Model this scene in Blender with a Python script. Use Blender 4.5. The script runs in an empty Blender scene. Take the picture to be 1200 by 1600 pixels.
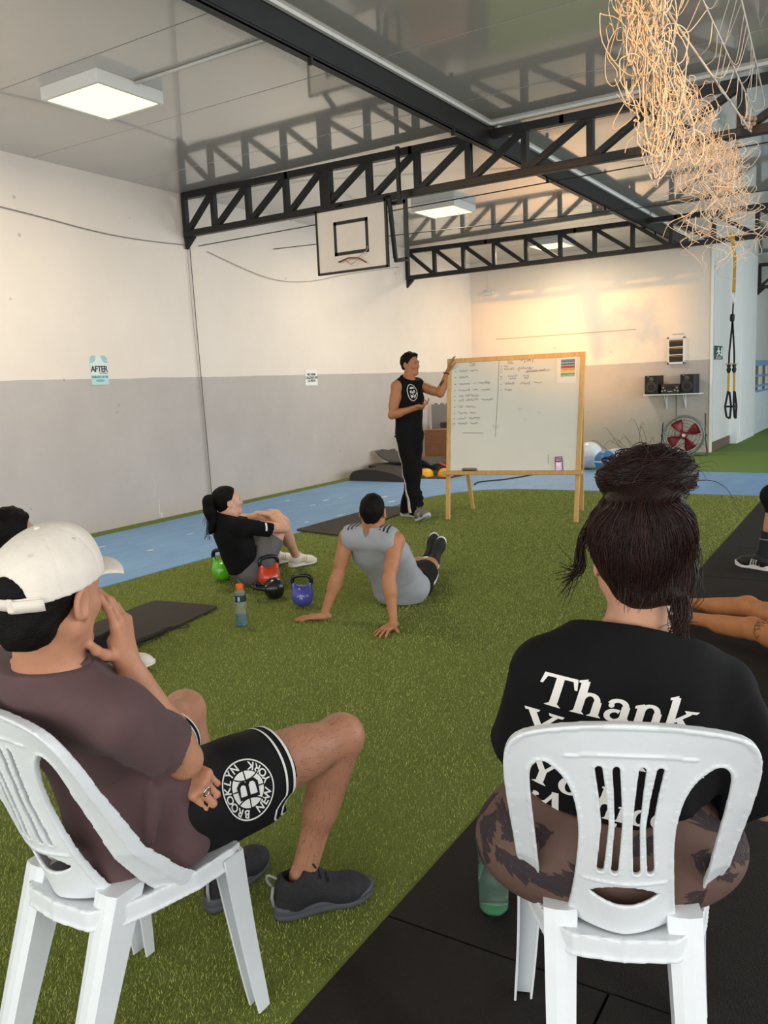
import bpy, bmesh, math, random
import numpy as np
from mathutils import Vector, Matrix
from mathutils.bvhtree import BVHTree

SC = bpy.context.scene
COL = SC.collection
random.seed(7)
RNG = np.random.default_rng(7)
PI = math.pi

# ------------------------------------------------------------------ camera
cam = bpy.data.objects.new('camera', bpy.data.cameras.new('camera'))
COL.objects.link(cam)
SC.camera = cam
F_PX, PITCH, YAW, ROLL = 1304.14, -0.151309, -0.562826, -0.0440287
_r0 = Vector((math.cos(YAW), -math.sin(YAW), 0))
_f = Vector((math.sin(YAW) * math.cos(PITCH), math.cos(YAW) * math.cos(PITCH), math.sin(PITCH)))
_u0 = _r0.cross(_f)
_r = math.cos(ROLL) * _r0 + math.sin(ROLL) * _u0
_u = -math.sin(ROLL) * _r0 + math.cos(ROLL) * _u0
cam.matrix_world = Matrix(((_r.x, _u.x, -_f.x, 0), (_r.y, _u.y, -_f.y, 0), (_r.z, _u.z, -_f.z, 1.5), (0, 0, 0, 1)))
cam.data.sensor_fit = 'VERTICAL'
cam.data.sensor_height = 36.0
cam.data.lens = F_PX * 36.0 / 1600.0
cam.data.clip_start = 0.05

# ------------------------------------------------------------------ light
world = bpy.data.worlds.new('sky')
SC.world = world
world.use_nodes = True
_bg = world.node_tree.nodes['Background']
_bg.inputs[0].default_value = (0.80, 0.90, 1.0, 1)
_bg.inputs[1].default_value = 0.95


def area_light(name, loc, aim, size, size_y, power, color):
    d = bpy.data.lights.new(name, 'AREA')
    d.shape = 'RECTANGLE'
    d.size, d.size_y, d.energy, d.color = size, size_y, power, color
    o = bpy.data.objects.new(name, d)
    COL.objects.link(o)
    o.location = loc
    o.rotation_euler = (Vector(aim) - Vector(loc)).to_track_quat('-Z', 'Y').to_euler()
    return o


# daylight through the wide doors of the right side and of the end behind the camera
area_light('door_daylight', (6.2, 12.5, 1.9), (-3.0, 11.0, 0.8), 9.0, 3.4, 520, (0.90, 0.96, 1.0))
area_light('side_daylight', (6.2, 3.0, 2.0), (-4.0, 4.5, 1.4), 9.0, 3.4, 330, (1.0, 0.97, 0.92))
area_light('rear_daylight', (-1.5, -4.4, 2.2), (-4.0, 8.0, 1.8), 10.0, 3.2, 330, (1.0, 0.95, 0.88))


def spot(name, loc, aim, power, color, cone, blend, radius=0.1):
    d = bpy.data.lights.new(name, 'SPOT')
    d.energy, d.color, d.spot_size, d.spot_blend, d.shadow_soft_size = power, color, cone, blend, radius
    o = bpy.data.objects.new(name, d)
    COL.objects.link(o)
    o.location = loc
    o.rotation_euler = (Vector(aim) - Vector(loc)).to_track_quat('-Z', 'Y').to_euler()


# low evening sun that slips in under the eaves behind the camera: it grazes the net and the back wall
spot('evening_sun', (7.3, -19.4, 4.35), (-5.6, 16.2, 2.65), 47000, (1.0, 0.46, 0.11), math.radians(7.5), 1.0, 0.12)

vs = SC.view_settings
vs.view_transform = 'Standard'
vs.look = 'None'
vs.gamma = 1.0
vs.use_curve_mapping = False
vs.exposure = 0.06


# ------------------------------------------------------------------ materials
def lin(h):
    h = h.lstrip('#')
    v = [int(h[i:i + 2], 16) / 255 for i in (0, 2, 4)]
    return tuple(c / 12.92 if c <= 0.04045 else ((c + 0.055) / 1.055) ** 2.4 for c in v) + (1.0,)


_mats = {}


def M(name, col, rough=0.6, metal=0.0, vary=0.0, scale=20.0, bump=0.0, bscale=None, spec=0.5, coat=0.0,
      trans=0.0, ior=1.45, emit=None, estr=0.0, stretch=None, sss=0.0, sheen=0.0, col2=None, detail=4.0):
    """principled material: base colour broken up by noise, plus fine bump"""
    if name in _mats:
        return _mats[name]
    m = bpy.data.materials.new(name)
    m.use_nodes = True
    nt = m.node_tree
    b = nt.nodes['Principled BSDF']
    c = lin(col) if isinstance(col, str) else col
    b.inputs['Base Color'].default_value = c
    b.inputs['Roughness'].default_value = rough
    b.inputs['Metallic'].default_value = metal
    b.inputs['Specular IOR Level'].default_value = spec
    b.inputs['Coat Weight'].default_value = coat
    b.inputs['Transmission Weight'].default_value = trans
    b.inputs['IOR'].default_value = ior
    if sss:
        b.inputs['Subsurface Weight'].default_value = sss
        b.inputs['Subsurface Radius'].default_value = (0.012, 0.005, 0.003)
        b.inputs['Subsurface Scale'].default_value = 0.6
    if sheen:
        b.inputs['Sheen Weight'].default_value = sheen
    if emit:
        b.inputs['Emission Color'].default_value = lin(emit)
        b.inputs['Emission Strength'].default_value = estr
    if vary or bump or col2:
        tc = nt.nodes.new('ShaderNodeTexCoord')
        mp = nt.nodes.new('ShaderNodeMapping')
        if stretch:
            mp.inputs['Scale'].default_value = stretch
        nt.links.new(tc.outputs['Object'], mp.inputs[0])
    if vary or col2:
        n = nt.nodes.new('ShaderNodeTexNoise')
        n.inputs['Scale'].default_value = scale
        n.inputs['Detail'].default_value = detail
        n.inputs['Roughness'].default_value = 0.65
        nt.links.new(mp.outputs[0], n.inputs[0])
        r = nt.nodes.new('ShaderNodeValToRGB')
        r.color_ramp.elements[0].position = 0.3
        r.color_ramp.elements[1].position = 0.7
        if col2:
            r.color_ramp.elements[0].color = c
            r.color_ramp.elements[1].color = lin(col2)
        else:
            r.color_ramp.elements[0].color = tuple(x * (1 - vary) for x in c[:3]) + (1,)
            r.color_ramp.elements[1].color = tuple(min(1, x * (1 + vary)) for x in c[:3]) + (1,)
        nt.links.new(n.outputs[0], r.inputs[0])
        nt.links.new(r.outputs[0], b.inputs['Base Color'])
    if bump:
        n2 = nt.nodes.new('ShaderNodeTexNoise')
        n2.inputs['Scale'].default_value = bscale or scale * 3
        n2.inputs['Detail'].default_value = 3
        nt.links.new(mp.outputs[0], n2.inputs[0])
        bp = nt.nodes.new('ShaderNodeBump')
        bp.inputs['Strength'].default_value = bump
        bp.inputs['Distance'].default_value = 0.01
        nt.links.new(n2.outputs[0], bp.inputs['Height'])
        nt.links.new(bp.outputs[0], b.inputs['Normal'])
    _mats[name] = m
    return m


def wall_material(name, top, low, z0):
    """two coats of wall paint meeting at a hand-cut line, with scuffs and a slightly lumpy render"""
    m = bpy.data.materials.new(name)
    m.use_nodes = True
    nt = m.node_tree
    b = nt.nodes['Principled BSDF']
    b.inputs['Roughness'].default_value = 0.62
    b.inputs['Specular IOR Level'].default_value = 0.3
    geo = nt.nodes.new('ShaderNodeNewGeometry')
    sep = nt.nodes.new('ShaderNodeSeparateXYZ')
    nt.links.new(geo.outputs['Position'], sep.inputs[0])
    nz = nt.nodes.new('ShaderNodeTexNoise')
    nz.inputs['Scale'].default_value = 1.6
    nt.links.new(geo.outputs['Position'], nz.inputs[0])
    ma = nt.nodes.new('ShaderNodeMath')
    ma.operation = 'MULTIPLY_ADD'
    ma.inputs[1].default_value = 0.03
    nt.links.new(nz.outputs[0], ma.inputs[0])
    nt.links.new(sep.outputs[2], ma.inputs[2])
    gt = nt.nodes.new('ShaderNodeMath')
    gt.operation = 'GREATER_THAN'
    gt.inputs[1].default_value = z0 + 0.015
    nt.links.new(ma.outputs[0], gt.inputs[0])
    mix = nt.nodes.new('ShaderNodeMix')
    mix.data_type = 'RGBA'
    nt.links.new(gt.outputs[0], mix.inputs[0])

    def blot(col, amt, sc):
        n = nt.nodes.new('ShaderNodeTexNoise')
        n.inputs['Scale'].default_value = sc
        n.inputs['Detail'].default_value = 6
        n.inputs['Roughness'].default_value = 0.7
        nt.links.new(geo.outputs['Position'], n.inputs[0])
        r = nt.nodes.new('ShaderNodeValToRGB')
        r.color_ramp.elements[0].position = 0.35
        r.color_ramp.elements[1].position = 0.62
        c = lin(col)
        r.color_ramp.elements[0].color = tuple(x * (1 - amt) for x in c[:3]) + (1,)
        r.color_ramp.elements[1].color = c
        nt.links.new(n.outputs[0], r.inputs[0])
        return r
    a = blot(low, 0.09, 1.1)
    t = blot(top, 0.05, 0.9)
    nt.links.new(a.outputs[0], mix.inputs[6])
    nt.links.new(t.outputs[0], mix.inputs[7])
    # small chips and scuffs
    v = nt.nodes.new('ShaderNodeTexVoronoi')
    v.inputs['Scale'].default_value = 2.3
    nt.links.new(geo.outputs['Position'], v.inputs[0])
    lt = nt.nodes.new('ShaderNodeMath')
    lt.operation = 'LESS_THAN'
    lt.inputs[1].default_value = 0.045
    nt.links.new(v.outputs['Distance'], lt.inputs[0])
    mx2 = nt.nodes.new('ShaderNodeMix')
    mx2.data_type = 'RGBA'
    sc2 = nt.nodes.new('ShaderNodeMath')
    sc2.operation = 'MULTIPLY'
    sc2.inputs[1].default_value = 0.45
    nt.links.new(lt.outputs[0], sc2.inputs[0])
    nt.links.new(sc2.outputs[0], mx2.inputs[0])
    nt.links.new(mix.outputs[2], mx2.inputs[6])
    mx2.inputs[7].default_value = lin('8f8780')
    nt.links.new(mx2.outputs[2], b.inputs['Base Color'])
    n3 = nt.nodes.new('ShaderNodeTexNoise')
    n3.inputs['Scale'].default_value = 14
    nt.links.new(geo.outputs['Position'], n3.inputs[0])
    bp = nt.nodes.new('ShaderNodeBump')
    bp.inputs['Strength'].default_value = 0.12
    bp.inputs['Distance'].default_value = 0.02
    nt.links.new(n3.outputs[0], bp.inputs['Height'])
    nt.links.new(bp.outputs[0], b.inputs['Normal'])
    return m


# ------------------------------------------------------------------ object helpers
def thing(name, label, cat, loc=(0, 0, 0), rotz=0.0, group=None):
    o = bpy.data.objects.new(name, None)
    COL.objects.link(o)
    o.empty_display_size = 0.05
    o.location = loc
    o.rotation_euler = (0, 0, rotz)
    o['label'] = label
    o['category'] = cat
    if group:
        o['group'] = group
    return o


def tag(o, label, cat, group=None, kind=None):
    o['label'] = label
    o['category'] = cat
    if group:
        o['group'] = group
    if kind:
        o['kind'] = kind
    return o


def link(name, me, mat=None, parent=None, label=None, smooth=None, shift=False):
    """one mesh object; shift: the mesh is in world space and the parent stands unrotated at its own place"""
    if shift and parent is not None:
        p = parent
        off = Vector((0, 0, 0))
        while p is not None:
            off += p.location
            p = p.parent
        me.transform(Matrix.Translation(-off))
    o = bpy.data.objects.new(name, me)
    COL.objects.link(o)
    if mat is not None:
        me.materials.append(mat)
    if parent is not None:
        o.parent = parent
    if label:
        o['label'] = label
    if smooth is not None:
        me.polygons.foreach_set('use_smooth', [smooth] * len(me.polygons))
    return o


def struct(o):
    o['kind'] = 'structure'
    return o


def from_bm(bm, name='m'):
    me = bpy.data.meshes.new(name)
    bmesh.ops.recalc_face_normals(bm, faces=bm.faces)
    bm.to_mesh(me)
    bm.free()
    return me


def pydata(v, f):
    me = bpy.data.meshes.new('m')
    me.from_pydata([tuple(map(float, p)) for p in v], [], [tuple(int(i) for i in q) for q in f])
    me.update()
    return me


def frame_of(d):
    d = Vector(d).normalized()
    a = Vector((0, 0, 1)) if abs(d.z) < 0.9 else Vector((0, 1, 0))
    x = d.cross(a).normalized()
    return x, x.cross(d).normalized() * -1, d


def add_box(bm, c, s, rot=None, bev=0.0, seg=1):
    """box centred on c with full sizes s; rot: 3x3 matrix"""
    m = Matrix.Translation(Vector(c)) @ ((rot or Matrix.Identity(3)).to_4x4()) @ Matrix.Diagonal((s[0], s[1], s[2], 1))
    g = bmesh.ops.create_cube(bm, size=1.0, matrix=m)
    if bev:
        es = list({e for v in g['verts'] for e in v.link_edges})
        bmesh.ops.bevel(bm, geom=es, offset=bev, segments=seg, affect='EDGES', profile=0.6)


def box(name, c, s, mat, parent=None, rot=None, bev=0.0, seg=1, label=None):
    bm = bmesh.new()
    add_box(bm, c, s, rot, bev, seg)
    return link(name, from_bm(bm), mat, parent, label)


def beam_between(bm, a, b, w, h, up=(0, 0, 1), bev=0.0):
    a, b = Vector(a), Vector(b)
    d = (b - a)
    L = d.length
    d.normalize()
    x = d.cross(Vector(up))
    if x.length < 1e-4:
        x = d.cross(Vector((0, 1, 0)))
    x.normalize()
    z = x.cross(d)
    add_box(bm, (a + b) / 2, (w, L, h), Matrix((x, d, z)).transposed(), bev)


def add_tube(bm, pts, r, n=6, cap=True, closed=False):
    pts = [Vector(p) for p in pts]
    N = len(pts)
    rs = r if isinstance(r, (list, tuple)) else [r] * N
    rings = []
    prev = None
    for i, p in enumerate(pts):
        if closed:
            d = pts[(i + 1) % N] - pts[i - 1]
        else:
            d = pts[min(i + 1, N - 1)] - pts[max(i - 1, 0)]
        d.normalize()
        if prev is None:
            x, _, _ = frame_of(d)
        else:
            x = prev - d * prev.dot(d)
            if x.length < 1e-5:
                x, _, _ = frame_of(d)
            x.normalize()
        prev = x
        y = d.cross(x)
        rings.append([bm.verts.new(p + (x * math.cos(2 * PI * k / n) + y * math.sin(2 * PI * k / n)) * rs[i]) for k in range(n)])
    for i in range(N if closed else N - 1):
        A, B = rings[i], rings[(i + 1) % N]
        for k in range(n):
            bm.faces.new((A[k], A[(k + 1) % n], B[(k + 1) % n], B[k]))
    if cap and not closed:
        bm.faces.new(rings[0][::-1])
        bm.faces.new(rings[-1])


def tube(name, pts, r, mat, parent=None, n=6, closed=False, label=None, shift=False):
    bm = bmesh.new()
    add_tube(bm, pts, r, n, True, closed)
    return link(name, from_bm(bm), mat, parent, label, True, shift)


def add_lathe(bm, prof, n=24, axis=((0, 0, 0), (0, 0, 1))):
    """profile [(r, h)] turned about the axis"""
    o, d = Vector(axis[0]), Vector(axis[1]).normalized()
    x, y, _ = frame_of(d)
    rings = []
    for r, h in prof:
        if r < 1e-5:
            rings.append([bm.verts.new(o + d * h)])
        else:
            rings.append([bm.verts.new(o + d * h + (x * math.cos(2 * PI * k / n) + y * math.sin(2 * PI * k / n)) * r) for k in range(n)])
    for A, B in zip(rings, rings[1:]):
        if len(A) == 1 and len(B) == 1:
            continue
        for k in range(n):
            k2 = (k + 1) % n
            if len(A) == 1:
                bm.faces.new((A[0], B[k2], B[k]))
            elif len(B) == 1:
                bm.faces.new((A[k], A[k2], B[0]))
            else:
                bm.faces.new((A[k], A[k2], B[k2], B[k]))


def lathe(name, prof, mat, parent=None, n=24, axis=((0, 0, 0), (0, 0, 1)), label=None, smooth=True):
    bm = bmesh.new()
    add_lathe(bm, prof, n, axis)
    return link(name, from_bm(bm), mat, parent, label, smooth)


def add_loft(bm, secs, cap=True):
    rings = [[bm.verts.new(Vector(p)) for p in s] for s in secs]
    n = len(rings[0])
    for A, B in zip(rings, rings[1:]):
        for k in range(n):
            bm.faces.new((A[k], A[(k + 1) % n], B[(k + 1) % n], B[k]))
    if cap:
        bm.faces.new(rings[0][::-1])
        bm.faces.new(rings[-1])


def prism(name, poly, z0, z1, mat, parent=None):
    bm = bmesh.new()
    add_loft(bm, [[(x, y, z0) for x, y in poly], [(x, y, z1) for x, y in poly]])
    return link(name, from_bm(bm), mat, parent)


def spline(pts, n=8, closed=False):
    """Catmull-Rom through the points"""
    P = [Vector(p) for p in pts]
    N = len(P)
    out = []
    for i in range(N if closed else N - 1):
        if closed:
            a, b, c, d = P[i - 1], P[i], P[(i + 1) % N], P[(i + 2) % N]
        else:
            a, b, c, d = P[max(i - 1, 0)], P[i], P[i + 1], P[min(i + 2, N - 1)]
        for k in range(n):
            t = k / n
            out.append(0.5 * ((2 * b) + (c - a) * t + (2 * a - 5 * b + 4 * c - d) * t * t + (3 * b - a - 3 * c + d) * t ** 3))
    if not closed:
        out.append(P[-1])
    return out


# flat shapes: text or closed outlines, as (verts2d, faces)
def text2d(s, size=1.0, align='CENTER', spacing=1.0, bold=0.0):
    cu = bpy.data.curves.new('t', 'FONT')
    cu.body = s
    cu.size = size
    cu.align_x = align
    cu.align_y = 'CENTER'
    cu.space_character = spacing
    cu.resolution_u = 3
    cu.offset = bold
    o = bpy.data.objects.new('t', cu)
    COL.objects.link(o)
    bpy.context.view_layer.update()
    me = bpy.data.meshes.new_from_object(o.evaluated_get(bpy.context.evaluated_depsgraph_get()))
    v = [(p.co.x, p.co.y) for p in me.vertices]
    f = [tuple(p.vertices) for p in me.polygons]
    bpy.data.objects.remove(o)
    bpy.data.curves.remove(cu)
    bpy.data.meshes.remove(me)
    return v, f


def poly2d(polys):
    v, f = [], []
    for p in polys:
        f.append(tuple(range(len(v), len(v) + len(p))))
        v += [tuple(q[:2]) for q in p]
    return v, f


def stroke2d(pts, w, closed=False):
    """quads along a polyline; w: one width or one per point"""
    n = len(pts)
    ws = w if isinstance(w, (list, tuple)) else [w] * n
    L, R = [], []
    for i in range(n):
        a = pts[(i - 1) % n] if closed else pts[max(i - 1, 0)]
        b = pts[(i + 1) % n] if closed else pts[min(i + 1, n - 1)]
        dx, dy = b[0] - a[0], b[1] - a[1]
        l = math.hypot(dx, dy) or 1
        nx, ny = -dy / l * ws[i] / 2, dx / l * ws[i] / 2
        L.append((pts[i][0] + nx, pts[i][1] + ny))
        R.append((pts[i][0] - nx, pts[i][1] - ny))
    return [[L[i], L[(i + 1) % n], R[(i + 1) % n], R[i]] for i in range(n if closed else n - 1)]


def ell2d(cx, cy, rx, ry, n=24, a0=0, a1=2 * PI, rot=0):
    out = []
    for k in range(n + 1):
        a = a0 + (a1 - a0) * k / n
        x, y = rx * math.cos(a), ry * math.sin(a)
        out.append((cx + x * math.cos(rot) - y * math.sin(rot), cy + x * math.sin(rot) + y * math.cos(rot)))
    return out


def merge2d(*shapes):
    v, f = [], []
    for s in shapes:
        k = len(v)
        v += list(s[0])
        f += [tuple(i + k for i in q) for q in s[1]]
    return v, f


def move2d(s, dx=0, dy=0, sc=1, rot=0, shear=0):
    c, n = math.cos(rot), math.sin(rot)
    out = []
    for x, y in s[0]:
        x, y = (x + shear * y) * sc, y * sc
        out.append((x * c - y * n + dx, x * n + y * c + dy))
    return out, s[1]


def flat(name, shape, O, U, V, mat, parent=None, off=0.0, label=None):
    """flat print lying on a plane"""
    O, U, V = Vector(O), Vector(U), Vector(V)
    N = U.cross(V).normalized()
    me = pydata([O + U * x + V * y + N * off for x, y in shape[0]], shape[1])
    return link(name, me, mat, parent, label)


def decal(name, shape, O, U, V, bvh, mat, parent=None, off=0.0012, step=0.012, reach=0.25, shift=True, label=None):
    """print that follows a curved surface: cut to a fine grid and dropped on to it along -UxV"""
    O, U, V = Vector(O), Vector(U).normalized(), Vector(V).normalized()
    N = U.cross(V).normalized()
    bm = bmesh.new()
    vs_ = [bm.verts.new((x, y, 0)) for x, y in shape[0]]
    for q in shape[1]:
        try:
            bm.faces.new([vs_[i] for i in q])
        except ValueError:
            pass
    for ax in (0, 1):
        lo = min(v.co[ax] for v in bm.verts)
        hi = max(v.co[ax] for v in bm.verts)
        t = lo + step
        while t < hi:
            no = [0, 0, 0]
            no[ax] = 1
            co = [0, 0, 0]
            co[ax] = t
            bmesh.ops.bisect_plane(bm, geom=bm.verts[:] + bm.edges[:] + bm.faces[:], dist=1e-6, plane_co=co, plane_no=no)
            t += step
    bad = []
    for v in bm.verts:
        P = O + U * v.co.x + V * v.co.y
        h, n, _, _ = bvh.ray_cast(P + N * reach, -N, reach * 2)
        if h is None:
            bad.append(v)
        else:
            if n.dot(N) < 0:
                n = -n
            v.co = h + n * off
    bmesh.ops.delete(bm, geom=bad, context='VERTS')
    me = bpy.data.meshes.new('m')
    bm.to_mesh(me)
    bm.free()
    return link(name, me, mat, parent, label, True, shift)


def bvh_of(o):
    """tree of an object's mesh in world space (unrotated parents)"""
    off = Vector((0, 0, 0))
    p = o
    while p is not None:
        off += p.location
        p = p.parent
    me = o.data
    return BVHTree.FromPolygons([v.co + off for v in me.vertices], [tuple(p.vertices) for p in me.polygons])


def copy_thing(root, loc, rotz, label=None, name=None):
    r = root.copy()
    COL.objects.link(r)
    r.location = loc
    r.rotation_euler = (0, 0, rotz)
    if label:
        r['label'] = label
    for ch in list(root.children):
        c = ch.copy()
        COL.objects.link(c)
        c.parent = r
        for g in ch.children:
            d = g.copy()
            COL.objects.link(d)
            d.parent = c
    return r


# ------------------------------------------------------------------ implicit surfaces (smoothly blended solids)
def A3(p):
    return np.array(p, dtype=np.float32)


class Field:
    def __init__(self):
        self.p = []          # (fn, centre, radius, k, op)
        self.clips = []      # (point, normal): keeps the side against the normal
        self.wr = None       # displacement function of points
        self.slack = 0.0

    def _add(self, fn, c, r, k, op):
        self.p.append((fn, A3(c), float(r), float(k), op))
        return self

    def cone(self, a, b, ra, rb=None, k=0.02, flat=None, op=1, clip=None):
        """tapered limb from a to b; flat=(axis, factor) squashes the section along the axis; clip=[(point, normal)]"""
        a, b = A3(a), A3(b)
        rb = ra if rb is None else rb
        ba = b - a
        l2 = float(ba @ ba) + 1e-12
        ax, fa = (None, 1.0) if flat is None else (A3(flat[0]) / np.linalg.norm(A3(flat[0])), flat[1])
        cl = [(A3(p), A3(n) / np.linalg.norm(A3(n))) for p, n in (clip or [])]

        def fn(P):
            pa = P - a
            h = np.clip((pa @ ba) / l2, 0, 1)
            q = pa - h[:, None] * ba
            if ax is not None:
                s = q @ ax
                q = q + (s * (1 / fa - 1))[:, None] * ax
            d = np.sqrt(np.einsum('ij,ij->i', q, q)) - (ra + (rb - ra) * h)
            if fa < 1:
                d = d * (0.5 + 0.5 * fa)
            for p, n in cl:
                d = np.maximum(d, (P - p) @ n)
            return d
        return self._add(fn, (a + b) / 2, np.sqrt(l2) / 2 + max(ra, rb) * max(1, fa), k, op)

    def ell(self, c, r, axes=None, k=0.02, op=1, clip=None):
        c, r = A3(c), A3(r if hasattr(r, '__len__') else (r, r, r))
        R = np.eye(3, dtype=np.float32) if axes is None else np.stack([A3(x) / np.linalg.norm(A3(x)) for x in axes])
        cl = [(A3(p), A3(n) / np.linalg.norm(A3(n))) for p, n in (clip or [])]

        def fn(P):
            q = (P - c) @ R.T
            k0 = np.sqrt(np.sum((q / r) ** 2, 1))
            k1 = np.sqrt(np.sum((q / (r * r)) ** 2, 1)) + 1e-9
            d = np.where(k0 < 0.05, -float(r.min()), k0 * (k0 - 1) / k1)
            for p, n in cl:
                d = np.maximum(d, (P - p) @ n)
            return d
        return self._add(fn, c, float(r.max()), k, op)

    def rbox(self, c, h, axes=None, rr=0.01, k=0.01, op=1):
        c, h = A3(c), A3(h)
        R = np.eye(3, dtype=np.float32) if axes is None else np.stack([A3(x) / np.linalg.norm(A3(x)) for x in axes])

        def fn(P):
            q = np.abs((P - c) @ R.T) - (h - rr)
            return np.linalg.norm(np.maximum(q, 0), axis=1) + np.minimum(q.max(1), 0) - rr
        return self._add(fn, c, float(np.linalg.norm(h)), k, op)

    def fn(self, f, c, r, k=0.0, op=1):
        return self._add(f, c, r, k, op)

    def ev(self, P, prims):
        d = None
        for fn, c, r, k, op in prims:
            e = fn(P)
            if op > 0:
                if d is None:
                    d = e
                elif k > 0:
                    h = np.maximum(k - np.abs(d - e), 0) / k
                    d = np.minimum(d, e) - h * h * (k / 4)
                else:
                    d = np.minimum(d, e)
            elif d is not None:
                e = -e
                if k > 0:
                    h = np.maximum(k - np.abs(d - e), 0) / k
                    d = np.maximum(d, e) + h * h * (k / 4)
                else:
                    d = np.maximum(d, e)
        if d is None:
            return np.full(len(P), 1.0, np.float32)
        return d

    def post(self, P, d):
        if self.wr is not None:
            d = d + self.wr(P)
        for p, n in self.clips:
            d = np.maximum(d, (P - p) @ n)
        return d

    def clip(self, p, n):
        n = A3(n)
        self.clips.append((A3(p), n / np.linalg.norm(n)))
        return self

    def mesh(self, res, bs=16, relax=0):
        adds = [q for q in self.p if q[4] > 0]
        lo = np.min([q[1] - q[2] for q in adds], 0) - 0.03
        hi = np.max([q[1] + q[2] for q in adds], 0) + 0.03
        B = res * bs
        nb = np.ceil((hi - lo) / B).astype(int)
        gi = np.stack(np.meshgrid(*[np.arange(n) for n in nb], indexing='ij'), -1).reshape(-1, 3)
        cen = (lo + (gi + 0.5) * B).astype(np.float32)
        hd = B * 0.87
        d = self.post(cen, self.ev(cen, self.p)) if len(cen) else np.zeros(0)
        act = np.abs(d) < hd * 1.45 + 0.02 + self.slack
        g = np.stack(np.meshgrid(*[np.arange(bs + 1)] * 3, indexing='ij'), -1).reshape(-1, 3)
        DIM = (nb * bs + 4).astype(np.int64)
        Vs, Ks, Es = [], [], []
        n1 = bs + 1
        for b in np.nonzero(act)[0]:
            c = cen[b]
            pr = [q for q in self.p if np.linalg.norm(q[1] - c) < q[2] + hd + 0.06]
            if not any(q[4] > 0 for q in pr):
                continue
            base = gi[b] * bs
            P = (lo + (base + g) * res).astype(np.float32)
            D = self.post(P, self.ev(P, pr)).reshape(n1, n1, n1)
            S = D < 0
            if S.all() or not S.any():
                continue
            cnt = np.zeros((bs, bs, bs), np.int8)
            for i in (0, 1):
                for j in (0, 1):
                    for k in (0, 1):
                        cnt += S[i:i + bs, j:j + bs, k:k + bs]
            ijk = np.argwhere((cnt > 0) & (cnt < 8))
            if len(ijk):
                pos = np.zeros((len(ijk), 3))
                num = np.zeros(len(ijk))
                for ax in range(3):
                    o1, o2 = [x for x in range(3) if x != ax]
                    for i in (0, 1):
                        for j in (0, 1):
                            c0 = ijk.copy()
                            c0[:, o1] += i
                            c0[:, o2] += j
                            c1 = c0.copy()
                            c1[:, ax] += 1
                            d0 = D[c0[:, 0], c0[:, 1], c0[:, 2]]
                            d1 = D[c1[:, 0], c1[:, 1], c1[:, 2]]
                            cr = (d0 < 0) != (d1 < 0)
                            t = np.where(cr, d0 / np.where(cr, d0 - d1, 1), 0)
                            q = c0.astype(float)
                            q[:, ax] += t
                            pos += q * cr[:, None]
                            num += cr
                Vs.append(lo + (base + pos / num[:, None]) * res)
                G = (ijk + base).astype(np.int64) + 1
                Ks.append((G[:, 0] * DIM[1] + G[:, 1]) * DIM[2] + G[:, 2])
            for ax in range(3):
                s0 = S[:bs, :bs, :bs]
                sl = [slice(0, bs)] * 3
                sl[ax] = slice(1, bs + 1)
                s1 = S[tuple(sl)]
                e = np.argwhere(s0 != s1)
                if len(e):
                    Es.append(np.concatenate([e + base + 1, np.full((len(e), 1), ax), s0[e[:, 0], e[:, 1], e[:, 2]][:, None]], 1))
        if not Vs:
            return pydata([], [])
        V = np.concatenate(Vs)
        K = np.concatenate(Ks)
        E = np.concatenate(Es).astype(np.int64)
        order = np.argsort(K)
        Ko = K[order]
        quads = []
        for ax in range(3):
            e = E[E[:, 3] == ax]
            o1, o2 = [(1, 2), (2, 0), (0, 1)][ax]
            idx = []
            for da, db in ((-1, -1), (0, -1), (0, 0), (-1, 0)):
                q = e[:, :3].copy()
                q[:, o1] += da
                q[:, o2] += db
                key = (q[:, 0] * DIM[1] + q[:, 1]) * DIM[2] + q[:, 2]
                j = np.clip(np.searchsorted(Ko, key), 0, len(Ko) - 1)
                idx.append(np.where(Ko[j] == key, order[j], -1))
            Q = np.stack(idx, 1)
            inside = e[:, 4] == 1
            Q = np.where(inside[:, None], Q, Q[:, ::-1])
            quads.append(Q[(Q >= 0).all(1)])
        Q = np.concatenate(quads)
        if relax:
            E2 = np.concatenate([Q[:, [0, 1]], Q[:, [1, 2]], Q[:, [2, 3]], Q[:, [3, 0]]])
            n_ = np.bincount(E2[:, 0], minlength=len(V)) + np.bincount(E2[:, 1], minlength=len(V))
            for it in range(relax * 2):
                acc = np.stack([np.bincount(E2[:, 0], V[E2[:, 1], k], len(V)) + np.bincount(E2[:, 1], V[E2[:, 0], k], len(V)) for k in range(3)], 1)
                V = V + (0.55 if it % 2 == 0 else -0.50) * (acc / np.maximum(n_, 1)[:, None] - V)
        me = bpy.data.meshes.new('m')
        me.vertices.add(len(V))
        me.vertices.foreach_set('co', V.astype(np.float32).ravel())
        me.loops.add(len(Q) * 4)
        me.loops.foreach_set('vertex_index', Q.astype(np.int32).ravel())
        me.polygons.add(len(Q))
        me.polygons.foreach_set('loop_start', np.arange(0, len(Q) * 4, 4, dtype=np.int32))
        me.update(calc_edges=True)
        me.polygons.foreach_set('use_smooth', np.ones(len(Q), bool))
        return me

    def obj(self, name, res, mat, parent, label=None):
        return link(name, self.mesh(res), mat, parent, label, True, True)


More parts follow.
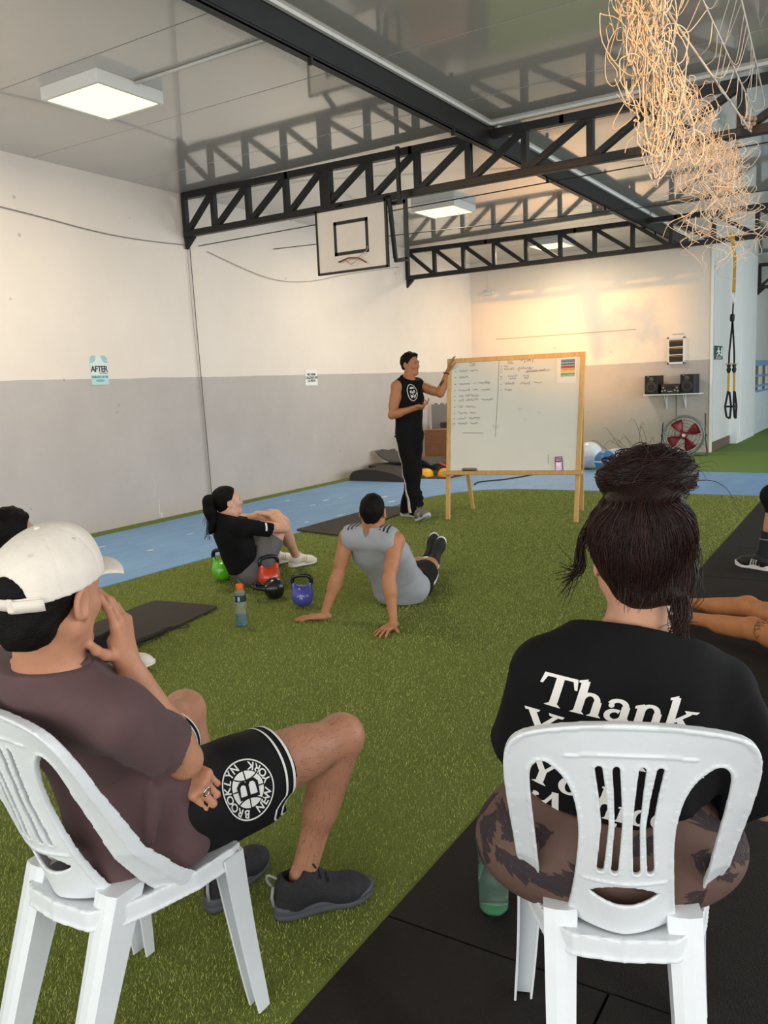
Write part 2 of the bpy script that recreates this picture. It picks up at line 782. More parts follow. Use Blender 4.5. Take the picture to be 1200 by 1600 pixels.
def waves(seed, amp, freq, n=5, aniso=(1, 1, 1)):
    """soft cloth folds: a few warped sine waves"""
    r = np.random.default_rng(seed)
    D = r.normal(size=(n, 3)) * np.array(aniso)
    D /= np.linalg.norm(D, axis=1)[:, None]
    fr = freq * r.uniform(0.6, 1.6, n)
    ph = r.uniform(0, 6.28, n)
    W = r.normal(size=(n, 3))

    def fn(P):
        s = 0
        for i in range(n):
            s = s + np.sin((P @ D[i]) * fr[i] + ph[i] + 1.2 * np.sin((P @ W[i]) * freq * 0.35 + ph[i] * 2))
        return (amp / n ** 0.5) * s
    return fn


def sd_poly(P, V):
    """signed distance to a polygon, 2d"""
    V = np.asarray(V, np.float32)
    d = np.sum((P - V[0]) ** 2, 1)
    s = np.ones(len(P), np.float32)
    j = len(V) - 1
    for i in range(len(V)):
        e = V[j] - V[i]
        w = P - V[i]
        t = np.clip((w @ e) / (e @ e + 1e-12), 0, 1)
        b = w - t[:, None] * e
        d = np.minimum(d, np.sum(b * b, 1))
        c1 = P[:, 1] >= V[i][1]
        c2 = P[:, 1] < V[j][1]
        c3 = e[0] * w[:, 1] > e[1] * w[:, 0]
        fl = (c1 & c2 & c3) | (~c1 & ~c2 & ~c3)
        s = np.where(fl, -s, s)
        j = i
    return s * np.sqrt(d)
# ------------------------------------------------------------------ palette
m_black = M('black_paint', '1c1b1a', 0.45, vary=0.2, scale=9, bump=0.08)
m_trim = M('pale_trim', 'd9d8d2', 0.4, vary=0.05)
m_white_pl = M('white_plastic', 'd9dee1', 0.33, vary=0.03, scale=18, bump=0.03, bscale=120, spec=0.5)
m_wood = M('pine', 'c9a063', 0.5, vary=0.14, scale=7, stretch=(6, 6, 0.6), bump=0.05)
m_wire = M('dark_wire', '4a4844', 0.5)
m_steel = M('steel', 'a9a9a6', 0.35, metal=0.8)
m_mat = M('mat_foam', '3b3430', 0.85, vary=0.12, scale=30, bump=0.25, bscale=260)
m_turfbase = M('turf_base', '79863a', 0.95, col2='5b672a', scale=160, bump=0.5, bscale=300)
m_blue = M('blue_track', '82aad6', 0.55, col2='6f98c6', scale=5, stretch=(1, 0.35, 1), bump=0.05, bscale=60)
m_rub = M('rubber', '1b1715', 0.76, vary=0.22, scale=5, bump=0.35, bscale=170, spec=0.35)
m_wall = wall_material('wall_paint', 'ecdfd3', 'bfb6b1', 1.70)
m_white_wall = M('white_wall_paint', 'e8eaea', 0.6, vary=0.03, scale=2, bump=0.05)
m_grey_wall = M('grey_wall_paint', 'd2d2cf', 0.6, vary=0.03, scale=2, bump=0.05)
m_ceil = M('ceiling_sheet', 'bab5af', 0.09, vary=0.03, scale=1.2, bump=0.035, bscale=2.2, spec=1.0, coat=0.8)
m_ceil.node_tree.nodes['Principled BSDF'].inputs['Coat Roughness'].default_value = 0.04
m_slab = M('concrete', '6c6a66', 0.9, vary=0.1)

ZC = 3.91


def wx(y):
    return -7.45 - 0.0275 * y


# ------------------------------------------------------------------ setting
floor = struct(prism('floor', [(-9, -5), (7, -5), (7, 31), (-9, 31)], -0.20, -0.03, m_slab))


def rx(y):
    return -1.165 - 0.0215 * y


curve = [(-5.40, 9.2), (-5.36, 9.7), (-5.22, 10.15), (-5.0, 10.45), (-4.6, 10.62), (-4.1, 10.68)]
turf = struct(prism('turf', [(-5.40, -5), (rx(-5), -5), (rx(10.45), 10.45), (6.9, 10.45), (6.9, 10.66), (-2.6, 10.70)] + curve[::-1], -0.03, -0.006, m_turfbase, floor))
far_turf = struct(prism('far_turf', [(-7.6, 13.07), (6.9, 13.05), (6.9, 30.8), (-7.6, 30.8)], -0.03, 0.0, M('far_turf', '6f8a3a', 0.95, col2='64803a', scale=30, bump=0.4, bscale=200), floor))
edge_turf = struct(prism('wall_turf', [(wx(-5), -5), (wx(-5) + 0.2, -5), (wx(13) + 0.17, 13), (wx(13), 13)], -0.03, 0.012, m_turfbase, floor))
blue = struct(prism('blue_track', [(wx(-5) + 0.2, -5), (-5.40, -5)] + curve + [(-2.6, 10.70), (6.9, 10.66), (6.9, 13.05), (wx(13.07) + 0.17, 13.07)], -0.03, 0.001, m_blue, floor))
for k in range(24):
    r1 = random.random()
    x, y = (random.uniform(-7.1, -5.6), random.uniform(4.0, 10.0))
    w, l = random.uniform(0.02, 0.05), random.uniform(0.04, 0.11)
    poly = [(x + w * math.cos(a) * random.uniform(0.6, 1), y + l * math.sin(a) * random.uniform(0.6, 1)) for a in [i * PI / 3 for i in range(6)]]
    prism('tape_remnant', poly, 0.001, 0.0025, M('tape_white', 'cfd6dc', 0.6), blue)
# rubber tiles: rows by the seams seen in the photograph, recessed joints
ys = [-4.95, -3.75, -2.65, -1.55, -0.42, 0.70, 1.83, 2.92, 4.02, 5.17, 6.34, 7.50, 8.55, 9.65, 10.45]
TILE = {}
for i, (a, b) in enumerate(zip(ys, ys[1:])):
    off = 0.0 if i % 2 == 0 else 0.42
    x0 = rx((a + b) / 2) + 0.0
    cuts = [None, x0 + 1.05 - off]
    while cuts[-1] < 6.6:
        cuts.append(min(6.9, cuts[-1] + 1.1))
    for c0, c1 in zip(cuts, cuts[1:]):
        g = 0.004
        p = [((rx(a) if c0 is None else c0) + g, a + g), (c1 - g, a + g), (c1 - g, b - g), ((rx(b) if c0 is None else c0) + g, b - g)]
        prism('rubber_tile', p, -0.03, -0.001 + random.uniform(-0.0015, 0.001), m_rub, floor)


def wall(name, poly, z0, z1, mat):
    return struct(prism(name, poly, z0, z1, mat))


wall_left = wall('wall_left', [(wx(-5), -5), (wx(16.3), 16.3), (wx(16.3) - 0.2, 16.5), (wx(-5) - 0.2, -5)], -0.03, 4.0, m_wall)
wall_back = wall('wall_back', [(wx(16.3), 16.3), (-3.09, 16.3), (-3.09, 16.5), (wx(16.3), 16.5)], -0.03, 4.0, m_wall)
wall_return = wall('wall_return', [(-3.09, 16.3), (-3.09, 18.26), (-3.25, 18.26), (-3.25, 16.5)], -0.03, 4.0, m_grey_wall)
pillar = wall('wall_pillar', [(-3.25, 18.25), (-2.94, 18.25), (-2.94, 20.5), (-3.25, 20.5)], -0.03, 4.0, m_white_wall)
wall_side = wall('wall_side', [(-2.99, 20.5), (-2.99, 30.5), (-3.25, 30.5), (-3.25, 20.5)], -0.03, 4.0, wall_material('side_paint', 'd0d0cc', 'dfe8ee', 1.12))
wall_far = wall('wall_far', [(-3.0, 30.5), (6.9, 30.5), (6.9, 30.8), (-3.0, 30.8)], -0.03, 4.0, m_grey_wall)
struct(prism('trim_corner_post', [(-3.105, 16.285), (-3.062, 16.285), (-3.062, 16.33), (-3.105, 16.33)], 0.0, 3.92, M('post_white', 'f2f2ee', 0.4)))
struct(prism('baseboard_return', [(-3.09, 16.36), (-3.072, 16.36), (-3.072, 18.24), (-3.09, 18.24)], 0.0, 0.17, M('brown_skirting', '6b564a', 0.6, vary=0.1)))
struct(box('trim_pillar_panel', (-2.935, 19.4, 1.2), (0.012, 1.7, 2.2), m_white_wall))
# hairline joint where the back wall was raised, and a paint drip or two on the left wall
struct(box('trim_wall_joint', (-5.9, 16.298, 2.33), (2.9, 0.006, 0.012), M('joint_tan', 'b9a88f', 0.7)))  # thin tan strip drawn along the joint
for y, z0, z1, w in ((6.98, 0.25, 0.50, 0.006), (7.02, 0.06, 0.25, 0.014), (7.05, 0.02, 0.08, 0.03), (10.35, 0.65, 0.80, 0.014)):
    struct(box('trim_paint_drip', (wx(y) + 0.002, y, (z0 + z1) / 2), (0.006, w, z1 - z0), M('drip', 'd2d0cd', 0.6)))

ceiling = struct(prism('ceiling', [(-9, -5), (7, -5), (7, 31), (-9, 31)], ZC + 0.05, ZC + 0.2, m_slab))
seams = [-5.0 + 0.06, -3.48, -2.17, -0.86, 0.45, 1.76, 3.07, 4.38, 5.70, 7.0, 8.3, 9.6, 10.9, 12.2, 13.5, 14.8, 16.1, 17.4, 18.7, 20.0, 21.3, 22.6, 23.9, 25.2, 26.5, 27.8, 29.1, 30.7]
for a, b in zip(seams, seams[1:]):
    for x0, x1 in ((-8.4, -3.55), (-3.49, 1.6), (1.606, 6.9)):
        o = box('ceiling_panel', ((x0 + x1) / 2, (a + b) / 2, ZC + 0.025), (x1 - x0, b - a - 0.008, 0.05), m_ceil, ceiling, bev=0.003)

# ------------------------------------------------------------------ roof steel
def truss(name, label, Y, z_lo, z_hi, xs, lean, dz=0.0, size=0.075):
    t = thing(name, label, 'roof truss', (xs[0], Y, z_lo), 0, 'black steel roof trusses')
    x0, x1 = xs[0], xs[-1]

    def pt(x, z):
        return (x - xs[0], 0, z - z_lo)

    def top(x):
        return z_hi + dz * min(1.0, max(0.0, (x1 - x) / (x1 - x0)) ** 1.5)

    def member(nm, a, b, w=size):
        bm = bmesh.new()
        beam_between(bm, a, b, w, w, up=(0, 1, 0), bev=0.004)
        link(nm, from_bm(bm), m_black, t)
    nseg = 6
    bm = bmesh.new()
    for i in range(nseg):
        a, b = x0 + (x1 - x0) * i / nseg, x0 + (x1 - x0) * (i + 1) / nseg
        beam_between(bm, pt(a - 0.02, top(a)), pt(b + 0.02, top(b)), size, size, up=(0, 1, 0))
    link('top_chord', from_bm(bm), m_black, t)
    member('bottom_chord', pt(x0 - 0.03, z_lo), pt(x1, z_lo))
    for i, x in enumerate(xs):
        member('vertical_web', pt(x, z_lo), pt(x, top(x)), size * 0.85)
        if i + 1 < len(xs):
            n = xs[i + 1]
            if lean > 0:
                member('diagonal_web', pt(x + 0.02, z_lo + 0.02), pt(n - 0.03, top(n) - 0.03), size * 0.8)
            else:
                member('diagonal_web', pt(x + 0.03, top(x) - 0.03), pt(n - 0.03, z_lo + 0.02), size * 0.8)
    bm = bmesh.new()
    add_loft(bm, [[pt(x0 - 0.05, z_lo - 0.03), pt(x0 + 0.12, z_lo - 0.03), pt(x0 - 0.04, z_lo - 0.17)],
                  [(p[0], p[1] + 0.05, p[2]) for p in (pt(x0 - 0.05, z_lo - 0.03), pt(x0 + 0.12, z_lo - 0.03), pt(x0 - 0.04, z_lo - 0.17))]])
    link('wall_bracket', from_bm(bm), m_black, t)
    return t


X1 = [-7.6, -7.13, -6.59, -6.03, -5.52, -4.92, -4.34, -3.76, -3.17, -2.54, -1.94, -1.27, -0.6, 0.05, 0.7, 1.35, 2.0]
X2 = [-7.78, -7.23, -6.66, -6.08, -5.5, -4.91, -4.34, -3.74, -3.16, -2.55, -1.95, -1.36, -0.77, -0.18, 0.4, 1.0, 1.6]
t1 = truss('roof_truss', 'nearer black steel roof truss, the one carrying the basketball backboard', 7.8, 3.425, 3.80, X1, 1, 0.07)
box('backboard_post', (X1[4] - X1[0] + 0.07, 0, 0.2), (0.085, 0.085, 0.42), m_black, t1, bev=0.004)
t2 = truss('roof_truss', 'middle black steel roof truss, the one the suspension straps hang from', 13.5, 3.385, 3.765, X2, -1, 0.08)
t3 = truss('roof_truss', 'farthest black steel roof truss, past the white pillar', 20.75, 3.28, 3.76, [-2.93, -2.35, -1.77, -1.19, -0.6, 0.0, 0.6, 1.2], 1, 0.0)

# ridge beam along the hall: web with a bottom flange, stiffening lip and pale trim
rb = thing('ridge_beam', 'long black steel beam running under the ceiling across both trusses', 'beam', (-3.52, -5, 3.70))
bm = bmesh.new()
add_box(bm, (0.0, 17.5, 0.105), (0.022, 35, 0.21))
link('web', from_bm(bm), m_black, rb)
box('bottom_flange', (-0.03, 17.5, 0.008), (0.085, 35, 0.016), m_black, rb, bev=0.002)
box('top_flange', (-0.03, 17.5, 0.2), (0.085, 35, 0.016), m_black, rb)
box('edge_lip', (0.014, 17.5, 0.025), (0.008, 35, 0.02), m_black, rb)
for y in (7.5, 9.9, 12.0, 14.3, 16.4, 19.0):
    box('hanger_clip', (0.0, y, -0.025), (0.03, 0.02, 0.05), m_black, rb)
for a, b in ((-4.9, 7.76), (7.86, 13.45), (13.55, 20.6)):
    struct(box('trim_beam_edge', (-3.487, (a + b) / 2, ZC - 0.012), (0.03, b - a, 0.026), m_trim))
struct(box('trim_truss_edge', (1.6, 7.735, ZC - 0.012), (10.2, 0.05, 0.026), m_trim))
struct(box('trim_ceiling_left', (wx(5.7) + 0.01, 1.4, ZC - 0.008), (0.03, 12.4, 0.016), M('dark_gap', '3a3936', 0.7), rot=Matrix.Rotation(0.0275, 3, 'Z')))  # dark strip along the edge between left wall and ceiling

# ------------------------------------------------------------------ lamps
m_glow = M('lamp_diffuser', 'fff6dc', 0.5, emit='ffe9a4', estr=1.7)


def ceiling_lamp(y, x, label, power):
    t = thing('ceiling_lamp', label, 'ceiling light', (x, y, ZC - 0.1), 0, 'square ceiling lamps')
    for cx, cy, sx, sy in ((-0.315, 0, 0.03, 0.66), (0.315, 0, 0.03, 0.66), (0, -0.315, 0.6, 0.03), (0, 0.315, 0.6, 0.03)):
        box('frame_side', (cx, cy, 0.05), (sx, sy, 0.1), M('lamp_frame', 'e9e7e2', 0.4), t, bev=0.003)
    box('diffuser', (0, 0, 0.012), (0.598, 0.598, 0.012), m_glow, t)
    d = bpy.data.lights.new('lamp_light', 'AREA')
    d.shape = 'SQUARE'
    d.size, d.energy, d.color = 0.58, power, (1.0, 0.87, 0.62)
    o = bpy.data.objects.new('lamp_light', d)
    COL.objects.link(o)
    o.parent = t
    o.location = (0, 0, -0.003)


ceiling_lamp(4.86, -5.53, 'square ceiling lamp nearest the camera, left of the ridge beam', 55)
ceiling_lamp(10.68, -5.55, 'square ceiling lamp between the two trusses above the man standing', 55)
ceiling_lamp(14.78, -5.54, 'square ceiling lamp beyond the middle truss, partly behind its diagonals', 55)
tag(tube('lamp_conduit', [(-5.19, 4.9, ZC - 0.014), (-3.56, 4.9, ZC - 0.014)], 0.014, m_trim, n=6), 'pale conduit along the ceiling from nearest lamp to ridge beam', 'conduit')
em = thing('emergency_lamp', 'small pale lamp high on the back wall near the left corner', 'wall lamp', (-7.48, 16.28, 3.27))
box('housing', (0, -0.03, 0), (0.26, 0.06, 0.075), M('emer', 'cfd3d3', 0.4), em, bev=0.012, seg=2)
box('mount', (0, -0.02, 0.06), (0.06, 0.04, 0.06), m_trim, em, bev=0.005)
tube('feed_wire', [(0, -0.01, 0.06), (0.005, -0.01, 0.35), (0.0, -0.01, 0.62)], 0.006, m_trim, em)

# cables on the left wall
def wallp(y, z, d=0.02):
    return (wx(y) + d, y, z)


tag(tube('wall_cable', spline([wallp(-1.0, 3.75), wallp(2.5, 3.52), wallp(5.29, 3.37), wallp(6.4, 3.29), wallp(7.1, 3.28), wallp(7.9, 3.31)], 6), 0.006, M('grey_cable', '8d8880', 0.6)), 'grey cable sagging along the upper left wall', 'cable')
tag(tube('wall_cable', spline([wallp(8.2, 3.27), wallp(9.4, 3.05), wallp(10.4, 3.08), wallp(11.6, 3.3), wallp(13.2, 3.55)], 6), 0.006, M('pale_cable', 'b9b2a8', 0.6)), 'grey cable looping behind the basketball backboard', 'cable')
tag(tube('drop_wire', spline([wallp(7.88, 3.35), wallp(7.90, 2.0), wallp(7.93, 0.7), wallp(7.94, 0.17)], 4), 0.005, m_wire), 'dark wire dropping down the left wall from truss bracket', 'wire')
tag(tube('drop_wire', spline([wallp(7.83, 3.35), wallp(7.84, 2.4), wallp(7.88, 1.2), wallp(7.90, 0.1)], 4), 0.004, M('faint_wire', 'a49d95', 0.6)), 'thin pale wire beside the dark wire on left wall', 'wire')
tag(tube('tension_wire', [(wx(7.9) + 0.1, 7.95, 3.3), (-3.0, 8.4, 3.44), (2.0, 8.9, 3.6)], 0.006, m_black), 'thin black wire stretched behind the nearer truss', 'wire')
tag(tube('tension_wire', [(wx(9.5), 9.6, 3.46), (-3.0, 11.4, 3.62), (2.0, 12.1, 3.7)], 0.006, m_black), 'thin black wire stretched between the two trusses', 'wire')

# ------------------------------------------------------------------ notices
def poster(name, label, y0, z0, w, h, paper):
    t = thing(name, label, 'notice', (wx(y0 + w / 2) + 0.004, y0 + w / 2, z0), math.atan(0.0275) + PI / 2)
    bm = bmesh.new()
    add_box(bm, (0, 0, h / 2), (w, 0.004, h))
    link('paper', from_bm(bm), paper, t)

    def put(nm, shape, x, z, mat):
        flat(nm, move2d(shape, x, z), (0, -0.0045, 0), (1, 0, 0), (0, 0, 1), mat, t)
    return t, put


m_paper = M('paper', 'e9e9e4', 0.6, vary=0.02)
t, put = poster('wall_poster', 'white and aqua poster reading AFTER on the left wall', 6.18, 1.635, 0.24, 0.32, M('poster_paper', 'd9e4e1', 0.5, vary=0.03))
m_ink = M('dark_ink', '23272b', 0.6)
m_aqua = M('aqua_ink', '6fb3c0', 0.6)
put('aqua_panel', poly2d([[(-0.12, -0.16), (0.12, -0.16), (0.12, -0.055), (-0.12, -0.055)]]), 0, 0.16, M('aqua_wash', 'bcd8d7', 0.6))
flat('heading', move2d(text2d('AFTER', 0.092, spacing=0.86, bold=0.0015), 0, 0.17), (0, -0.006, 0), (1, 0, 0), (0, 0, 1), m_ink, t)
flat('small_print', move2d(text2d('workout', 0.03), 0.055, 0.128), (0, -0.006, 0), (1, 0, 0), (0, 0, 1), m_ink, t)
flat('line_print', move2d(text2d('SABADO 20 HS', 0.034, bold=0.0008), 0, 0.085), (0, -0.006, 0), (1, 0, 0), (0, 0, 1), M('teal_ink', '2d6d7c', 0.6), t)
flat('bar_print', poly2d([ell2d(0, 0.045, 0.06, 0.014, 16)]), (0, -0.006, 0), (1, 0, 0), (0, 0, 1), m_aqua, t)
arcs = []
for sx in (-1, 1):
    for k in range(4):
        arcs += stroke2d(ell2d(sx * 0.12, 0.32, 0.03 + 0.016 * k, 0.03 + 0.016 * k, 8, PI * (1.5 if sx < 0 else 1.0), PI * (2.0 if sx < 0 else 1.5)), 0.006)
flat('corner_arcs', poly2d(arcs), (0, -0.006, 0), (1, 0, 0), (0, 0, 1), m_aqua, t)['kind'] = 'stuff'
t, put = poster('wall_notice', 'plain white notice with three dark lines, on the left wall near the mats', 10.19, 1.535, 0.32, 0.235, m_paper)
for k, (s, w) in enumerate((('NO USAR', 0.05), ('CALZADO EN', 0.05), ('LA PISTA', 0.05))):
    flat('notice_line', move2d(text2d(s, 0.05, bold=0.001), 0, 0.165 - 0.048 * k), (0, -0.006, 0), (1, 0, 0), (0, 0, 1), m_ink, t)

# ------------------------------------------------------------------ basketball backboard on the nearer truss
bb = thing('basketball_backboard', 'white basketball backboard with black square, hung on the nearer truss', 'backboard', (-4.98, 7.5, 2.69))
box('board', (0, 0, 0.32), (0.84, 0.025, 0.63), M('board_cream', 'd8cdc2', 0.55, vary=0.04, scale=5), bb)
for cx, cz, sx, sz in ((0, 0.64, 0.88, 0.022), (0, 0.0, 0.88, 0.022), (-0.43, 0.32, 0.022, 0.66), (0.43, 0.32, 0.022, 0.66)):
    box('edge_strip', (cx, -0.004, cz), (sx, 0.034, sz), m_black, bb)
sq = []
for x0, x1, z0, z1 in ((-0.215, 0.215, 0.475, 0.51), (-0.215, 0.215, 0.165, 0.20), (-0.215, -0.18, 0.165, 0.51), (0.18, 0.215, 0.165, 0.51)):
    sq.append([(x0, z0), (x1, z0), (x1, z1), (x0, z1)])
flat('target_square', poly2d(sq), (0, -0.014, 0), (1, 0, 0), (0, 0, 1), M('square_black', '22211f', 0.6), bb)
hoop = [(0.17 * math.cos(a), -0.19 + 0.17 * math.sin(a), 0.10) for a in np.linspace(0, 2 * PI, 28)[:-1]]
tube('hoop_stub', [(-0.16, -0.03, 0.10), (-0.02, -0.05, 0.125), (0.1, -0.05, 0.115), (0.19, -0.04, 0.06)], 0.008, M('rust_orange', '8d3f28', 0.6), bb)
tube('torn_net_cord', spline([(-0.08, -0.03, 0.12), (0.02, -0.06, 0.06), (0.12, -0.05, 0.13), (0.2, -0.03, 0.18), (0.21, -0.03, 0.22)], 5), 0.004, M('net_cord', 'b9a28f', 0.8), bb)
for pts in ([(0.46, 0.02, 0.66), (0.46, 0.1, 0.08)], [(0.60, 0.1, 0.66), (0.60, 0.1, 0.06)], [(0.45, 0.1, 0.06), (0.61, 0.1, 0.06)], [(0.45, 0.1, 0.62), (0.61, 0.1, 0.62)], [(0.52, 0.12, 0.62), (0.52, 0.12, 1.16)]):
    bm = bmesh.new()
    beam_between(bm, pts[0], pts[1], 0.035, 0.035, up=(0, 1, 0))
    link('hanging_bracket', from_bm(bm), m_black, bb)
bm = bmesh.new()
beam_between(bm, (-0.3, 0.03, 0.6), (-0.3, 0.3, 0.75), 0.04, 0.04)
link('back_brace', from_bm(bm), m_black, bb)
bm = bmesh.new()
beam_between(bm, (0.3, 0.03, 0.6), (0.3, 0.3, 0.75), 0.04, 0.04)
link('back_brace', from_bm(bm), m_black, bb)

# ------------------------------------------------------------------ whiteboard easel
eb = thing('whiteboard_easel', 'large whiteboard on a pine A-frame easel with handwriting', 'whiteboard', (-3.565, 8.17, 0), math.atan2(0.246, 1.37))
EW = 0.695
lean = 0.36
ZT = 1.725


def epz(x, z, off=0.0):
    """point on the leaning front plane"""
    return Vector((x, lean * z / ZT - off * 0.98, z + off * 0.2))


def ebeam(nm, a, b, w, h, up=(0, 1, 0), mat=None, lab=None):
    bm = bmesh.new()
    beam_between(bm, a, b, w, h, up, 0.004)
    return link(nm, from_bm(bm), mat or m_wood, eb, lab)


for s in (-1, 1):
    ebeam('front_leg', epz(s * EW, 0), epz(s * (EW + 0.035), ZT), 0.048, 0.03, up=(0, 1, 0.2))
    ebeam('rear_leg', Vector((s * (EW - 0.06), lean * 2 + 0.08, 0)), epz(s * (EW + 0.02), ZT - 0.02) + Vector((0, 0.03, 0)), 0.045, 0.028, up=(0, 1, 0))
ebeam('top_rail', epz(-EW - 0.06, ZT), epz(EW + 0.06, ZT), 0.03, 0.05, up=(0, 0, 1))
ebeam('rear_brace', Vector((-EW, lean * 1.65, 0.55)), Vector((EW, lean * 1.65, 0.55)), 0.025, 0.045, up=(0, 0, 1))
tr = ebeam('tray', epz(-EW - 0.06, 0.505, 0.03), epz(EW + 0.06, 0.505, 0.03), 0.085, 0.04, up=(0, 0, 1))
m_wb = M('whiteboard_face', 'd6d4c8', 0.22, vary=0.025, scale=2.2, spec=0.5)
bm = bmesh.new()
a, b, c, d = epz(-EW + 0.0, 0.53, 0.005), epz(EW - 0.0, 0.53, 0.005), epz(EW + 0.015, ZT - 0.02, 0.005), epz(-EW - 0.015, ZT - 0.02, 0.005)
add_loft(bm, [[a, b, c, d], [p + Vector((0, 0.012, 0)) for p in (a, b, c, d)]])
link('writing_surface', from_bm(bm), m_wb, eb)
UW, VW = Vector((1, 0, 0)), (epz(0, 1) - epz(0, 0)).normalized()
OW = epz(0, 0.53, 0.008)          # origin: bottom middle of the surface
HW = (epz(0, ZT) - epz(0, 0.53)).length
m_pen = M('marker_blue', '4a5064', 0.6)
rs = random.Random(3)


def scribble(x, v, length, h=0.022, gap=0.0):
    """one handwritten word: a joined run of small loops and stems"""
    pts = []
    n = max(4, int(length / 0.007))
    for i in range(n):
        pts.append((x + length * i / n, v + h * (0.5 * math.sin(i * 2.1 + rs.random()) + rs.uniform(-0.25, 0.25) + (0.5 if rs.random() < 0.14 else 0))))
    return stroke2d(pts, 0.0034)


def wb(px, py):
    """photograph-measured point on the board: fractions of the writing surface"""
    return ((px - 0.5) * 2 * EW, (1 - py) * HW)


lines = []
rows = [(0.10, [(0.06, 0.075), (0.15, 0.07)]), (0.155, [(0.06, 0.09)]), (0.215, [(0.06, 0.1), (0.18, 0.02), (0.215, 0.11)]),
        (0.275, [(0.06, 0.1), (0.175, 0.05), (0.24, 0.08)]), (0.325, [(0.06, 0.05), (0.115, 0.12)]), (0.365, [(0.06, 0.05), (0.12, 0.11), (0.25, 0.1)]),
        (0.425, [(0.06, 0.045), (0.12, 0.09)]), (0.48, [(0.06, 0.08), (0.155, 0.06)]), (0.53, [(0.06, 0.075), (0.15, 0.1)]), (0.575, [(0.06, 0.085), (0.16, 0.075)])]
for k, (v, ws) in enumerate(rows):
    lines += stroke2d([wb(0.022, v), wb(0.034, v)], 0.006)
    for x, l in ws:
        p = wb(x, v)
        lines += scribble(p[0], p[1], l * 2 * EW * 0.95)
flat('handwriting_left', poly2d(lines), OW, UW, VW, m_pen, eb)['kind'] = 'stuff'
lines = []
for v, ws in ((0.075, [(0.42, 0.04)]), (0.10, [(0.42, 0.1), (0.54, 0.13)]), (0.125, [(0.60, 0.09), (0.7, 0.1)]), (0.165, [(0.45, 0.09), (0.57, 0.06)]), (0.185, [(0.46, 0.07), (0.58, 0.05)]), (0.232, [(0.43, 0.09), (0.55, 0.09), (0.66, 0.07)]), (0.285, [(0.43, 0.07)])):
    lines += stroke2d([wb(0.395, v), wb(0.405, v)], 0.006)
    for x, l in ws:
        p = wb(x, v)
        lines += scribble(p[0], p[1], l * 2 * EW * 0.9)
lines += stroke2d([wb(0.545, 0.09), wb(0.53, 0.105), wb(0.545, 0.12)], 0.005)
lines += stroke2d([wb(0.59, 0.135), wb(0.74, 0.125)], 0.005)
flat('handwriting_right', poly2d(lines), OW, UW, VW, M('marker_violet', '4b4a78', 0.6), eb)['kind'] = 'stuff'
lines = []
for a, l in ((0.14, 0.05), (0.45, 0.045)):
    p = wb(a, 0.035)
    lines += scribble(p[0], p[1], l * 2 * EW) + stroke2d([wb(a, 0.052), wb(a + l, 0.05)], 0.004)
p = wb(0.56, 0.03)
s = move2d(text2d('= [ 24 ]', 0.045), wb(0.6, 0.03)[0], wb(0.6, 0.03)[1])
flat('headings', merge2d(poly2d(lines), s), OW, UW, VW, m_pen, eb)['kind'] = 'stuff'
col = stroke2d([wb(0.38, 0.02), wb(0.378, 0.3), wb(0.366, 0.7)], 0.003) + stroke2d([wb(0.10, 0.66), wb(0.27, 0.665)], 0.004) + stroke2d([wb(0.782, 0.86), wb(0.785, 0.94)], 0.003)
flat('ruled_lines', poly2d(col), OW, UW, VW, m_pen, eb)['kind'] = 'stuff'
smu = []
for k in range(7):
    p = wb(rs.uniform(0.3, 0.75), rs.uniform(0.45, 0.62))
    smu.append(ell2d(p[0], p[1], rs.uniform(0.01, 0.03), rs.uniform(0.006, 0.012), 10))
flat('wiped_smudges', poly2d(smu), OW, UW, VW, M('smudge', 'c4c2b6', 0.4), eb, off=-0.0015)['kind'] = 'stuff'

# things on the easel
ez = eb.rotation_euler.z
EBM = Matrix.Translation(eb.location) @ Matrix.Rotation(ez, 4, 'Z')


def on_board(px, py, off=0.002):
    x, v = wb(px, py)
    return EBM @ (OW + UW * x + VW * v - Vector((0, off, 0)))


UB, VB = (EBM.to_3x3() @ UW), (EBM.to_3x3() @ VW)
pp_ = on_board(0.905, 0.13)
sh = thing('chart_sheet', 'white sheet with a coloured striped chart taped to whiteboard top right', 'paper', pp_)
flat('sheet', poly2d([[(-0.105, -0.14), (0.1, -0.145), (0.1, 0.135), (-0.105, 0.13)]]), (0, 0, 0), UB, VB, M('sheet_white', 'dcdcd2', 0.5), sh)
for k, (cc, v0, v1) in enumerate((('5c7f96', 0.075, 0.11), ('3f5f78', 0.05, 0.07), ('a24a44', 0.015, 0.045), ('c79a4a', -0.01, 0.012), ('d0c26a', -0.033, -0.012), ('6f9c78', -0.055, -0.035), ('7fb0b4', -0.072, -0.057))):
    flat('chart_band', poly2d([[(-0.06, v0), (0.085, v0), (0.085, v1), (-0.06, v1)]]), (0, 0, 0), UB, VB, M('chart_' + cc, cc, 0.5, vary=0.25, scale=60), sh, off=0.001)
nN = UB.cross(VB).normalized()
RB = Matrix((UB, nN, VB)).transposed()
ph = thing('smartphone', 'dark smartphone propped upright on the whiteboard tray', 'phone', on_board(0.865, 0.945, 0.012))
PR = RB @ Matrix.Rotation(math.radians(-4), 3, 'Y')
bm = bmesh.new()
add_box(bm, (0, 0, 0), (0.076, 0.009, 0.155), PR, 0.006, 2)
link('phone_case', from_bm(bm), M('phone_black', '1d1b20', 0.3), ph)
flat('phone_screen', poly2d([[(-0.032, -0.068), (0.032, -0.068), (0.032, 0.068), (-0.032, 0.068)]]), (0, 0, 0), PR @ Vector((1, 0, 0)), PR @ Vector((0, 0, 1)), M('phone_screen', 'd9b6d0', 0.2, emit='d9a9cf', estr=0.15), ph, off=0.006)
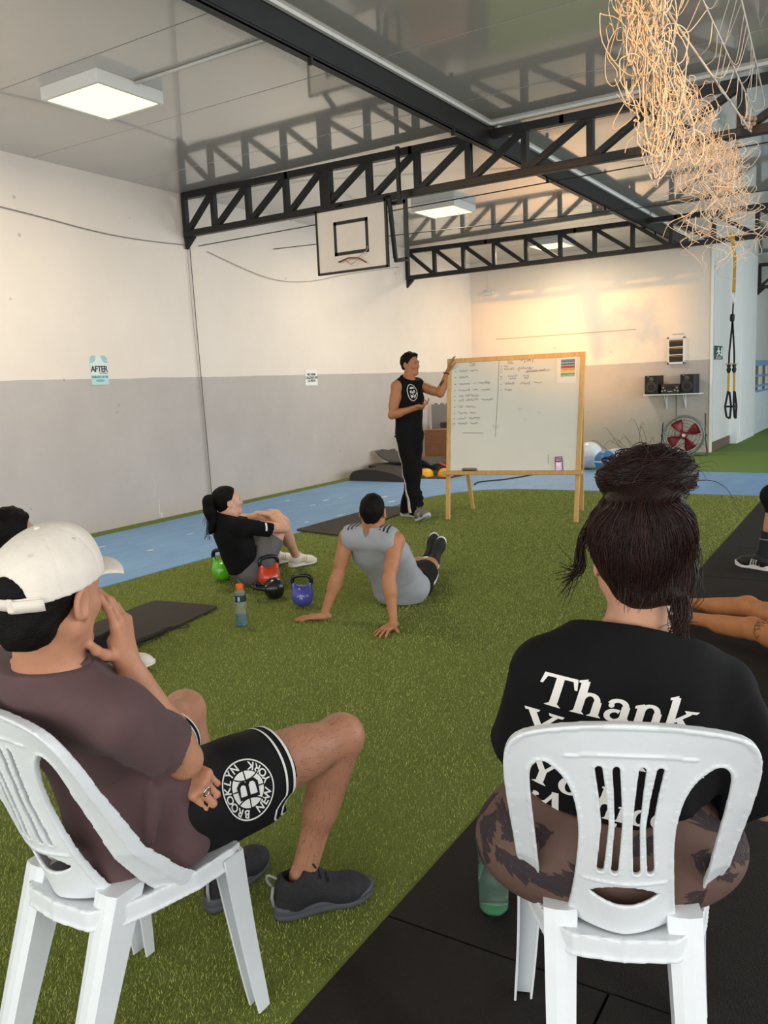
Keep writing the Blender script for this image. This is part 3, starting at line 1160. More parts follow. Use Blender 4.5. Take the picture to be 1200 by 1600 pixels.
flat('screen_bar', poly2d([[(-0.03, 0.02), (0.03, 0.02), (0.03, 0.062), (-0.03, 0.062)]]), (0, 0, 0), PR @ Vector((1, 0, 0)), PR @ Vector((0, 0, 1)), M('screen_red', '5b2340', 0.2, emit='6a2748', estr=0.3), ph, off=0.007)
flat('screen_text', merge2d(move2d(text2d('06:14', 0.02), 0, 0.042), poly2d([[(-0.02, 0.0), (0.02, 0.0), (0.02, 0.005), (-0.02, 0.005)], [(-0.02, -0.016), (0.015, -0.016), (0.015, -0.011), (-0.02, -0.011)]])), (0, 0, 0), PR @ Vector((1, 0, 0)), PR @ Vector((0, 0, 1)), M('screen_white', 'f0e6ee', 0.3, emit='f0e6ee', estr=0.4), ph, off=0.008)
er = thing('board_eraser', 'brown board eraser lying on the left of the whiteboard tray', 'eraser', EBM @ (epz(wb(0.17, 1)[0], 0.528, 0.03) + Vector((0, 0, 0.012))), ez)
box('grip', (0, 0, 0.006), (0.155, 0.045, 0.018), M('eraser_wood', '8a7550', 0.6, vary=0.1), er, bev=0.004)
box('felt_pad', (0, 0, -0.006), (0.15, 0.042, 0.012), M('felt', '4b463c', 0.9), er)
# ------------------------------------------------------------------ back wall fittings
sp = thing('wall_shelf', 'white wall shelf on the back wall holding two speakers and a stereo', 'shelf', (-3.72, 16.14, 1.09))
box('shelf_board', (0, 0, 0), (1.02, 0.32, 0.022), m_white_pl, sp, bev=0.003)
for x in (-0.14, 0.2):
    bm = bmesh.new()
    add_box(bm, (x, 0.13, -0.14), (0.025, 0.02, 0.26))
    beam_between(bm, (x, 0.12, -0.24), (x, -0.08, -0.015), 0.014, 0.02)
    link('shelf_bracket', from_bm(bm), m_white_pl, sp)
m_spk = M('speaker_black', '201f21', 0.4, vary=0.1)
for i, (x, lab) in enumerate(((-4.06, 'black loudspeaker on left end of the wall shelf'), (-3.42, 'black loudspeaker on right end of the wall shelf'))):
    s = thing('loudspeaker', lab, 'speaker', (x, 16.12, 1.102), math.radians(-12), 'loudspeakers on the wall shelf')
    box('cabinet', (0, 0, 0.172), (0.26, 0.24, 0.345), m_spk, s, bev=0.012, seg=2)
    lathe('woofer', [(0.105, 0.0), (0.1, 0.012), (0.085, 0.012), (0.03, -0.012), (0.028, -0.004), (0, 0.004)], M('cone_grey', '3a3634', 0.5), s, 24, ((0, -0.121, 0.13), (0, -1, 0)))
    lathe('tweeter', [(0.045, 0.0), (0.042, 0.008), (0.02, 0.003), (0, 0.01)], M('tweeter_grey', '55504b', 0.4), s, 18, ((0, -0.121, 0.275), (0, -1, 0)))
    box('name_badge', (-0.06, -0.123, 0.325), (0.03, 0.004, 0.012), m_steel, s)
st = thing('stereo', 'dark stereo unit with shiny knobs between the two shelf loudspeakers', 'stereo', (-3.74, 16.1, 1.102))
box('casing', (0, 0, 0.09), (0.325, 0.24, 0.18), M('stereo_brown', '2f2724', 0.35), st, bev=0.012, seg=2)
box('display', (0, -0.122, 0.12), (0.13, 0.006, 0.04), M('display', '161a1c', 0.2), st)
for x, z in ((-0.12, 0.11), (-0.09, 0.06), (0.12, 0.11), (0.09, 0.06), (0.14, 0.05), (-0.14, 0.05)):
    lathe('knob', [(0.018, 0), (0.016, 0.018), (0, 0.02)], m_steel, st, 12, ((x, -0.12, z), (0, -1, 0)))
box('slot', (0, -0.122, 0.045), (0.09, 0.006, 0.012), m_steel, st)
tag(tube('speaker_wire', spline([(-3.7, 16.28, 1.07), (-3.69, 16.27, 0.75), (-3.71, 16.26, 0.3), (-3.66, 16.2, 0.02)], 5), 0.006, m_wire), 'grey wire dropping from the wall shelf to the floor', 'wire')
hv = thing('wall_heater', 'white framed wall heater with three dark louvred bars on back wall', 'heater', (-3.70, 16.3, 1.64))
for cx, cz, sx, sz in ((0, 0.02, 0.31, 0.04), (0, 0.48, 0.31, 0.04), (-0.14, 0.25, 0.03, 0.5), (0.14, 0.25, 0.03, 0.5)):
    box('frame_bar', (cx, -0.03, cz), (sx, 0.06, sz), m_white_pl, hv, bev=0.004)
box('back_plate', (0, -0.012, 0.25), (0.27, 0.02, 0.46), M('heater_back', '37302a', 0.5), hv)
m_gold = M('warm_reflector', 'b48a4a', 0.4, metal=0.3)
for k in range(3):
    z = 0.115 + 0.14 * k
    box('louvre', (0, -0.035, z), (0.25, 0.02, 0.075), M('louvre_dark', '2c2419', 0.5), hv)
    box('divider', (0, -0.04, z + 0.056), (0.25, 0.03, 0.016), m_white_pl, hv)
    box('reflector_strip', (0, -0.046, z + 0.03), (0.25, 0.008, 0.008), m_gold, hv)
tag(box('heater_hook', (-3.68, 16.29, 2.19), (0.2, 0.02, 0.014), m_steel), 'thin steel rail just above the wall heater', 'hook')

# drum fan with red blades on a tube stand
fa = thing('drum_fan', 'round floor fan with red blades leaning by the back wall', 'fan', (-3.43, 15.75, 0.0), math.radians(8))
ctr = (0, -0.1, 0.36)
m_red = M('fan_red', '7d2230', 0.4, vary=0.1)
m_ring = M('fan_ring', '6f7a78', 0.4, metal=0.3)
ring = [(ctr[0] + 0.34 * math.cos(a), ctr[1], ctr[2] + 0.34 * math.sin(a)) for a in np.linspace(0, 2 * PI, 37)[:-1]]
bm = bmesh.new()
add_lathe(bm, [(0.33, -0.07), (0.36, -0.06), (0.365, 0.0), (0.36, 0.06), (0.33, 0.07), (0.325, 0.0), (0.33, -0.07)], 40, (ctr, (0, -1, 0)))
link('drum', from_bm(bm), m_ring, fa, None, True)
for k in range(4):
    a0 = k * PI / 2 + 0.5
    bm = bmesh.new()
    secs = []
    for r, w, tw in ((0.06, 0.30, 0.4), (0.14, 0.46, 0.32), (0.22, 0.50, 0.26), (0.29, 0.42, 0.2)):
        p = []
        for u in (-1, -0.4, 0.4, 1):
            a = a0 + u * w * 0.85
            p.append((ctr[0] + r * math.cos(a), ctr[1] - u * tw * 0.1, ctr[2] + r * math.sin(a)))
        secs.append([Vector(q) for q in p] + [Vector(q) + Vector((0, 0.006, 0)) for q in p[::-1]])
    add_loft(bm, secs)
    link('blade', from_bm(bm), m_red, fa, None, True)
lathe('hub', [(0.0, 0.05), (0.05, 0.045), (0.07, 0.0), (0.07, -0.06), (0, -0.06)], m_red, fa, 20, (ctr, (0, -1, 0)))
lathe('hub_cap', [(0.0, 0.07), (0.03, 0.062), (0.032, 0.04)], m_white_pl, fa, 16, (ctr, (0, -1, 0)))
bm = bmesh.new()
for r in (0.09, 0.15, 0.21, 0.27, 0.32):
    add_tube(bm, [(ctr[0] + r * math.cos(a), ctr[1] + 0.09, ctr[2] + r * math.sin(a)) for a in np.linspace(0, 2 * PI, 33)[:-1]], 0.0035, 4, False, True)
for k in range(8):
    a = k * PI / 4
    add_tube(bm, [(ctr[0], ctr[1] + 0.09, ctr[2]), (ctr[0] + 0.34 * math.cos(a), ctr[1] + 0.08, ctr[2] + 0.34 * math.sin(a))], 0.0035, 4)
g = link('rear_grille', from_bm(bm), m_ring, fa, None, True)
tube('stand_tube', [(0.36, -0.1, 0.75), (0.37, -0.1, 0.35), (0.40, -0.05, 0.03), (0.38, -0.32, 0.03), (0.2, -0.38, 0.03)], 0.014, M('stand_grey', '57585a', 0.35, metal=0.5), fa, 8)
tube('stand_tube', [(-0.36, -0.1, 0.60), (-0.37, -0.1, 0.35), (-0.40, -0.05, 0.03), (-0.38, -0.32, 0.03), (0.2, -0.38, 0.03)], 0.014, _mats['stand_grey'], fa, 8)
for s in (-1, 1):
    lathe('pivot_knob', [(0.02, 0), (0.02, 0.03), (0, 0.035)], m_black, fa, 12, ((s * 0.36, -0.1, 0.36), (s, 0, 0)))

# exit sign
ex = thing('exit_sign', 'small dark green exit sign with running figure beside corner post', 'sign', (-3.085, 16.95, 1.70), PI / 2)
box('plate', (0, -0.004, 0.12), (0.80, 0.008, 0.25), M('exit_green', '24463a', 0.5), ex)
m_sign = M('sign_white', 'e4ece6', 0.5)
fig = [ell2d(-0.02, 0.2, 0.06, 0.025, 12)[:-1], [(-0.1, 0.17), (0.06, 0.175), (0.10, 0.13), (-0.02, 0.11)], [(-0.02, 0.115), (0.1, 0.12), (0.26, 0.08), (0.22, 0.065)], [(-0.02, 0.115), (0.07, 0.11), (-0.12, 0.06), (-0.22, 0.07)], [(-0.1, 0.17), (-0.22, 0.13), (-0.2, 0.115), (-0.06, 0.15)], [(0.06, 0.17), (0.2, 0.15), (0.2, 0.135), (0.05, 0.15)], [(0.24, 0.22), (0.36, 0.22), (0.36, 0.06), (0.24, 0.06)]]
flat('running_figure', poly2d(fig), (0, -0.0085, 0), (1, 0, 0), (0, 0, 1), m_sign, ex)
flat('sign_text', move2d(text2d('SALIDA', 0.075), 0, 0.028), (0, -0.0085, 0), (2.2, 0, 0), (0, 0, 1), m_sign, ex)

# window in the far side wall, blue frame and bars
wn = struct(bpy.data.objects.new('window_1', None))
COL.objects.link(wn)
wn.location = (-2.985, 22.3, 1.0)
m_bl = M('window_blue', '7aa0cf', 0.5)
box('pane', (-0.02, 0, 0.28), (0.02, 3.0, 0.55), M('window_dark', '2a2d30', 0.2), wn)
for z, h in ((0.62, 0.12), (0.33, 0.045), (0.1, 0.045), (-0.02, 0.045)):
    box('frame_rail', (0.02, 0, z), (0.05, 3.2, h), m_bl, wn)
for k in range(6):
    box('bar', (0.01, -1.35 + 0.54 * k, 0.28), (0.04, 0.16, 0.58), M('bar_pale', 'cfd6da', 0.5) if k % 2 else M('bar_brown', '7c6a4b', 0.5), wn)

# suspension trainer on the middle truss
su = thing('suspension_trainer', 'black and yellow suspension straps hanging from the middle truss', 'straps', (-2.26, 13.44, 0.75))
m_yel = M('strap_yellow', 'c99a2b', 0.7, vary=0.08)
m_blk = M('strap_black', '1b1b1d', 0.7)


def strap(nm, pts, w, mat, t=0.006):
    bm = bmesh.new()
    for a, b in zip(pts, pts[1:]):
        beam_between(bm, a, b, w, t, up=(0, 1, 0))
    return link(nm, from_bm(bm), mat, su)


strap('anchor_strap', [(-0.02, 0, 2.64), (0.02, 0.0, 2.35), (0.015, 0, 1.86)], 0.045, m_yel)
bm = bmesh.new()
add_box(bm, (-0.02, 0, 2.66), (0.06, 0.1, 0.11))
link('anchor_loop', from_bm(bm), m_yel, su)
tube('carabiner', spline([(0.015, 0, 1.88), (0.035, 0, 1.8), (0.015, 0, 1.7), (-0.005, 0, 1.8)], 4, True), 0.006, m_steel, su, 6, True)
strap('main_strap', [(0.01, 0, 1.72), (0.005, 0, 1.55)], 0.02, m_blk)
lathe('equaliser', [(0, 0.06), (0.03, 0.05), (0.035, 0.0), (0.03, -0.05), (0, -0.06)], m_blk, su, 12, ((0.0, 0, 1.5), (0, 0, 1)))
for s, x0 in ((-1, -0.035), (1, 0.04)):
    strap('side_strap', [(0.005, 0, 1.46), (x0 * 0.9, 0, 1.0), (x0, 0, 0.82)], 0.026, m_blk)
    lathe('buckle', [(0, 0.05), (0.035, 0.03), (0.02, 0.0), (0.035, -0.03), (0.02, -0.08), (0, -0.08)], m_blk, su, 10, ((x0, 0, 0.78), (0, 0, 1)))
    tube('buckle_tab', [(x0 - 0.05, 0, 0.83), (x0 + 0.05, 0, 0.83)], 0.008, m_yel, su)
    strap('lower_strap', [(x0, 0, 0.70), (x0 * 1.1, 0, 0.42)], 0.034, m_yel)
    strap('foot_cradle', [(x0 * 1.1, 0, 0.43), (x0 * 1.6 - 0.02, -0.01, 0.2), (x0 * 1.5, -0.02, 0.05), (x0 * 1.1 + 0.03, 0, 0.02), (x0 + 0.04, 0.01, 0.2), (x0 + 0.015, 0, 0.42)], 0.03, m_blk)
    tube('grip', [(x0 - 0.05, 0, 0.2), (x0 + 0.05, 0, 0.2)], 0.014, m_blk, su, 8)

# ------------------------------------------------------------------ gear against the left corner
def sheet(name, prof, y0, y1, mat, th, label, cat, sk=0.0, solid=False):
    """a folded foam sheet: profile [(x, z)] swept in y"""
    bm = bmesh.new()
    P = spline([(x, 0, z) for x, z in prof], 6)
    secs = []
    for yy, s in ((y0, 0), (y0 + (y1 - y0) * 0.35, 0.02), (y0 + (y1 - y0) * 0.7, -0.015), (y1, 0.0)):
        top = [Vector((p.x + sk * (yy - y0), yy, max(p.z + s * p.z * 2, 0.0) + th)) for p in P]
        bot = [Vector((p.x + sk * (yy - y0), yy, 0.0 if solid else max(p.z + s * p.z * 2, 0.0))) for p in P[::-1]]
        secs.append(top + bot)
    add_loft(bm, secs)
    return tag(link(name, from_bm(bm), mat, None, None, False), label, cat)


m_grey_foam = M('grey_foam', '4a4743', 0.85, vary=0.1, bump=0.2, bscale=150)
sheet('floor_mat', [(-7.55, 0.05), (-7.45, 0.14), (-7.15, 0.165), (-6.9, 0.14), (-6.68, 0.09), (-6.5, 0.004)], 10.98, 11.6, m_mat, 0.02, 'dark floor mat draped low against the left wall, front of the mat heap', 'mat', 0.0, True)
sheet('floor_mat', [(-7.66, 0.37), (-7.54, 0.27), (-7.35, 0.20), (-7.05, 0.20), (-6.8, 0.25), (-6.6, 0.16)], 11.95, 12.45, m_grey_foam, 0.022, 'grey floor mat with a raised curled corner at back of the mat heap', 'mat', sk=0.15)
sheet('floor_mat', [(-7.62, 0.16), (-7.3, 0.13), (-7.0, 0.12), (-6.75, 0.08), (-6.55, 0.01)], 11.66, 12.4, m_mat, 0.02, 'dark folded floor mat in the middle of the mat heap', 'mat', 0.1, True)
pf = thing('plyo_box', 'brown wooden plyo box standing behind the mat heap', 'wooden box', (-6.84, 13.2, 0.0), math.radians(2))
m_ply = M('plywood_brown', '7d5233', 0.6, vary=0.15, scale=6, stretch=(1, 1, 5))
box('front_panel', (0, -0.29, 0.44), (0.78, 0.02, 0.44), m_ply, pf, bev=0.003)
box('side_panel', (-0.38, 0, 0.44), (0.02, 0.56, 0.44), m_ply, pf)
box('side_panel', (0.38, 0, 0.44), (0.02, 0.56, 0.44), m_ply, pf)
box('back_panel', (0, 0.29, 0.44), (0.78, 0.02, 0.44), m_ply, pf)
box('top_panel', (0, 0, 0.665), (0.8, 0.6, 0.02), m_ply, pf, bev=0.003)
box('base_step', (0, -0.03, 0.11), (0.84, 0.64, 0.22), M('plywood_pale', '94683f', 0.6, vary=0.15, scale=6), pf, bev=0.004)
tag(box('dark_crate', (-6.80, 13.82, 0.385), (0.95, 0.46, 0.77), M('crate_dark', '2f322e', 0.7, vary=0.1), bev=0.01), 'dark crate standing behind the brown plyo box', 'crate')
fm = thing('puzzle_mat', 'grey interlocking foam tile standing upright behind the dark crate', 'foam tile', (-7.52, 14.2, 0.0), 0.0)
prof = [(-0.26, 0.0), (0.26, 0.0)]
n = 12
for k in range(n):
    z0 = 1.08 * k / n
    dx = 0.0 if k % 2 else 0.025
    prof += [(0.26 + dx, z0), (0.26 + dx, z0 + 1.08 / n)]
for k in range(8):
    x0 = 0.26 - 0.52 * k / 8
    dz = 0.0 if k % 2 else 0.028
    prof += [(x0, 1.08 + dz), (x0 - 0.52 / 8, 1.08 + dz)]
bm = bmesh.new()
vs1 = [bm.verts.new((x, 0, z)) for x, z in prof]
f = bm.faces.new(vs1)
r = bmesh.ops.extrude_face_region(bm, geom=[f])
bmesh.ops.translate(bm, verts=[q for q in r['geom'] if isinstance(q, bmesh.types.BMVert)], vec=(0, 0.03, 0))
bmesh.ops.triangulate(bm, faces=[q for q in bm.faces if len(q.verts) > 4])
link('tile', from_bm(bm), M('foam_grey', '8f8a86', 0.85, vary=0.06, bump=0.2, bscale=90), fm)
rf = thing('red_frame', 'red tubular frame with dark mesh leaning beside the yellow domes', 'frame', (-6.62, 12.25, 0.0))
m_redf = M('frame_red', 'c0303a', 0.4)
pts = [(-0.36, 0.02, 0.035), (0.24, -0.17, 0.035), (0.36, -0.14, 0.09), (-0.36, 0.06, 0.27)]
for a, b in zip(pts, pts[1:] + pts[:1]):
    tube('frame_tube', [a, b], 0.02, m_redf, rf, 8)
bm = bmesh.new()
bm.faces.new([bm.verts.new(Vector(p) * 0.97) for p in pts])
link('mesh_panel', from_bm(bm), M('mesh_dark', '4a4d48', 0.8), rf)
tag(prism('dome_mat', [(-6.85, 11.45), (-6.05, 11.5), (-6.0, 12.0), (-6.8, 11.95)], 0.001, 0.010, m_mat), 'thin dark mat lying under the yellow domes', 'mat')
for x, y, lab in ((-6.55, 11.70, 'yellow half dome nearer the man standing, beside the red frame'), (-6.25, 11.80, 'yellow half dome next to the whiteboard left leg')):
    d = thing('balance_dome', lab, 'balance dome', (x, y, 0.0105), random.random(), 'yellow half domes')
    lathe('shell', [(0.125, 0.0), (0.125, 0.022), (0.12, 0.05), (0.105, 0.085), (0.075, 0.112), (0.038, 0.124), (0, 0.127)], M('dome_yellow', 'e8a920', 0.45, vary=0.05), d, 28)
    lathe('rim', [(0.128, 0.0), (0.131, 0.009), (0.128, 0.018)], M('dome_rim', 'd7991c', 0.5), d, 28)
mb = thing('medicine_ball', 'black medicine ball with pale mark resting beside the wooden box', 'ball', (-6.50, 12.62, 0.0))
lathe('ball', [(0, 0.0)] + [(0.15 * math.sin(a), 0.15 - 0.15 * math.cos(a)) for a in np.linspace(0.15, PI - 0.15, 14)] + [(0, 0.30)], M('ball_black', '1f1f20', 0.4), mb, 28)
flat('ball_mark', poly2d(stroke2d(ell2d(0, 0, 0.045, 0.028, 16), 0.011) + stroke2d([(-0.035, 0), (0.035, 0)], 0.011)), (0.02, -0.151, 0.17), (1, 0, 0), (0, 0, 1), M('mark_grey', '9a9a98', 0.5), mb)
# balls right of the board
for x, y, r, c1, lab in ((-3.98, 12.85, 0.17, '3f77ad', 'blue exercise ball on the floor right of the whiteboard'), (-4.36, 13.22, 0.22, 'd8dde0', 'white exercise ball half behind the whiteboard leg')):
    b = thing('exercise_ball', lab, 'ball', (x, y, 0.001))
    lathe('shell', [(0, 0.0)] + [(r * math.sin(a), r - r * math.cos(a)) for a in np.linspace(0.12, PI - 0.12, 16)] + [(0, 2 * r)], M('ball_' + c1, c1, 0.35, vary=0.05), b, 30)
    lathe('seam_band', [(r * 1.0, r - 0.012), (r * 1.004, r), (r * 1.0, r + 0.012)], M('ball_band', 'c8d4dc', 0.4), b, 30)
    lathe('valve', [(0.015, 0.0), (0.014, 0.006), (0, 0.007)], m_white_pl, b, 10, ((0, -r, r), (0, -1, 0)))
cr = thing('storage_crate', 'low white storage crate behind the blue ball by the back wall', 'crate', (-3.75, 13.55, 0.0), math.radians(4))
for cx, cy, sx, sy in ((0, -0.2, 0.7, 0.02), (0, 0.2, 0.7, 0.02), (-0.34, 0, 0.02, 0.4), (0.34, 0, 0.02, 0.4)):
    box('side', (cx, cy, 0.15), (sx, sy, 0.28), m_white_pl, cr, bev=0.004)
box('bottom', (0, 0, 0.01), (0.68, 0.4, 0.02), m_white_pl, cr)
box('rim', (0, -0.2, 0.29), (0.74, 0.04, 0.02), m_white_pl, cr)
tag(tube('floor_cable', spline([(-5.0, 12.95, 0.01), (-4.95, 12.2, 0.01), (-5.1, 11.6, 0.01), (-5.35, 11.2, 0.01), (-5.3, 10.9, 0.01)], 6), 0.012, m_black), 'black cable lying on the blue track behind the whiteboard', 'cable')

# ------------------------------------------------------------------ hanging net
def net_strands():
    bm = bmesh.new()
    r = random.Random(11)

    def rope(y):                       # carrying rope
        return Vector((-1.18 + 0.02 * (y - 7.7), y, 3.40 + 0.03 * (7.7 - y)))
    def loop(c, a, b, th, up):
        ax = Vector((r.gauss(0, 1), r.gauss(0, 0.8), r.gauss(0, 0.3))).normalized()
        dn = Vector((r.gauss(0, up), r.gauss(0, up), -1)).normalized()
        pts = []
        ph = r.uniform(0, 6.28)
        full = r.random() < 0.6
        for i in range(8):
            t = ph + (2 * PI if full else PI * 1.2) * i / 8
            pts.append(c + ax * a * math.cos(t) + dn * b * math.sin(t) + Vector((r.gauss(0, 0.01), r.gauss(0, 0.01), r.gauss(0, 0.01))))
        add_tube(bm, spline(pts, 3, full), th, 3, False, full)
    for k in range(175):               # heavy hank hanging from the near end of the rope
        u = r.random()
        p = Vector((-1.31, 4.86, 3.62)).lerp(Vector((-1.22, 5.02, 2.72)), u)
        w = 0.045 + 0.035 * math.sin(u * 3.1)
        loop(p + Vector((r.gauss(0, w), r.gauss(0, w * 1.2), 0)), r.uniform(0.03, 0.085), r.uniform(0.07, 0.20), 0.0036, 0.3)
    for k in range(235):               # finer bunched mesh under the rope towards the truss
        y = 5.5 + 1.95 * r.random() ** 0.8
        s = (y - 5.5) / 1.95
        c = rope(y) + Vector((-0.06 + r.gauss(0, 0.07), r.gauss(0, 0.06), -(0.22 + (0.42 + 0.12 * s) * r.random())))
        loop(c, r.uniform(0.025, 0.07), r.uniform(0.04, 0.12), 0.0024, 0.6)
    return link('net_cords', from_bm(bm), M('net_white', 'cfc5b6', 0.8, vary=0.06), None, None, True), rope


nt_ = thing('sports_net', 'bunched white sports net hanging from a rope under ceiling right', 'net', (-1.18, 7.7, 3.4))
o, rope = net_strands()
o.data.transform(Matrix.Translation(-nt_.location))
o.parent = nt_
o['kind'] = 'stuff'
m_net = _mats['net_white']
L_ = nt_.location
tube('carrying_rope', [rope(y) - L_ for y in (1.5, 3, 4.5, 6, 7.7)], 0.009, m_net, nt_, 6)
top_rope = lambda y: Vector((-0.78 - 0.33 * max(0, (y - 3.0) / 4.7), y, 3.78 - 0.02 * max(0, y - 5)))
tube('top_rope', [top_rope(y) - L_ for y in (1.5, 3, 4.5, 6, 7.7)], 0.008, m_net, nt_, 6)
mid_rope = lambda y: (rope(y) * 0.5 + top_rope(y) * 0.5 + Vector((0, 0, -0.05)))
tube('middle_rope', [mid_rope(y) - L_ for y in (1.5, 3, 4.5, 6, 7.6)], 0.006, m_net, nt_, 6)
bm = bmesh.new()
r = random.Random(5)
for k in range(26):
    y = 3.0 + 4.6 * k / 26
    y2 = y + r.uniform(-0.15, 0.3)
    for A, B in ((top_rope(y), mid_rope(y2)), (mid_rope(y), rope(y2))):
        m = (A + B) / 2 + Vector((r.uniform(-0.05, 0.05), r.uniform(-0.1, 0.1), -r.uniform(0.02, 0.12)))
        add_tube(bm, spline([A - L_, m - L_, B - L_], 5), 0.0032, 3, False)
for k in range(60):                    # fine tangle trailing near the truss
    y = r.uniform(6.0, 7.6)
    c = rope(y) + Vector((r.gauss(-0.02, 0.13), r.gauss(0, 0.1), -r.uniform(0.5, 1.0)))
    pts = [c + Vector((r.gauss(0, 0.07), r.gauss(0, 0.07), -0.06 * i + r.gauss(0, 0.03))) for i in range(5)]
    add_tube(bm, [q - L_ for q in spline(pts, 4)], 0.0026, 3, False)
link('mesh_twine', from_bm(bm), m_net, nt_, None, True)['kind'] = 'stuff'
bm = bmesh.new()
for k in range(9):
    c = rope(7.55 + 0.02 * k) - L_
    add_lathe(bm, [(0, -0.02), (0.02, -0.01), (0.02, 0.01), (0, 0.02)], 8, (c + Vector((r.gauss(0, 0.015), 0, -0.03 * k % 0.1)), (0, 1, 0)))
link('end_knot', from_bm(bm), M('knot_grey', '8a857b', 0.8), nt_, None, True)

# ------------------------------------------------------------------ turf pile: nobody could count the blades
def turf_pile():
    n = 450000
    y = 0.9 + 9.75 * RNG.random(n * 2) ** 2.1
    x = -5.38 + 4.25 * RNG.random(n * 2)
    ok = (x < (-1.175 - 0.0215 * y)) & ((y < 9.2) | (np.hypot(x + 4.0, (y - 9.2) * 0.95) < 1.38) | (x > -4.0))
    d = np.hypot(x, y)
    ok &= np.arctan2(-x, y) < 1.25
    x, y = x[ok][:n], y[ok][:n]
    m = len(x)
    h = RNG.uniform(0.007, 0.015, m) * (1 + 0.1 * np.sin(x * 7) * np.sin(y * 5))
    a = RNG.uniform(0, 2 * PI, m)
    w = RNG.uniform(0.0009, 0.0017, m) * (1 + 0.30 * np.maximum(0, y - 2))
    lx, ly = RNG.normal(0.0015, 0.0045, m), RNG.normal(0.001, 0.0045, m)
    V = np.zeros((m, 3, 3), np.float32)
    V[:, 0] = np.stack([x - w * np.cos(a), y - w * np.sin(a), np.full(m, -0.008)], 1)
    V[:, 1] = np.stack([x + w * np.cos(a), y + w * np.sin(a), np.full(m, -0.008)], 1)
    V[:, 2] = np.stack([x + lx, y + ly, -0.008 + h], 1)
    me = bpy.data.meshes.new('pile')
    me.vertices.add(m * 3)
    me.vertices.foreach_set('co', V.ravel())
    me.loops.add(m * 3)
    me.loops.foreach_set('vertex_index', np.arange(m * 3, dtype=np.int32))
    me.polygons.add(m)
    me.polygons.foreach_set('loop_start', np.arange(0, m * 3, 3, dtype=np.int32))
    me.update(calc_edges=True)
    at = me.attributes.new('tint', 'FLOAT', 'FACE')
    at.data.foreach_set('value', RNG.random(m).astype(np.float32))
    mt = bpy.data.materials.new('turf_blades')
    mt.use_nodes = True
    nt = mt.node_tree
    b = nt.nodes['Principled BSDF']
    b.inputs['Roughness'].default_value = 0.6
    b.inputs['Specular IOR Level'].default_value = 0.25
    an = nt.nodes.new('ShaderNodeAttribute')
    an.attribute_name = 'tint'
    rp = nt.nodes.new('ShaderNodeValToRGB')
    rp.color_ramp.elements[0].color = lin('566122')
    rp.color_ramp.elements[1].color = lin('bcbf72')
    e = rp.color_ramp.elements.new(0.55)
    e.color = lin('8f9a49')
    nt.links.new(an.outputs['Fac'], rp.inputs[0])
    nt.links.new(rp.outputs[0], b.inputs['Base Color'])
    return link('turf_pile', me, mt)


tag(turf_pile(), 'short green artificial turf pile covering the middle of the floor', 'grass', None, 'stuff')
# ------------------------------------------------------------------ white plastic chairs
def capsule2(P, a, b, r):
    a, b = np.array(a), np.array(b)
    h = np.clip(((P - a) @ (b - a)) / ((b - a) @ (b - a)), 0, 1)
    return np.linalg.norm(P - a - h[:, None] * (b - a), axis=1) - r


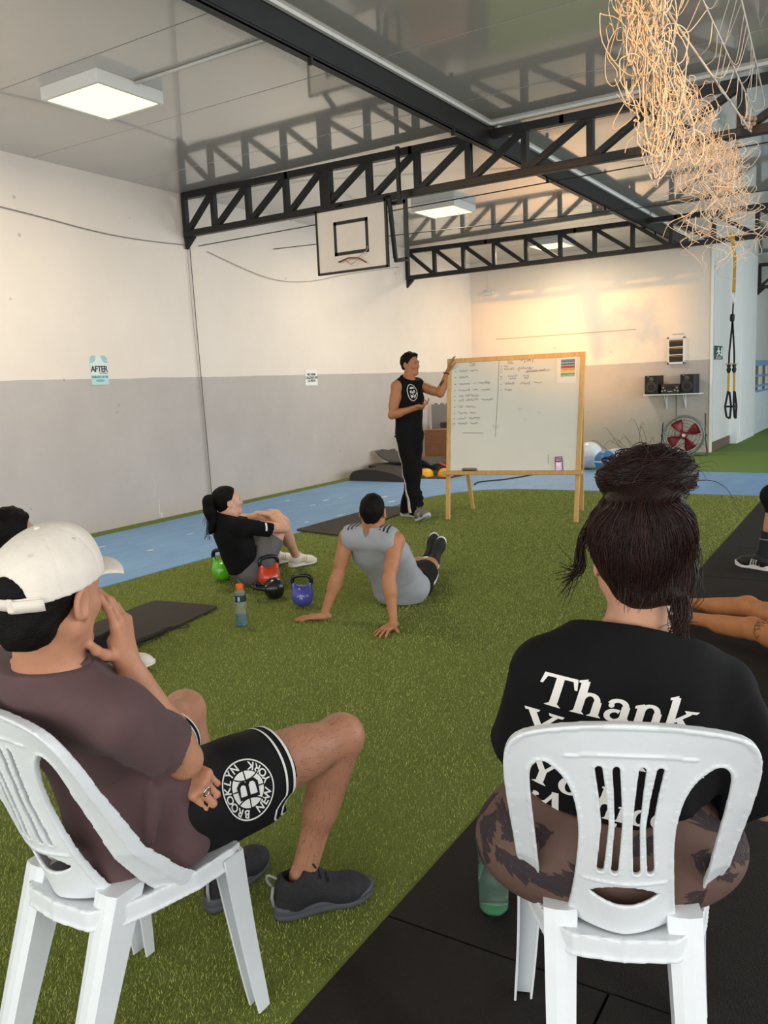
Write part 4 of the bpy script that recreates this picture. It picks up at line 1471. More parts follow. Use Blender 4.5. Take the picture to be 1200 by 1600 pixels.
def make_chair(label, loc, rotz):
    t = thing('plastic_chair', label, 'chair', loc, rotz, 'white plastic chairs')
    zs = [0.40, 0.43, 0.47, 0.56, 0.72, 0.80, 0.90]
    yr = [0.075, 0.055, 0.0, -0.095, -0.20, -0.245, -0.30]
    outer = [(0.200, 0.42), (0.207, 0.50), (0.214, 0.60), (0.222, 0.70), (0.226, 0.78), (0.222, 0.83), (0.206, 0.862), (0.17, 0.880), (0.09, 0.890), (0, 0.893)]
    outer = outer + [(-x, z) for x, z in outer[-2::-1]]
    outer = [(q.x, q.y) for q in spline([(x, z, 0) for x, z in outer], 3)]
    hole = [(0.136, 0.803), (0.155, 0.815), (0.172, 0.803), (0.178, 0.775), (0.175, 0.70), (0.168, 0.60), (0.162, 0.50), (0.158, 0.39), (0.108, 0.39), (0.108, 0.44), (0.100, 0.50), (0.092, 0.58), (0.088, 0.65), (0.091, 0.70), (0.100, 0.745), (0.116, 0.78)]
    hole = [(q.x, q.y) for q in spline([(x, z, 0) for x, z in hole], 2, True)]
    holes = [hole, [(-x, z) for x, z in hole]]
    slots = []
    for tx, mx, bx in ((0.054, 0.040, 0.047), (0.023, 0.016, 0.0205)):
        for s in (-1, 1):
            slots.append([(s * tx, 0.803), (s * (tx * 0.4 + mx * 0.6), 0.745), (s * mx, 0.685), (s * (mx + bx) / 2, 0.63), (s * bx, 0.585)])

    def ysurf(x, z):
        yc = -0.145 - 0.135 * ((z - 0.42) / 0.46)
        e = np.interp(z, zs, yr)
        return yc + (e - yc) * np.clip(np.abs(x) / 0.215, 0, 1.08) ** 1.65

    def back(P):
        q = P[:, [0, 2]]
        y0 = ysurf(P[:, 0], P[:, 2])
        gx = (ysurf(P[:, 0] + 0.004, P[:, 2]) - y0) / 0.004
        gz = (ysurf(P[:, 0], P[:, 2] + 0.004) - y0) / 0.004
        w = (P[:, 1] - y0) / np.sqrt(1 + gx * gx + gz * gz)
        m0 = sd_poly(q, outer)
        m = np.maximum(m0, 0.435 - P[:, 2] - 0.03 * (np.abs(P[:, 0]) > 0.13))
        rim = np.abs(m0) < 0.009
        for h in holes:
            d = sd_poly(q, h)
            m = np.maximum(m, -d)
            rim |= d < 0.007
        # lens opening low in the splat
        lens = np.maximum(np.linalg.norm(q - np.array([0, 0.615]), axis=1) - 0.112, np.linalg.norm(q - np.array([0, 0.435]), axis=1) - 0.112)
        m = np.maximum(m, -lens)
        sl = np.full(len(P), 9.0)
        for s in slots:
            for a, b in zip(s, s[1:]):
                sl = np.minimum(sl, capsule2(q, a, b, 0.0068))
        m = np.maximum(m, -sl)
        rim |= (sl < 0.0045) | (np.abs(P[:, 2] - 0.556) < 0.0025) & (np.abs(P[:, 0]) < 0.08)
        band = (np.abs(P[:, 2] - 0.832 + 0.25 * P[:, 0] ** 2) < 0.003) & (np.abs(P[:, 0]) < 0.115)
        t_ = np.where(rim | band, 0.0068, 0.0042)
        edge = np.abs(m0) < 0.006
        w2 = np.where(edge & (w > 0), w * 0.45, w)
        return np.maximum(np.abs(w2) - t_, m)
    f = Field()
    f.fn(back, (0, -0.12, 0.65), 0.36)
    f.slack = 0.02
    link('backrest', f.mesh(0.0030, relax=8), m_white_pl, t, None, True)

    seat = [(0.150, -0.120), (0.176, -0.05), (0.205, 0.06), (0.212, 0.17), (0.200, 0.205), (0.15, 0.218), (0, 0.224)]
    seat = [(0.10, -0.162), (0.0, -0.172)][::-1] + seat
    seat = seat + [(-x, y) for x, y in seat[-2:0:-1]]

    def seatf(P):
        q = P[:, [0, 1]]
        m = sd_poly(q, seat)
        top = 0.436 - 0.016 * np.clip(-m / 0.12, 0, 1) ** 0.7 - 0.5 * np.clip(P[:, 1] - 0.165, 0, 1) ** 1.3
        slab = np.maximum(np.abs(P[:, 2] - top + 0.003) - 0.0035, m)
        ap = np.maximum(np.abs(m + 0.003) - 0.0035, np.abs(P[:, 2] - top + 0.022) - 0.022)
        rib = np.maximum(np.abs(m + 0.003) - 0.007, np.abs(P[:, 2] - top + 0.042) - 0.003)
        return np.minimum(np.minimum(slab, ap), rib)
    f = Field()
    f.fn(seatf, (0, 0.02, 0.42), 0.33)
    link('seat', f.mesh(0.004, relax=4), m_white_pl, t, None, True)

    def channel(top, bot, w0, d0, w1, d1, s, back, bulge=0.0):
        """channel section leg: a U open towards the inside"""
        secs = []
        for k in range(9):
            u = k / 8
            c = Vector(top).lerp(Vector(bot), u)
            c.x += s * bulge * math.sin(u * PI)
            w, d = w0 + (w1 - w0) * u ** 0.7, d0 + (d1 - d0) * u ** 0.8
            th = 0.006
            b = back
            # outline in local x (across) / y (fore-aft), closed U
            pts = [(-w / 2, -b * d / 2), (-w * 0.15, -b * (d / 2 + 0.006)), (w * 0.2, -b * (d / 2 + 0.006)), (w / 2, -b * d / 2), (w / 2, b * d / 2), (w / 2 - th, b * d / 2), (w / 2 - th, -b * (d / 2 - th)), (-w / 2 + th, -b * (d / 2 - th)), (-w / 2 + th, b * d / 4), (-w / 2, b * d / 4)]
            if back > 0:      # rear legs are closed in, with a raised outer ridge
                pts = [(-w / 2, -d / 2), (-w * 0.2, -d / 2 - 0.006), (w * 0.15, -d / 2 - 0.006), (w / 2, -d / 2), (w / 2, d / 2), (-w / 2, d / 2)]
            if s < 0:
                pts = [(-x, y) for x, y in pts]
            secs.append([(c.x + x, c.y + y, c.z) for x, y in pts])
        bm = bmesh.new()
        add_loft(bm, secs)
        bmesh.ops.bevel(bm, geom=[e for e in bm.edges if abs(e.verts[0].co.z - e.verts[1].co.z) > 0.02], offset=0.002, segments=1, affect='EDGES')
        return from_bm(bm)
    for s in (-1, 1):
        link('leg', channel((s * 0.122, -0.085, 0.462), (s * 0.124, -0.270, 0.0), 0.070, 0.080, 0.050, 0.045, s, 1, 0.002), m_white_pl, t)
        link('leg', channel((s * 0.186, 0.165, 0.42), (s * 0.212, 0.215, 0.0), 0.066, 0.065, 0.046, 0.04, s, -1, -0.004), m_white_pl, t)
    for c in t.children:
        for q in c.data.vertices:
            q.co.z *= 1.02
            q.co.x *= 0.955
            if c.name.startswith('backrest'):
                q.co.z = 0.44 + (q.co.z - 0.44) * 1.025
    return t


m_white_pl.node_tree.nodes['Principled BSDF'].inputs['Roughness'].default_value = 0.38
chair_r = make_chair('white plastic chair under the woman with the hair bun, four slots in its back', (-0.474, 1.593, 0.0), math.radians(21.6))
chair_l = copy_thing(chair_r, (-1.50, 1.160, 0.0), math.radians(0), 'white plastic chair on turf under the man in the white cap')
chair_g = copy_thing(chair_r, (-0.05, 6.55, 0.0), math.radians(65), 'white plastic chair at the right edge under the person in black shorts')

# ------------------------------------------------------------------ kettlebells, bottles, mats
def kettlebell(label, loc, rotz, col, R, mark, tilt=0.0):
    t = thing('kettlebell', label, 'kettlebell', loc, rotz, 'kettlebells on the turf')
    m = M('kb_' + col, col, 0.28, vary=0.06, coat=0.4)
    f = Field()
    c = (0, 0, R * 0.93)
    f.ell(c, (R, R, R * 0.96), k=0.02)
    for s in (-1, 1):
        f.cone((s * R * 0.55, 0, R * 1.5), (s * R * 0.8, 0, R * 2.08), R * 0.27, R * 0.2, k=0.035)
    f.clip((0, 0, 0.002), (0, 0, -1))
    bo = link('bell', f.mesh(0.0045), m, t, None, True)
    pts = spline([(-R * 0.78, 0, R * 1.95), (-R * 0.86, 0, R * 2.35), (-R * 0.7, 0, R * 2.72), (0, 0, R * 2.84), (R * 0.7, 0, R * 2.72), (R * 0.86, 0, R * 2.35), (R * 0.78, 0, R * 1.95)], 5)
    tube('handle', pts, R * 0.185, M('kb_handle', '19191a', 0.3), t, 12, False, 'black coated handle')
    if mark:
        o = decal('weight_mark', move2d(merge2d(text2d(mark, 0.026, bold=0.0005), poly2d(stroke2d(ell2d(0, 0, 0.026, 0.02, 24, 0.3, 2.8), 0.0035))), 0, 0), (0, 0, R * 0.95), (1, 0, 0), (0, 0, 1), BVHTree.FromPolygons([v.co for v in bo.data.vertices], [tuple(p.vertices) for p in bo.data.polygons]), M('mark_pale', 'c9cbe0', 0.5), t, 0.001, 0.01, 0.2, False)
    if tilt:
        t.rotation_euler = (tilt, 0, rotz)
    return t


kettlebell('green kettlebell standing beside the seated ponytail woman', (-4.62, 4.86, 0), math.radians(20), '5fb81f', 0.088, '8', 0)
kettlebell('orange red kettlebell standing in front of the ponytail woman', (-4.09, 4.80, 0), math.radians(65), 'd8421f', 0.086, '12', 0)
kettlebell('black kettlebell lying half hidden behind the violet one', (-3.80, 4.62, 0.055), math.radians(-50), '1c1c1e', 0.080, '', math.radians(78))
kettlebell('violet blue kettlebell standing nearest to the reclining man', (-3.52, 4.47, 0), math.radians(28), '4f4fa8', 0.077, '10', 0)

m_glass = M('clear_plastic', 'e4ece9', 0.08, trans=0.86, ior=1.25, spec=0.7)


def bottle(name, label, loc, prof, liq, liq_prof, cap_col, cap_prof, neck=None, n=28):
    t = thing(name, label, 'bottle', loc)
    lathe('shell', prof, m_glass, t, n)
    lathe('liquid', liq_prof, liq, t, n)
    lathe('cap', cap_prof, M('cap_' + cap_col, cap_col, 0.45), t, 24)
    return t


m_bl_liq = M('blue_drink', '2f9fc4', 0.08, trans=0.75, ior=1.2)
b1 = bottle('sports_drink_bottle', 'sports drink bottle with orange cap and blue drink on turf', (-3.602, 3.926, 0), [(0, 0.006), (0.03, 0.0), (0.037, 0.008), (0.0375, 0.06), (0.035, 0.085), (0.031, 0.105), (0.033, 0.125), (0.0355, 0.145), (0.0375, 0.16), (0.0375, 0.205), (0.034, 0.222), (0.024, 0.236), (0.021, 0.246)], m_bl_liq,
            [(0, 0.008), (0.03, 0.004), (0.0355, 0.01), (0.036, 0.058), (0.0352, 0.07), (0, 0.07)], 'e2611c', [(0.0235, 0.238), (0.0245, 0.242), (0.0245, 0.268), (0.021, 0.274), (0, 0.274)])
lathe('label_wrap', [(0.0380, 0.162), (0.0383, 0.165), (0.0383, 0.2), (0.0380, 0.203)], M('label_black', '20303a', 0.4), b1, 28)
for a in (math.radians(-115), math.radians(-62)):
    bm = bmesh.new()
    secs = [[(0.0388 * math.cos(a + d), 0.0388 * math.sin(a + d), z) for z in (0.168, 0.197)] for d in (-0.2, -0.07, 0.07, 0.2)]
    for A, B in zip(secs, secs[1:]):
        v = [bm.verts.new(p) for p in (A[0], B[0], B[1], A[1])]
        bm.faces.new(v)
    link('label_flash', from_bm(bm), M('label_blue', '8db7c6', 0.4), b1)
lathe('neck_ring', [(0.0225, 0.23), (0.0245, 0.233), (0.0225, 0.236)], m_glass, b1, 24)
m_gr = M('green_tinted_plastic', 'e8fbf3', 0.05, trans=0.96, ior=1.12, spec=0.6)
b2 = thing('water_bottle', 'green tinted water bottle with green cap beside the right chair', 'bottle', (-0.945, 1.995, 0))
lathe('shell', [(0, 0.012), (0.02, 0.004), (0.034, 0.0), (0.041, 0.012), (0.0425, 0.06), (0.0425, 0.12), (0.0405, 0.128), (0.0425, 0.136), (0.0425, 0.185), (0.040, 0.205), (0.0425, 0.215), (0.040, 0.235), (0.030, 0.258), (0.018, 0.274), (0.0145, 0.284)], m_gr, b2, 32)
lathe('water', [(0, 0.014), (0.034, 0.006), (0.0395, 0.014), (0.041, 0.06), (0.041, 0.17), (0, 0.17)], M('water_green', 'd3f2e4', 0.03, trans=0.97, ior=1.2), b2, 32)
lathe('cap', [(0.0165, 0.278), (0.0172, 0.281), (0.0172, 0.3), (0.015, 0.304), (0, 0.304)], M('cap_green', '2f9a63', 0.45), b2, 24)
lathe('base_tint', [(0, 0.016), (0.03, 0.007), (0.036, 0.004), (0.039, 0.014), (0.03, 0.02), (0, 0.022)], M('base_green', '5bbf85', 0.2, trans=0.5), b2, 5)


def exercise_mat(label, corners, th=0.011):
    c = Vector((sum(x for x, y in corners) / 4, sum(y for x, y in corners) / 4, 0))
    bm = bmesh.new()
    P = []
    for i in range(4):
        a, b, d = Vector(corners[i - 1] + (0,)), Vector(corners[i] + (0,)), Vector(corners[(i + 1) % 4] + (0,))
        p, q = b + (a - b).normalized() * 0.06, b + (d - b).normalized() * 0.06
        for k in range(5):
            u = k / 4
            P.append(p * (1 - u) ** 2 + b * 2 * u * (1 - u) + q * u * u - c)
    add_loft(bm, [[(p.x, p.y, 0.003) for p in P], [(p.x, p.y, 0.003 + th) for p in P]])
    o = link('exercise_mat', from_bm(bm), m_mat)
    o.location = c
    return tag(o, label, 'mat', 'dark exercise mats on the floor')


exercise_mat('dark exercise mat on the turf beside the man in white cap', [(-4.63, 4.13), (-4.05, 4.20), (-3.74, 2.33), (-4.34, 2.23)])
exercise_mat('dark exercise mat at the blue track edge behind the reclining man', [(-5.50, 6.92), (-4.78, 6.80), (-5.03, 8.72), (-5.50, 8.62)])
po = thing('black_pouch', 'small black pouch with cord lying at the edge of front mat', 'pouch', (-3.93, 3.42, 0.0), math.radians(8))
f = Field()
f.cone((0, -0.22, 0.025), (0, 0.16, 0.022), 0.035, 0.03, k=0.01, flat=((0, 0, 1), 0.6))
f.wr = waves(4, 0.003, 60)
link('pouch_body', f.mesh(0.007), M('pouch_black', '1e1d1c', 0.7, bump=0.2, bscale=90), po, None, True)
tube('draw_cord', spline([(0, 0.17, 0.03), (0.05, 0.25, 0.012), (0.09, 0.3, 0.012), (0.05, 0.34, 0.012), (0.0, 0.28, 0.012), (-0.01, 0.18, 0.03)], 5), 0.004, m_black, po)
for k, (x, y) in enumerate(((-4.02, 3.20), (-4.05, 3.32))):
    o = box('paper_scrap', (0, 0, 0.004), (0.035, 0.02, 0.006), m_paper, None, Matrix.Rotation(0.6 + k, 3, 'Z'), 0.002)
    o.location = (x, y, 0.014)
    tag(o, ('small white paper scrap on the front mat, nearer the camera', 'small white paper scrap on the front mat, farther from camera')[k], 'scrap')
# ------------------------------------------------------------------ people: shared builders
def v(*a):
    return np.array(a if len(a) > 1 else a[0], dtype=float)


def nz(a):
    a = np.asarray(a, float)
    return a / np.linalg.norm(a)


def lerp(a, b, t):
    return np.asarray(a, float) * (1 - t) + np.asarray(b, float) * t


def head_frame(fw, up=(0, 0, 1)):
    fw = nz(fw)
    rt = nz(np.cross(fw, up))
    return fw, np.cross(rt, fw), rt


def skin(name, col, hair=False):
    m = M(name, col, 0.5, vary=0.10, scale=22, bump=0.06, bscale=160, sss=0.12, spec=0.35)
    return m


def arm_f(f, S, E, W, s=1.0, mus=1.0, k=0.025):
    S, E, W = v(S), v(E), v(W)
    f.ell(S, (0.054 * s * mus,) * 3, k=0.035)
    f.cone(S, E, 0.049 * s * mus, 0.039 * s, k=0.03)
    f.cone(lerp(S, E, 0.32), lerp(S, E, 0.68), 0.046 * s * mus, 0.043 * s * mus, k=0.03)
    f.cone(E, lerp(E, W, 0.3), 0.040 * s, 0.043 * s, k=k)
    f.cone(lerp(E, W, 0.2), W, 0.0435 * s, 0.027 * s, k=k)


def leg_f(f, H, K, A, s=1.0, bk=(0, 0, -1), hip=0.088):
    """thigh, knee and calf; bk is the direction of the calf belly"""
    H, K, A, bk = v(H), v(K), v(A), nz(bk)
    f.cone(H, K, hip * s, 0.057 * s, k=0.04)
    f.cone(lerp(H, K, 0.25), lerp(H, K, 0.7), 0.080 * s, 0.066 * s, k=0.04)
    f.ell(K, (0.058 * s,) * 3, k=0.03)
    f.cone(K, A, 0.052 * s, 0.035 * s, k=0.03)
    f.cone(lerp(K, A, 0.18) + bk * 0.014, lerp(K, A, 0.48) + bk * 0.016, 0.050 * s, 0.044 * s, k=0.04)
    f.ell(A, (0.036 * s,) * 3, k=0.02)


def torso_f(f, P, Wa, Ch, C7, SR, SL, fw, s=1.0, g=0.0, fem=False, k=0.05):
    """trunk as flattened stacked cones; g grows it (for clothes)"""
    P, Wa, Ch, C7, SR, SL = map(v, (P, Wa, Ch, C7, SR, SL))
    fl = (fw, 0.66)
    f.cone(P, Wa, (0.172 if fem else 0.162) * s + g, (0.132 if fem else 0.146) * s + g, k=k, flat=(fw, 0.74))
    f.cone(Wa, Ch, (0.132 if fem else 0.146) * s + g, 0.162 * s + g, k=k, flat=fl)
    f.cone(Ch, lerp(Ch, C7, 0.55), 0.162 * s + g, 0.125 * s + g, k=k, flat=fl)
    mid = lerp(SR, SL, 0.5)
    f.cone(lerp(mid, SR, 0.78), lerp(mid, SL, 0.78), 0.062 * s + g, 0.062 * s + g, k=k)
    for S in (SR, SL):
        f.cone(C7 + 0.012 * nz(C7 - mid + 1e-6), lerp(C7, S, 0.9), 0.050 * s + g, 0.046 * s + g, k=k)


def head_f(f, c, fw, up, rt, s=1.0, ears=True):
    c = v(c)

    def p(x, y, z):
        return c + (rt * x + fw * y + up * z) * s
    ax = (rt, fw, up)
    f.ell(p(0, -0.012, 0.026), (0.075 * s, 0.096 * s, 0.088 * s), ax, k=0.03)
    f.ell(p(0, 0.036, -0.035), (0.057 * s, 0.056 * s, 0.075 * s), ax, k=0.035)
    for q in (-1, 1):
        f.cone(p(q * 0.052, 0.005, -0.058), p(q * 0.016, 0.076, -0.098), 0.020 * s, 0.015 * s, k=0.035)
        f.ell(p(q * 0.036, 0.066, -0.024), (0.022 * s,) * 3, k=0.03)
    f.ell(p(0, 0.080, -0.098), (0.020 * s, 0.015 * s, 0.014 * s), ax, k=0.025)
    f.cone(p(-0.032, 0.082, 0.022), p(0.032, 0.082, 0.022), 0.011 * s, 0.011 * s, k=0.025)
    for q in (-1, 1):
        f.ell(p(q * 0.031, 0.101, 0.003), (0.015 * s, 0.013 * s, 0.010 * s), ax, k=0.014, op=-1)
    f.cone(p(0, 0.088, 0.006), p(0, 0.110, -0.034), 0.0075 * s, 0.0115 * s, k=0.016)
    for q in (-1, 1):
        f.ell(p(q * 0.012, 0.097, -0.037), (0.008 * s,) * 3, k=0.01)
    f.ell(p(0, 0.090, -0.060), (0.023 * s, 0.010 * s, 0.006 * s), ax, k=0.01)
    f.ell(p(0, 0.089, -0.071), (0.020 * s, 0.010 * s, 0.0065 * s), ax, k=0.01)
    if ears:
        for q in (-1, 1):
            e = (nz(rt * q * 0.99 + fw * 0.12), nz(rt * q * 0.12 - fw * 0.99), nz(up - fw * 0.12))
            o = p(q * 0.084, -0.010, -0.010)
            f.ell(o, (0.0095 * s, 0.022 * s, 0.034 * s), e, k=0.006)
            f.ell(o + e[0] * 0.0085 * s - e[1] * 0.001 * s, (0.008 * s, 0.0145 * s, 0.024 * s), e, k=0.004, op=-1)
            f.ell(p(q * 0.079, 0.006, -0.036), (0.008 * s, 0.008 * s, 0.011 * s), e, k=0.008)


def neck_f(f, C7, c, fw, up, s=1.0, r=0.056):
    f.cone(v(C7) + fw * 0.02, v(c) - up * 0.055 * s - fw * 0.004, (r + 0.006) * s, r * s * 0.97, k=0.03)


def face_parts(par, c, fw, up, rt, s=1.0, brow='241a15', lip='a0665a', iris='2a1c14'):
    c = v(c)

    def p(x, y, z):
        return Vector(c + (rt * x + fw * y + up * z) * s)
    mw, mi = M('eye_white', 'b9b1a8', 0.35), M('iris_' + iris, iris, 0.25)
    for q in (-1, 1):
        e = lathe('eye', [(0, -0.0105 * s)] + [(0.0105 * s * math.sin(a), -0.0105 * s * math.cos(a)) for a in np.linspace(0.4, PI - 0.4, 6)] + [(0, 0.0105 * s)], mw, par, 12)
        e.data.transform(Matrix.Translation(p(q * 0.031, 0.0775, 0.004) - par.location))
        i = lathe('iris', [(0, 0.0), (0.0068 * s, -0.002), (0.006 * s, 0.0012 * s), (0, 0.002 * s)], mi, e, 10, ((0, 0, 0), tuple(fw)))
        i.data.transform(Matrix.Translation(p(q * 0.031, 0.0775, 0.004) + Vector(fw) * 0.0100 * s - par.location))
        tube('eyebrow', [p(q * 0.014, 0.096, 0.019), p(q * 0.03, 0.094, 0.026), p(q * 0.046, 0.082, 0.021)], [0.0045 * s, 0.004 * s, 0.002 * s], M('brow_' + brow, brow, 0.8), par, 6, shift=True)
    tube('lips', [p(-0.019, 0.0935, -0.065), p(-0.007, 0.1, -0.063), p(0, 0.1005, -0.0645), p(0.007, 0.1, -0.063), p(0.019, 0.0935, -0.065)], [0.002 * s, 0.0045 * s, 0.005 * s, 0.0045 * s, 0.002 * s], M('lip_' + lip, lip, 0.45), par, 8, shift=True)


def hand_f(f, W, D, N, side, curl=(20, 25, 15), thumb=(42, 18, 20), s=1.0, spread=5.0, k=0.004):
    """palm and five fingers. W wrist, D towards the fingers, N out of the back of the hand; side +1 right, -1 left"""
    W = v(W)
    D = nz(D)
    N = nz(v(N) - D * float(np.dot(N, D)))
    T = -np.cross(D, N) * side
    curls = curl if isinstance(curl[0], (tuple, list)) else (curl,) * 4

    def p(d, t, n):
        return W + (D * d + T * t + N * n) * s
    off = (0.029, 0.0095, -0.0105, -0.029)
    ml = (0.091, 0.096, 0.090, 0.081)
    ln = ((0.045, 0.027, 0.021), (0.049, 0.031, 0.022), (0.046, 0.029, 0.021), (0.036, 0.021, 0.019))
    rr = (0.0092, 0.0094, 0.0088, 0.0078)
    f.cone(p(-0.03, 0, 0), p(0.012, 0, 0), 0.026 * s, 0.023 * s, k=0.015, flat=(N, 0.78))
    for i in range(4):
        f.cone(p(0.004, off[i] * 0.55, 0), p(ml[i], off[i], 0.0), 0.0175 * s, 0.0118 * s, k=0.012)
    f.cone(p(0.02, 0.018, -0.008), p(0.055, 0.026, -0.010), 0.017 * s, 0.013 * s, k=0.012)
    for i in range(4):
        sp = math.radians(spread * (1.3, 0.4, -0.5, -1.5)[i])
        d0 = nz(D * math.cos(sp) + T * math.sin(sp))
        q = p(ml[i], off[i], 0.0)
        a = 0.0
        r0 = rr[i]
        for j in range(3):
            a += math.radians(curls[i][j])
            d = d0 * math.cos(a) - N * math.sin(a)
            q2 = q + d * ln[i][j] * s
            f.cone(q, q2, r0 * s, (r0 - 0.0008) * s, k=k)
            f.ell(q, ((r0 + 0.0006) * s,) * 3, k=k)
            q, r0 = q2, r0 - 0.0008
    ta, tp, tb = (math.radians(x) for x in thumb)
    q = p(0.020, 0.020, -0.006)
    ln3, r3 = (0.046, 0.034, 0.027), (0.0150, 0.0112, 0.0098, 0.0085)
    for j in range(3):
        a = ta - tb * j
        d = nz((D * math.cos(a) + T * math.sin(a)) * math.cos(tp) - N * math.sin(tp))
        q2 = q + d * ln3[j] * s
        f.cone(q, q2, r3[j] * s, r3[j + 1] * s, k=0.006)
        q = q2


SOLE = [(0.0, -0.004), (0.022, 0.004), (0.034, 0.03), (0.034, 0.08), (0.030, 0.13), (0.036, 0.18), (0.046, 0.215), (0.046, 0.25), (0.036, 0.28), (0.016, 0.297), (-0.008, 0.299), (-0.028, 0.285), (-0.041, 0.255), (-0.044, 0.215), (-0.038, 0.17), (-0.033, 0.12), (-0.036, 0.06), (-0.032, 0.02), (-0.018, 0.0)]


def hem_band(name, bvh, A, d, offs, width, mat, par, r=0.3, n=56, lift=0.0022, shift=None):
    """ribbon round a limb lying on the cloth: A on the axis, d along it, offs from A"""
    A, d = v(A), nz(d)
    x, y, _ = frame_of(d)
    x, y = v(x), v(y)
    rows = []
    for k in range(n):
        a = 2 * PI * k / n
        o = x * math.cos(a) + y * math.sin(a)
        row = []
        for w in (-width / 2, width / 2):
            c = A + d * (offs + w + (shift(o) if shift else 0))
            h, nn, _, _ = bvh.ray_cast(Vector(c + o * r), Vector(-o), r)
            row.append(None if h is None else h + Vector(o) * lift)
        rows.append(row)
    bm = bmesh.new()
    vv = [[None if p is None else bm.verts.new(p) for p in row] for row in rows]
    for k in range(n):
        q = vv[k] + vv[(k + 1) % n][::-1]
        if all(z is not None for z in q) and (q[0].co - q[3].co).length < 0.05:
            bm.faces.new(q)
    me = bpy.data.meshes.new('m')
    bm.to_mesh(me)
    bm.free()
    return link(name, me, mat, par, None, True, True)


def shoe(par, heel, fw, up, m_up, m_sole, m_lace, L=0.30, label=None, high=0.0, stripes=None, res=0.005, side=1, collar=True):
    """trainer: upper with tongue and opening, moulded sole, laces. heel = ground point under the heel's back"""
    fw = nz(fw)
    up = nz(v(up) - fw * float(np.dot(up, fw)))
    rt = np.cross(fw, up)
    heel = v(heel)
    s = L / 0.30

    def p(x, y, z):
        return heel + (rt * x + fw * y + up * z) * s
    ax = (rt, fw, up)
    f = Field()
    f.ell(p(0, 0.05, 0.05), (0.036 * s, 0.050 * s, 0.055 * s), ax, k=0.03)
    f.cone(p(0, 0.045, 0.075 + high), p(0, 0.085, 0.085 + high), 0.036 * s, 0.040 * s, k=0.03)
    f.cone(p(0, 0.09, 0.075), p(0, 0.21, 0.045), 0.044 * s, 0.037 * s, k=0.04)
    f.ell(p(0.002, 0.225, 0.04), (0.046 * s, 0.066 * s, 0.036 * s), ax, k=0.04)
    f.cone(p(0, 0.085, 0.112 + high), p(0, 0.16, 0.085), 0.019 * s, 0.018 * s, k=0.015)
    if collar:
        f.cone(p(0, 0.060, 0.080 + high), p(0, 0.060, 0.16 + high), 0.030 * s, 0.036 * s, k=0.008, op=-1)
    f.clip(p(0, 0, 0.018), -up)
    f.clip(p(0, 0.05, 0.122 + high), nz(up - fw * 0.45))
    o = f.obj('shoe', res, m_up, par, label)
    # sole
    bm = bmesh.new()
    secs = []
    for z, g, ky in ((0.0, 0.94, 0), (0.004, 1.0, 0), (0.016, 1.02, 0), (0.018, 0.985, 0), (0.020, 1.02, 0), (0.031, 1.0, 1), (0.034, 0.93, 1)):
        sec = []
        for x, y in SOLE:
            spring = 0.018 * max(0, (y - 0.2) / 0.1) ** 2
            lift = (0.010 * max(0, 1 - y / 0.1)) * ky
            sec.append(p(side * x * g, 0.147 + (y - 0.147) * (g * 0.3 + 0.7), z + spring * (1 if z < 0.02 else 0.8) + lift))
        secs.append([Vector(q) for q in sec])
    add_loft(bm, secs)
    link('sole', from_bm(bm), m_sole, o, None, True, True)
    bm = bmesh.new()
    for i in range(5):
        y = 0.105 + 0.022 * i
        z = 0.118 - 0.012 * i + high * (1 - i / 5)
        add_tube(bm, [Vector(p(-0.03, y + 0.006, z - 0.018)), Vector(p(-0.012, y, z)), Vector(p(0.012, y + 0.004, z)), Vector(p(0.03, y + 0.008, z - 0.018))], 0.0032 * s, 5)
    add_tube(bm, [Vector(q) for q in spline([p(0, 0.1, 0.125 + high), p(-0.02, 0.1, 0.145 + high), p(-0.035, 0.11, 0.125 + high), p(0, 0.1, 0.125 + high), p(0.025, 0.105, 0.142 + high), p(0.036, 0.12, 0.12 + high)], 4)], 0.003 * s, 5)
    link('laces', from_bm(bm), m_lace, o, None, True, True)['kind'] = 'stuff'
    if stripes:
        t = bvh_of(o)
        for q in (-1, 1):
            for i in range(3):
                st_ = poly2d([[(0.0, 0.0), (0.012, 0.0), (0.032, 0.05), (0.02, 0.05)]])
                decal('stripe', move2d(st_, -0.03 + 0.022 * i, 0.0), p(0, 0.13, 0.03), fw * q, up, t, stripes, o, 0.001, 0.012, 0.1)
    return o, p


def hair_cap(par, c, fw, up, rt, mat, s=1.0, g=0.010, front=0.030, nape=-0.075, res=0.005, top=0.0, rough=0.002, extra=None, name='hair'):
    """short hair following the skull"""
    c = v(c)
    f = Field()
    f.ell(c + (up * 0.027 - fw * 0.013) * s, ((0.075 + g) * s, (0.097 + g) * s, (0.089 + g + top) * s), (rt, fw, up), k=0.02)
    f.cone(c - fw * 0.045 * s, c + (-fw * 0.05 + up * (nape + 0.03)) * s, 0.066 * s, 0.052 * s, k=0.03)
    if extra:
        extra(f)
    n = nz(fw * 0.86 - up * 0.52)
    f.clip(c + fw * front * s + up * 0.045 * s, n)
    f.clip(c + up * nape * s - fw * 0.06 * s, -up + fw * 0.35)
    for q in (-1, 1):
        f.ell(c + (rt * q * 0.090 + fw * 0.008 - up * 0.020) * s, (0.026 * s, 0.030 * s, 0.034 * s), (rt, fw, up), k=0.008, op=-1)
    w = waves(21, rough, 120, 6)
    f.wr = w
    return f.obj(name, res, mat, par)


m_hair_dark = M('hair_black', '0e0b0a', 0.65, vary=0.3, scale=60, bump=0.35, bscale=220, spec=0.14)


def surf_point(c, fw, up, rt, r, az, el):
    """point on the head ellipsoid: az 0 = back, positive to the right; el up"""
    d = (-fw * math.cos(az) + rt * math.sin(az)) * math.cos(el) + up * math.sin(el)
    return v(c) + rt * (d @ rt) * r[0] + fw * (d @ fw) * r[1] + up * (d @ up) * r[2]
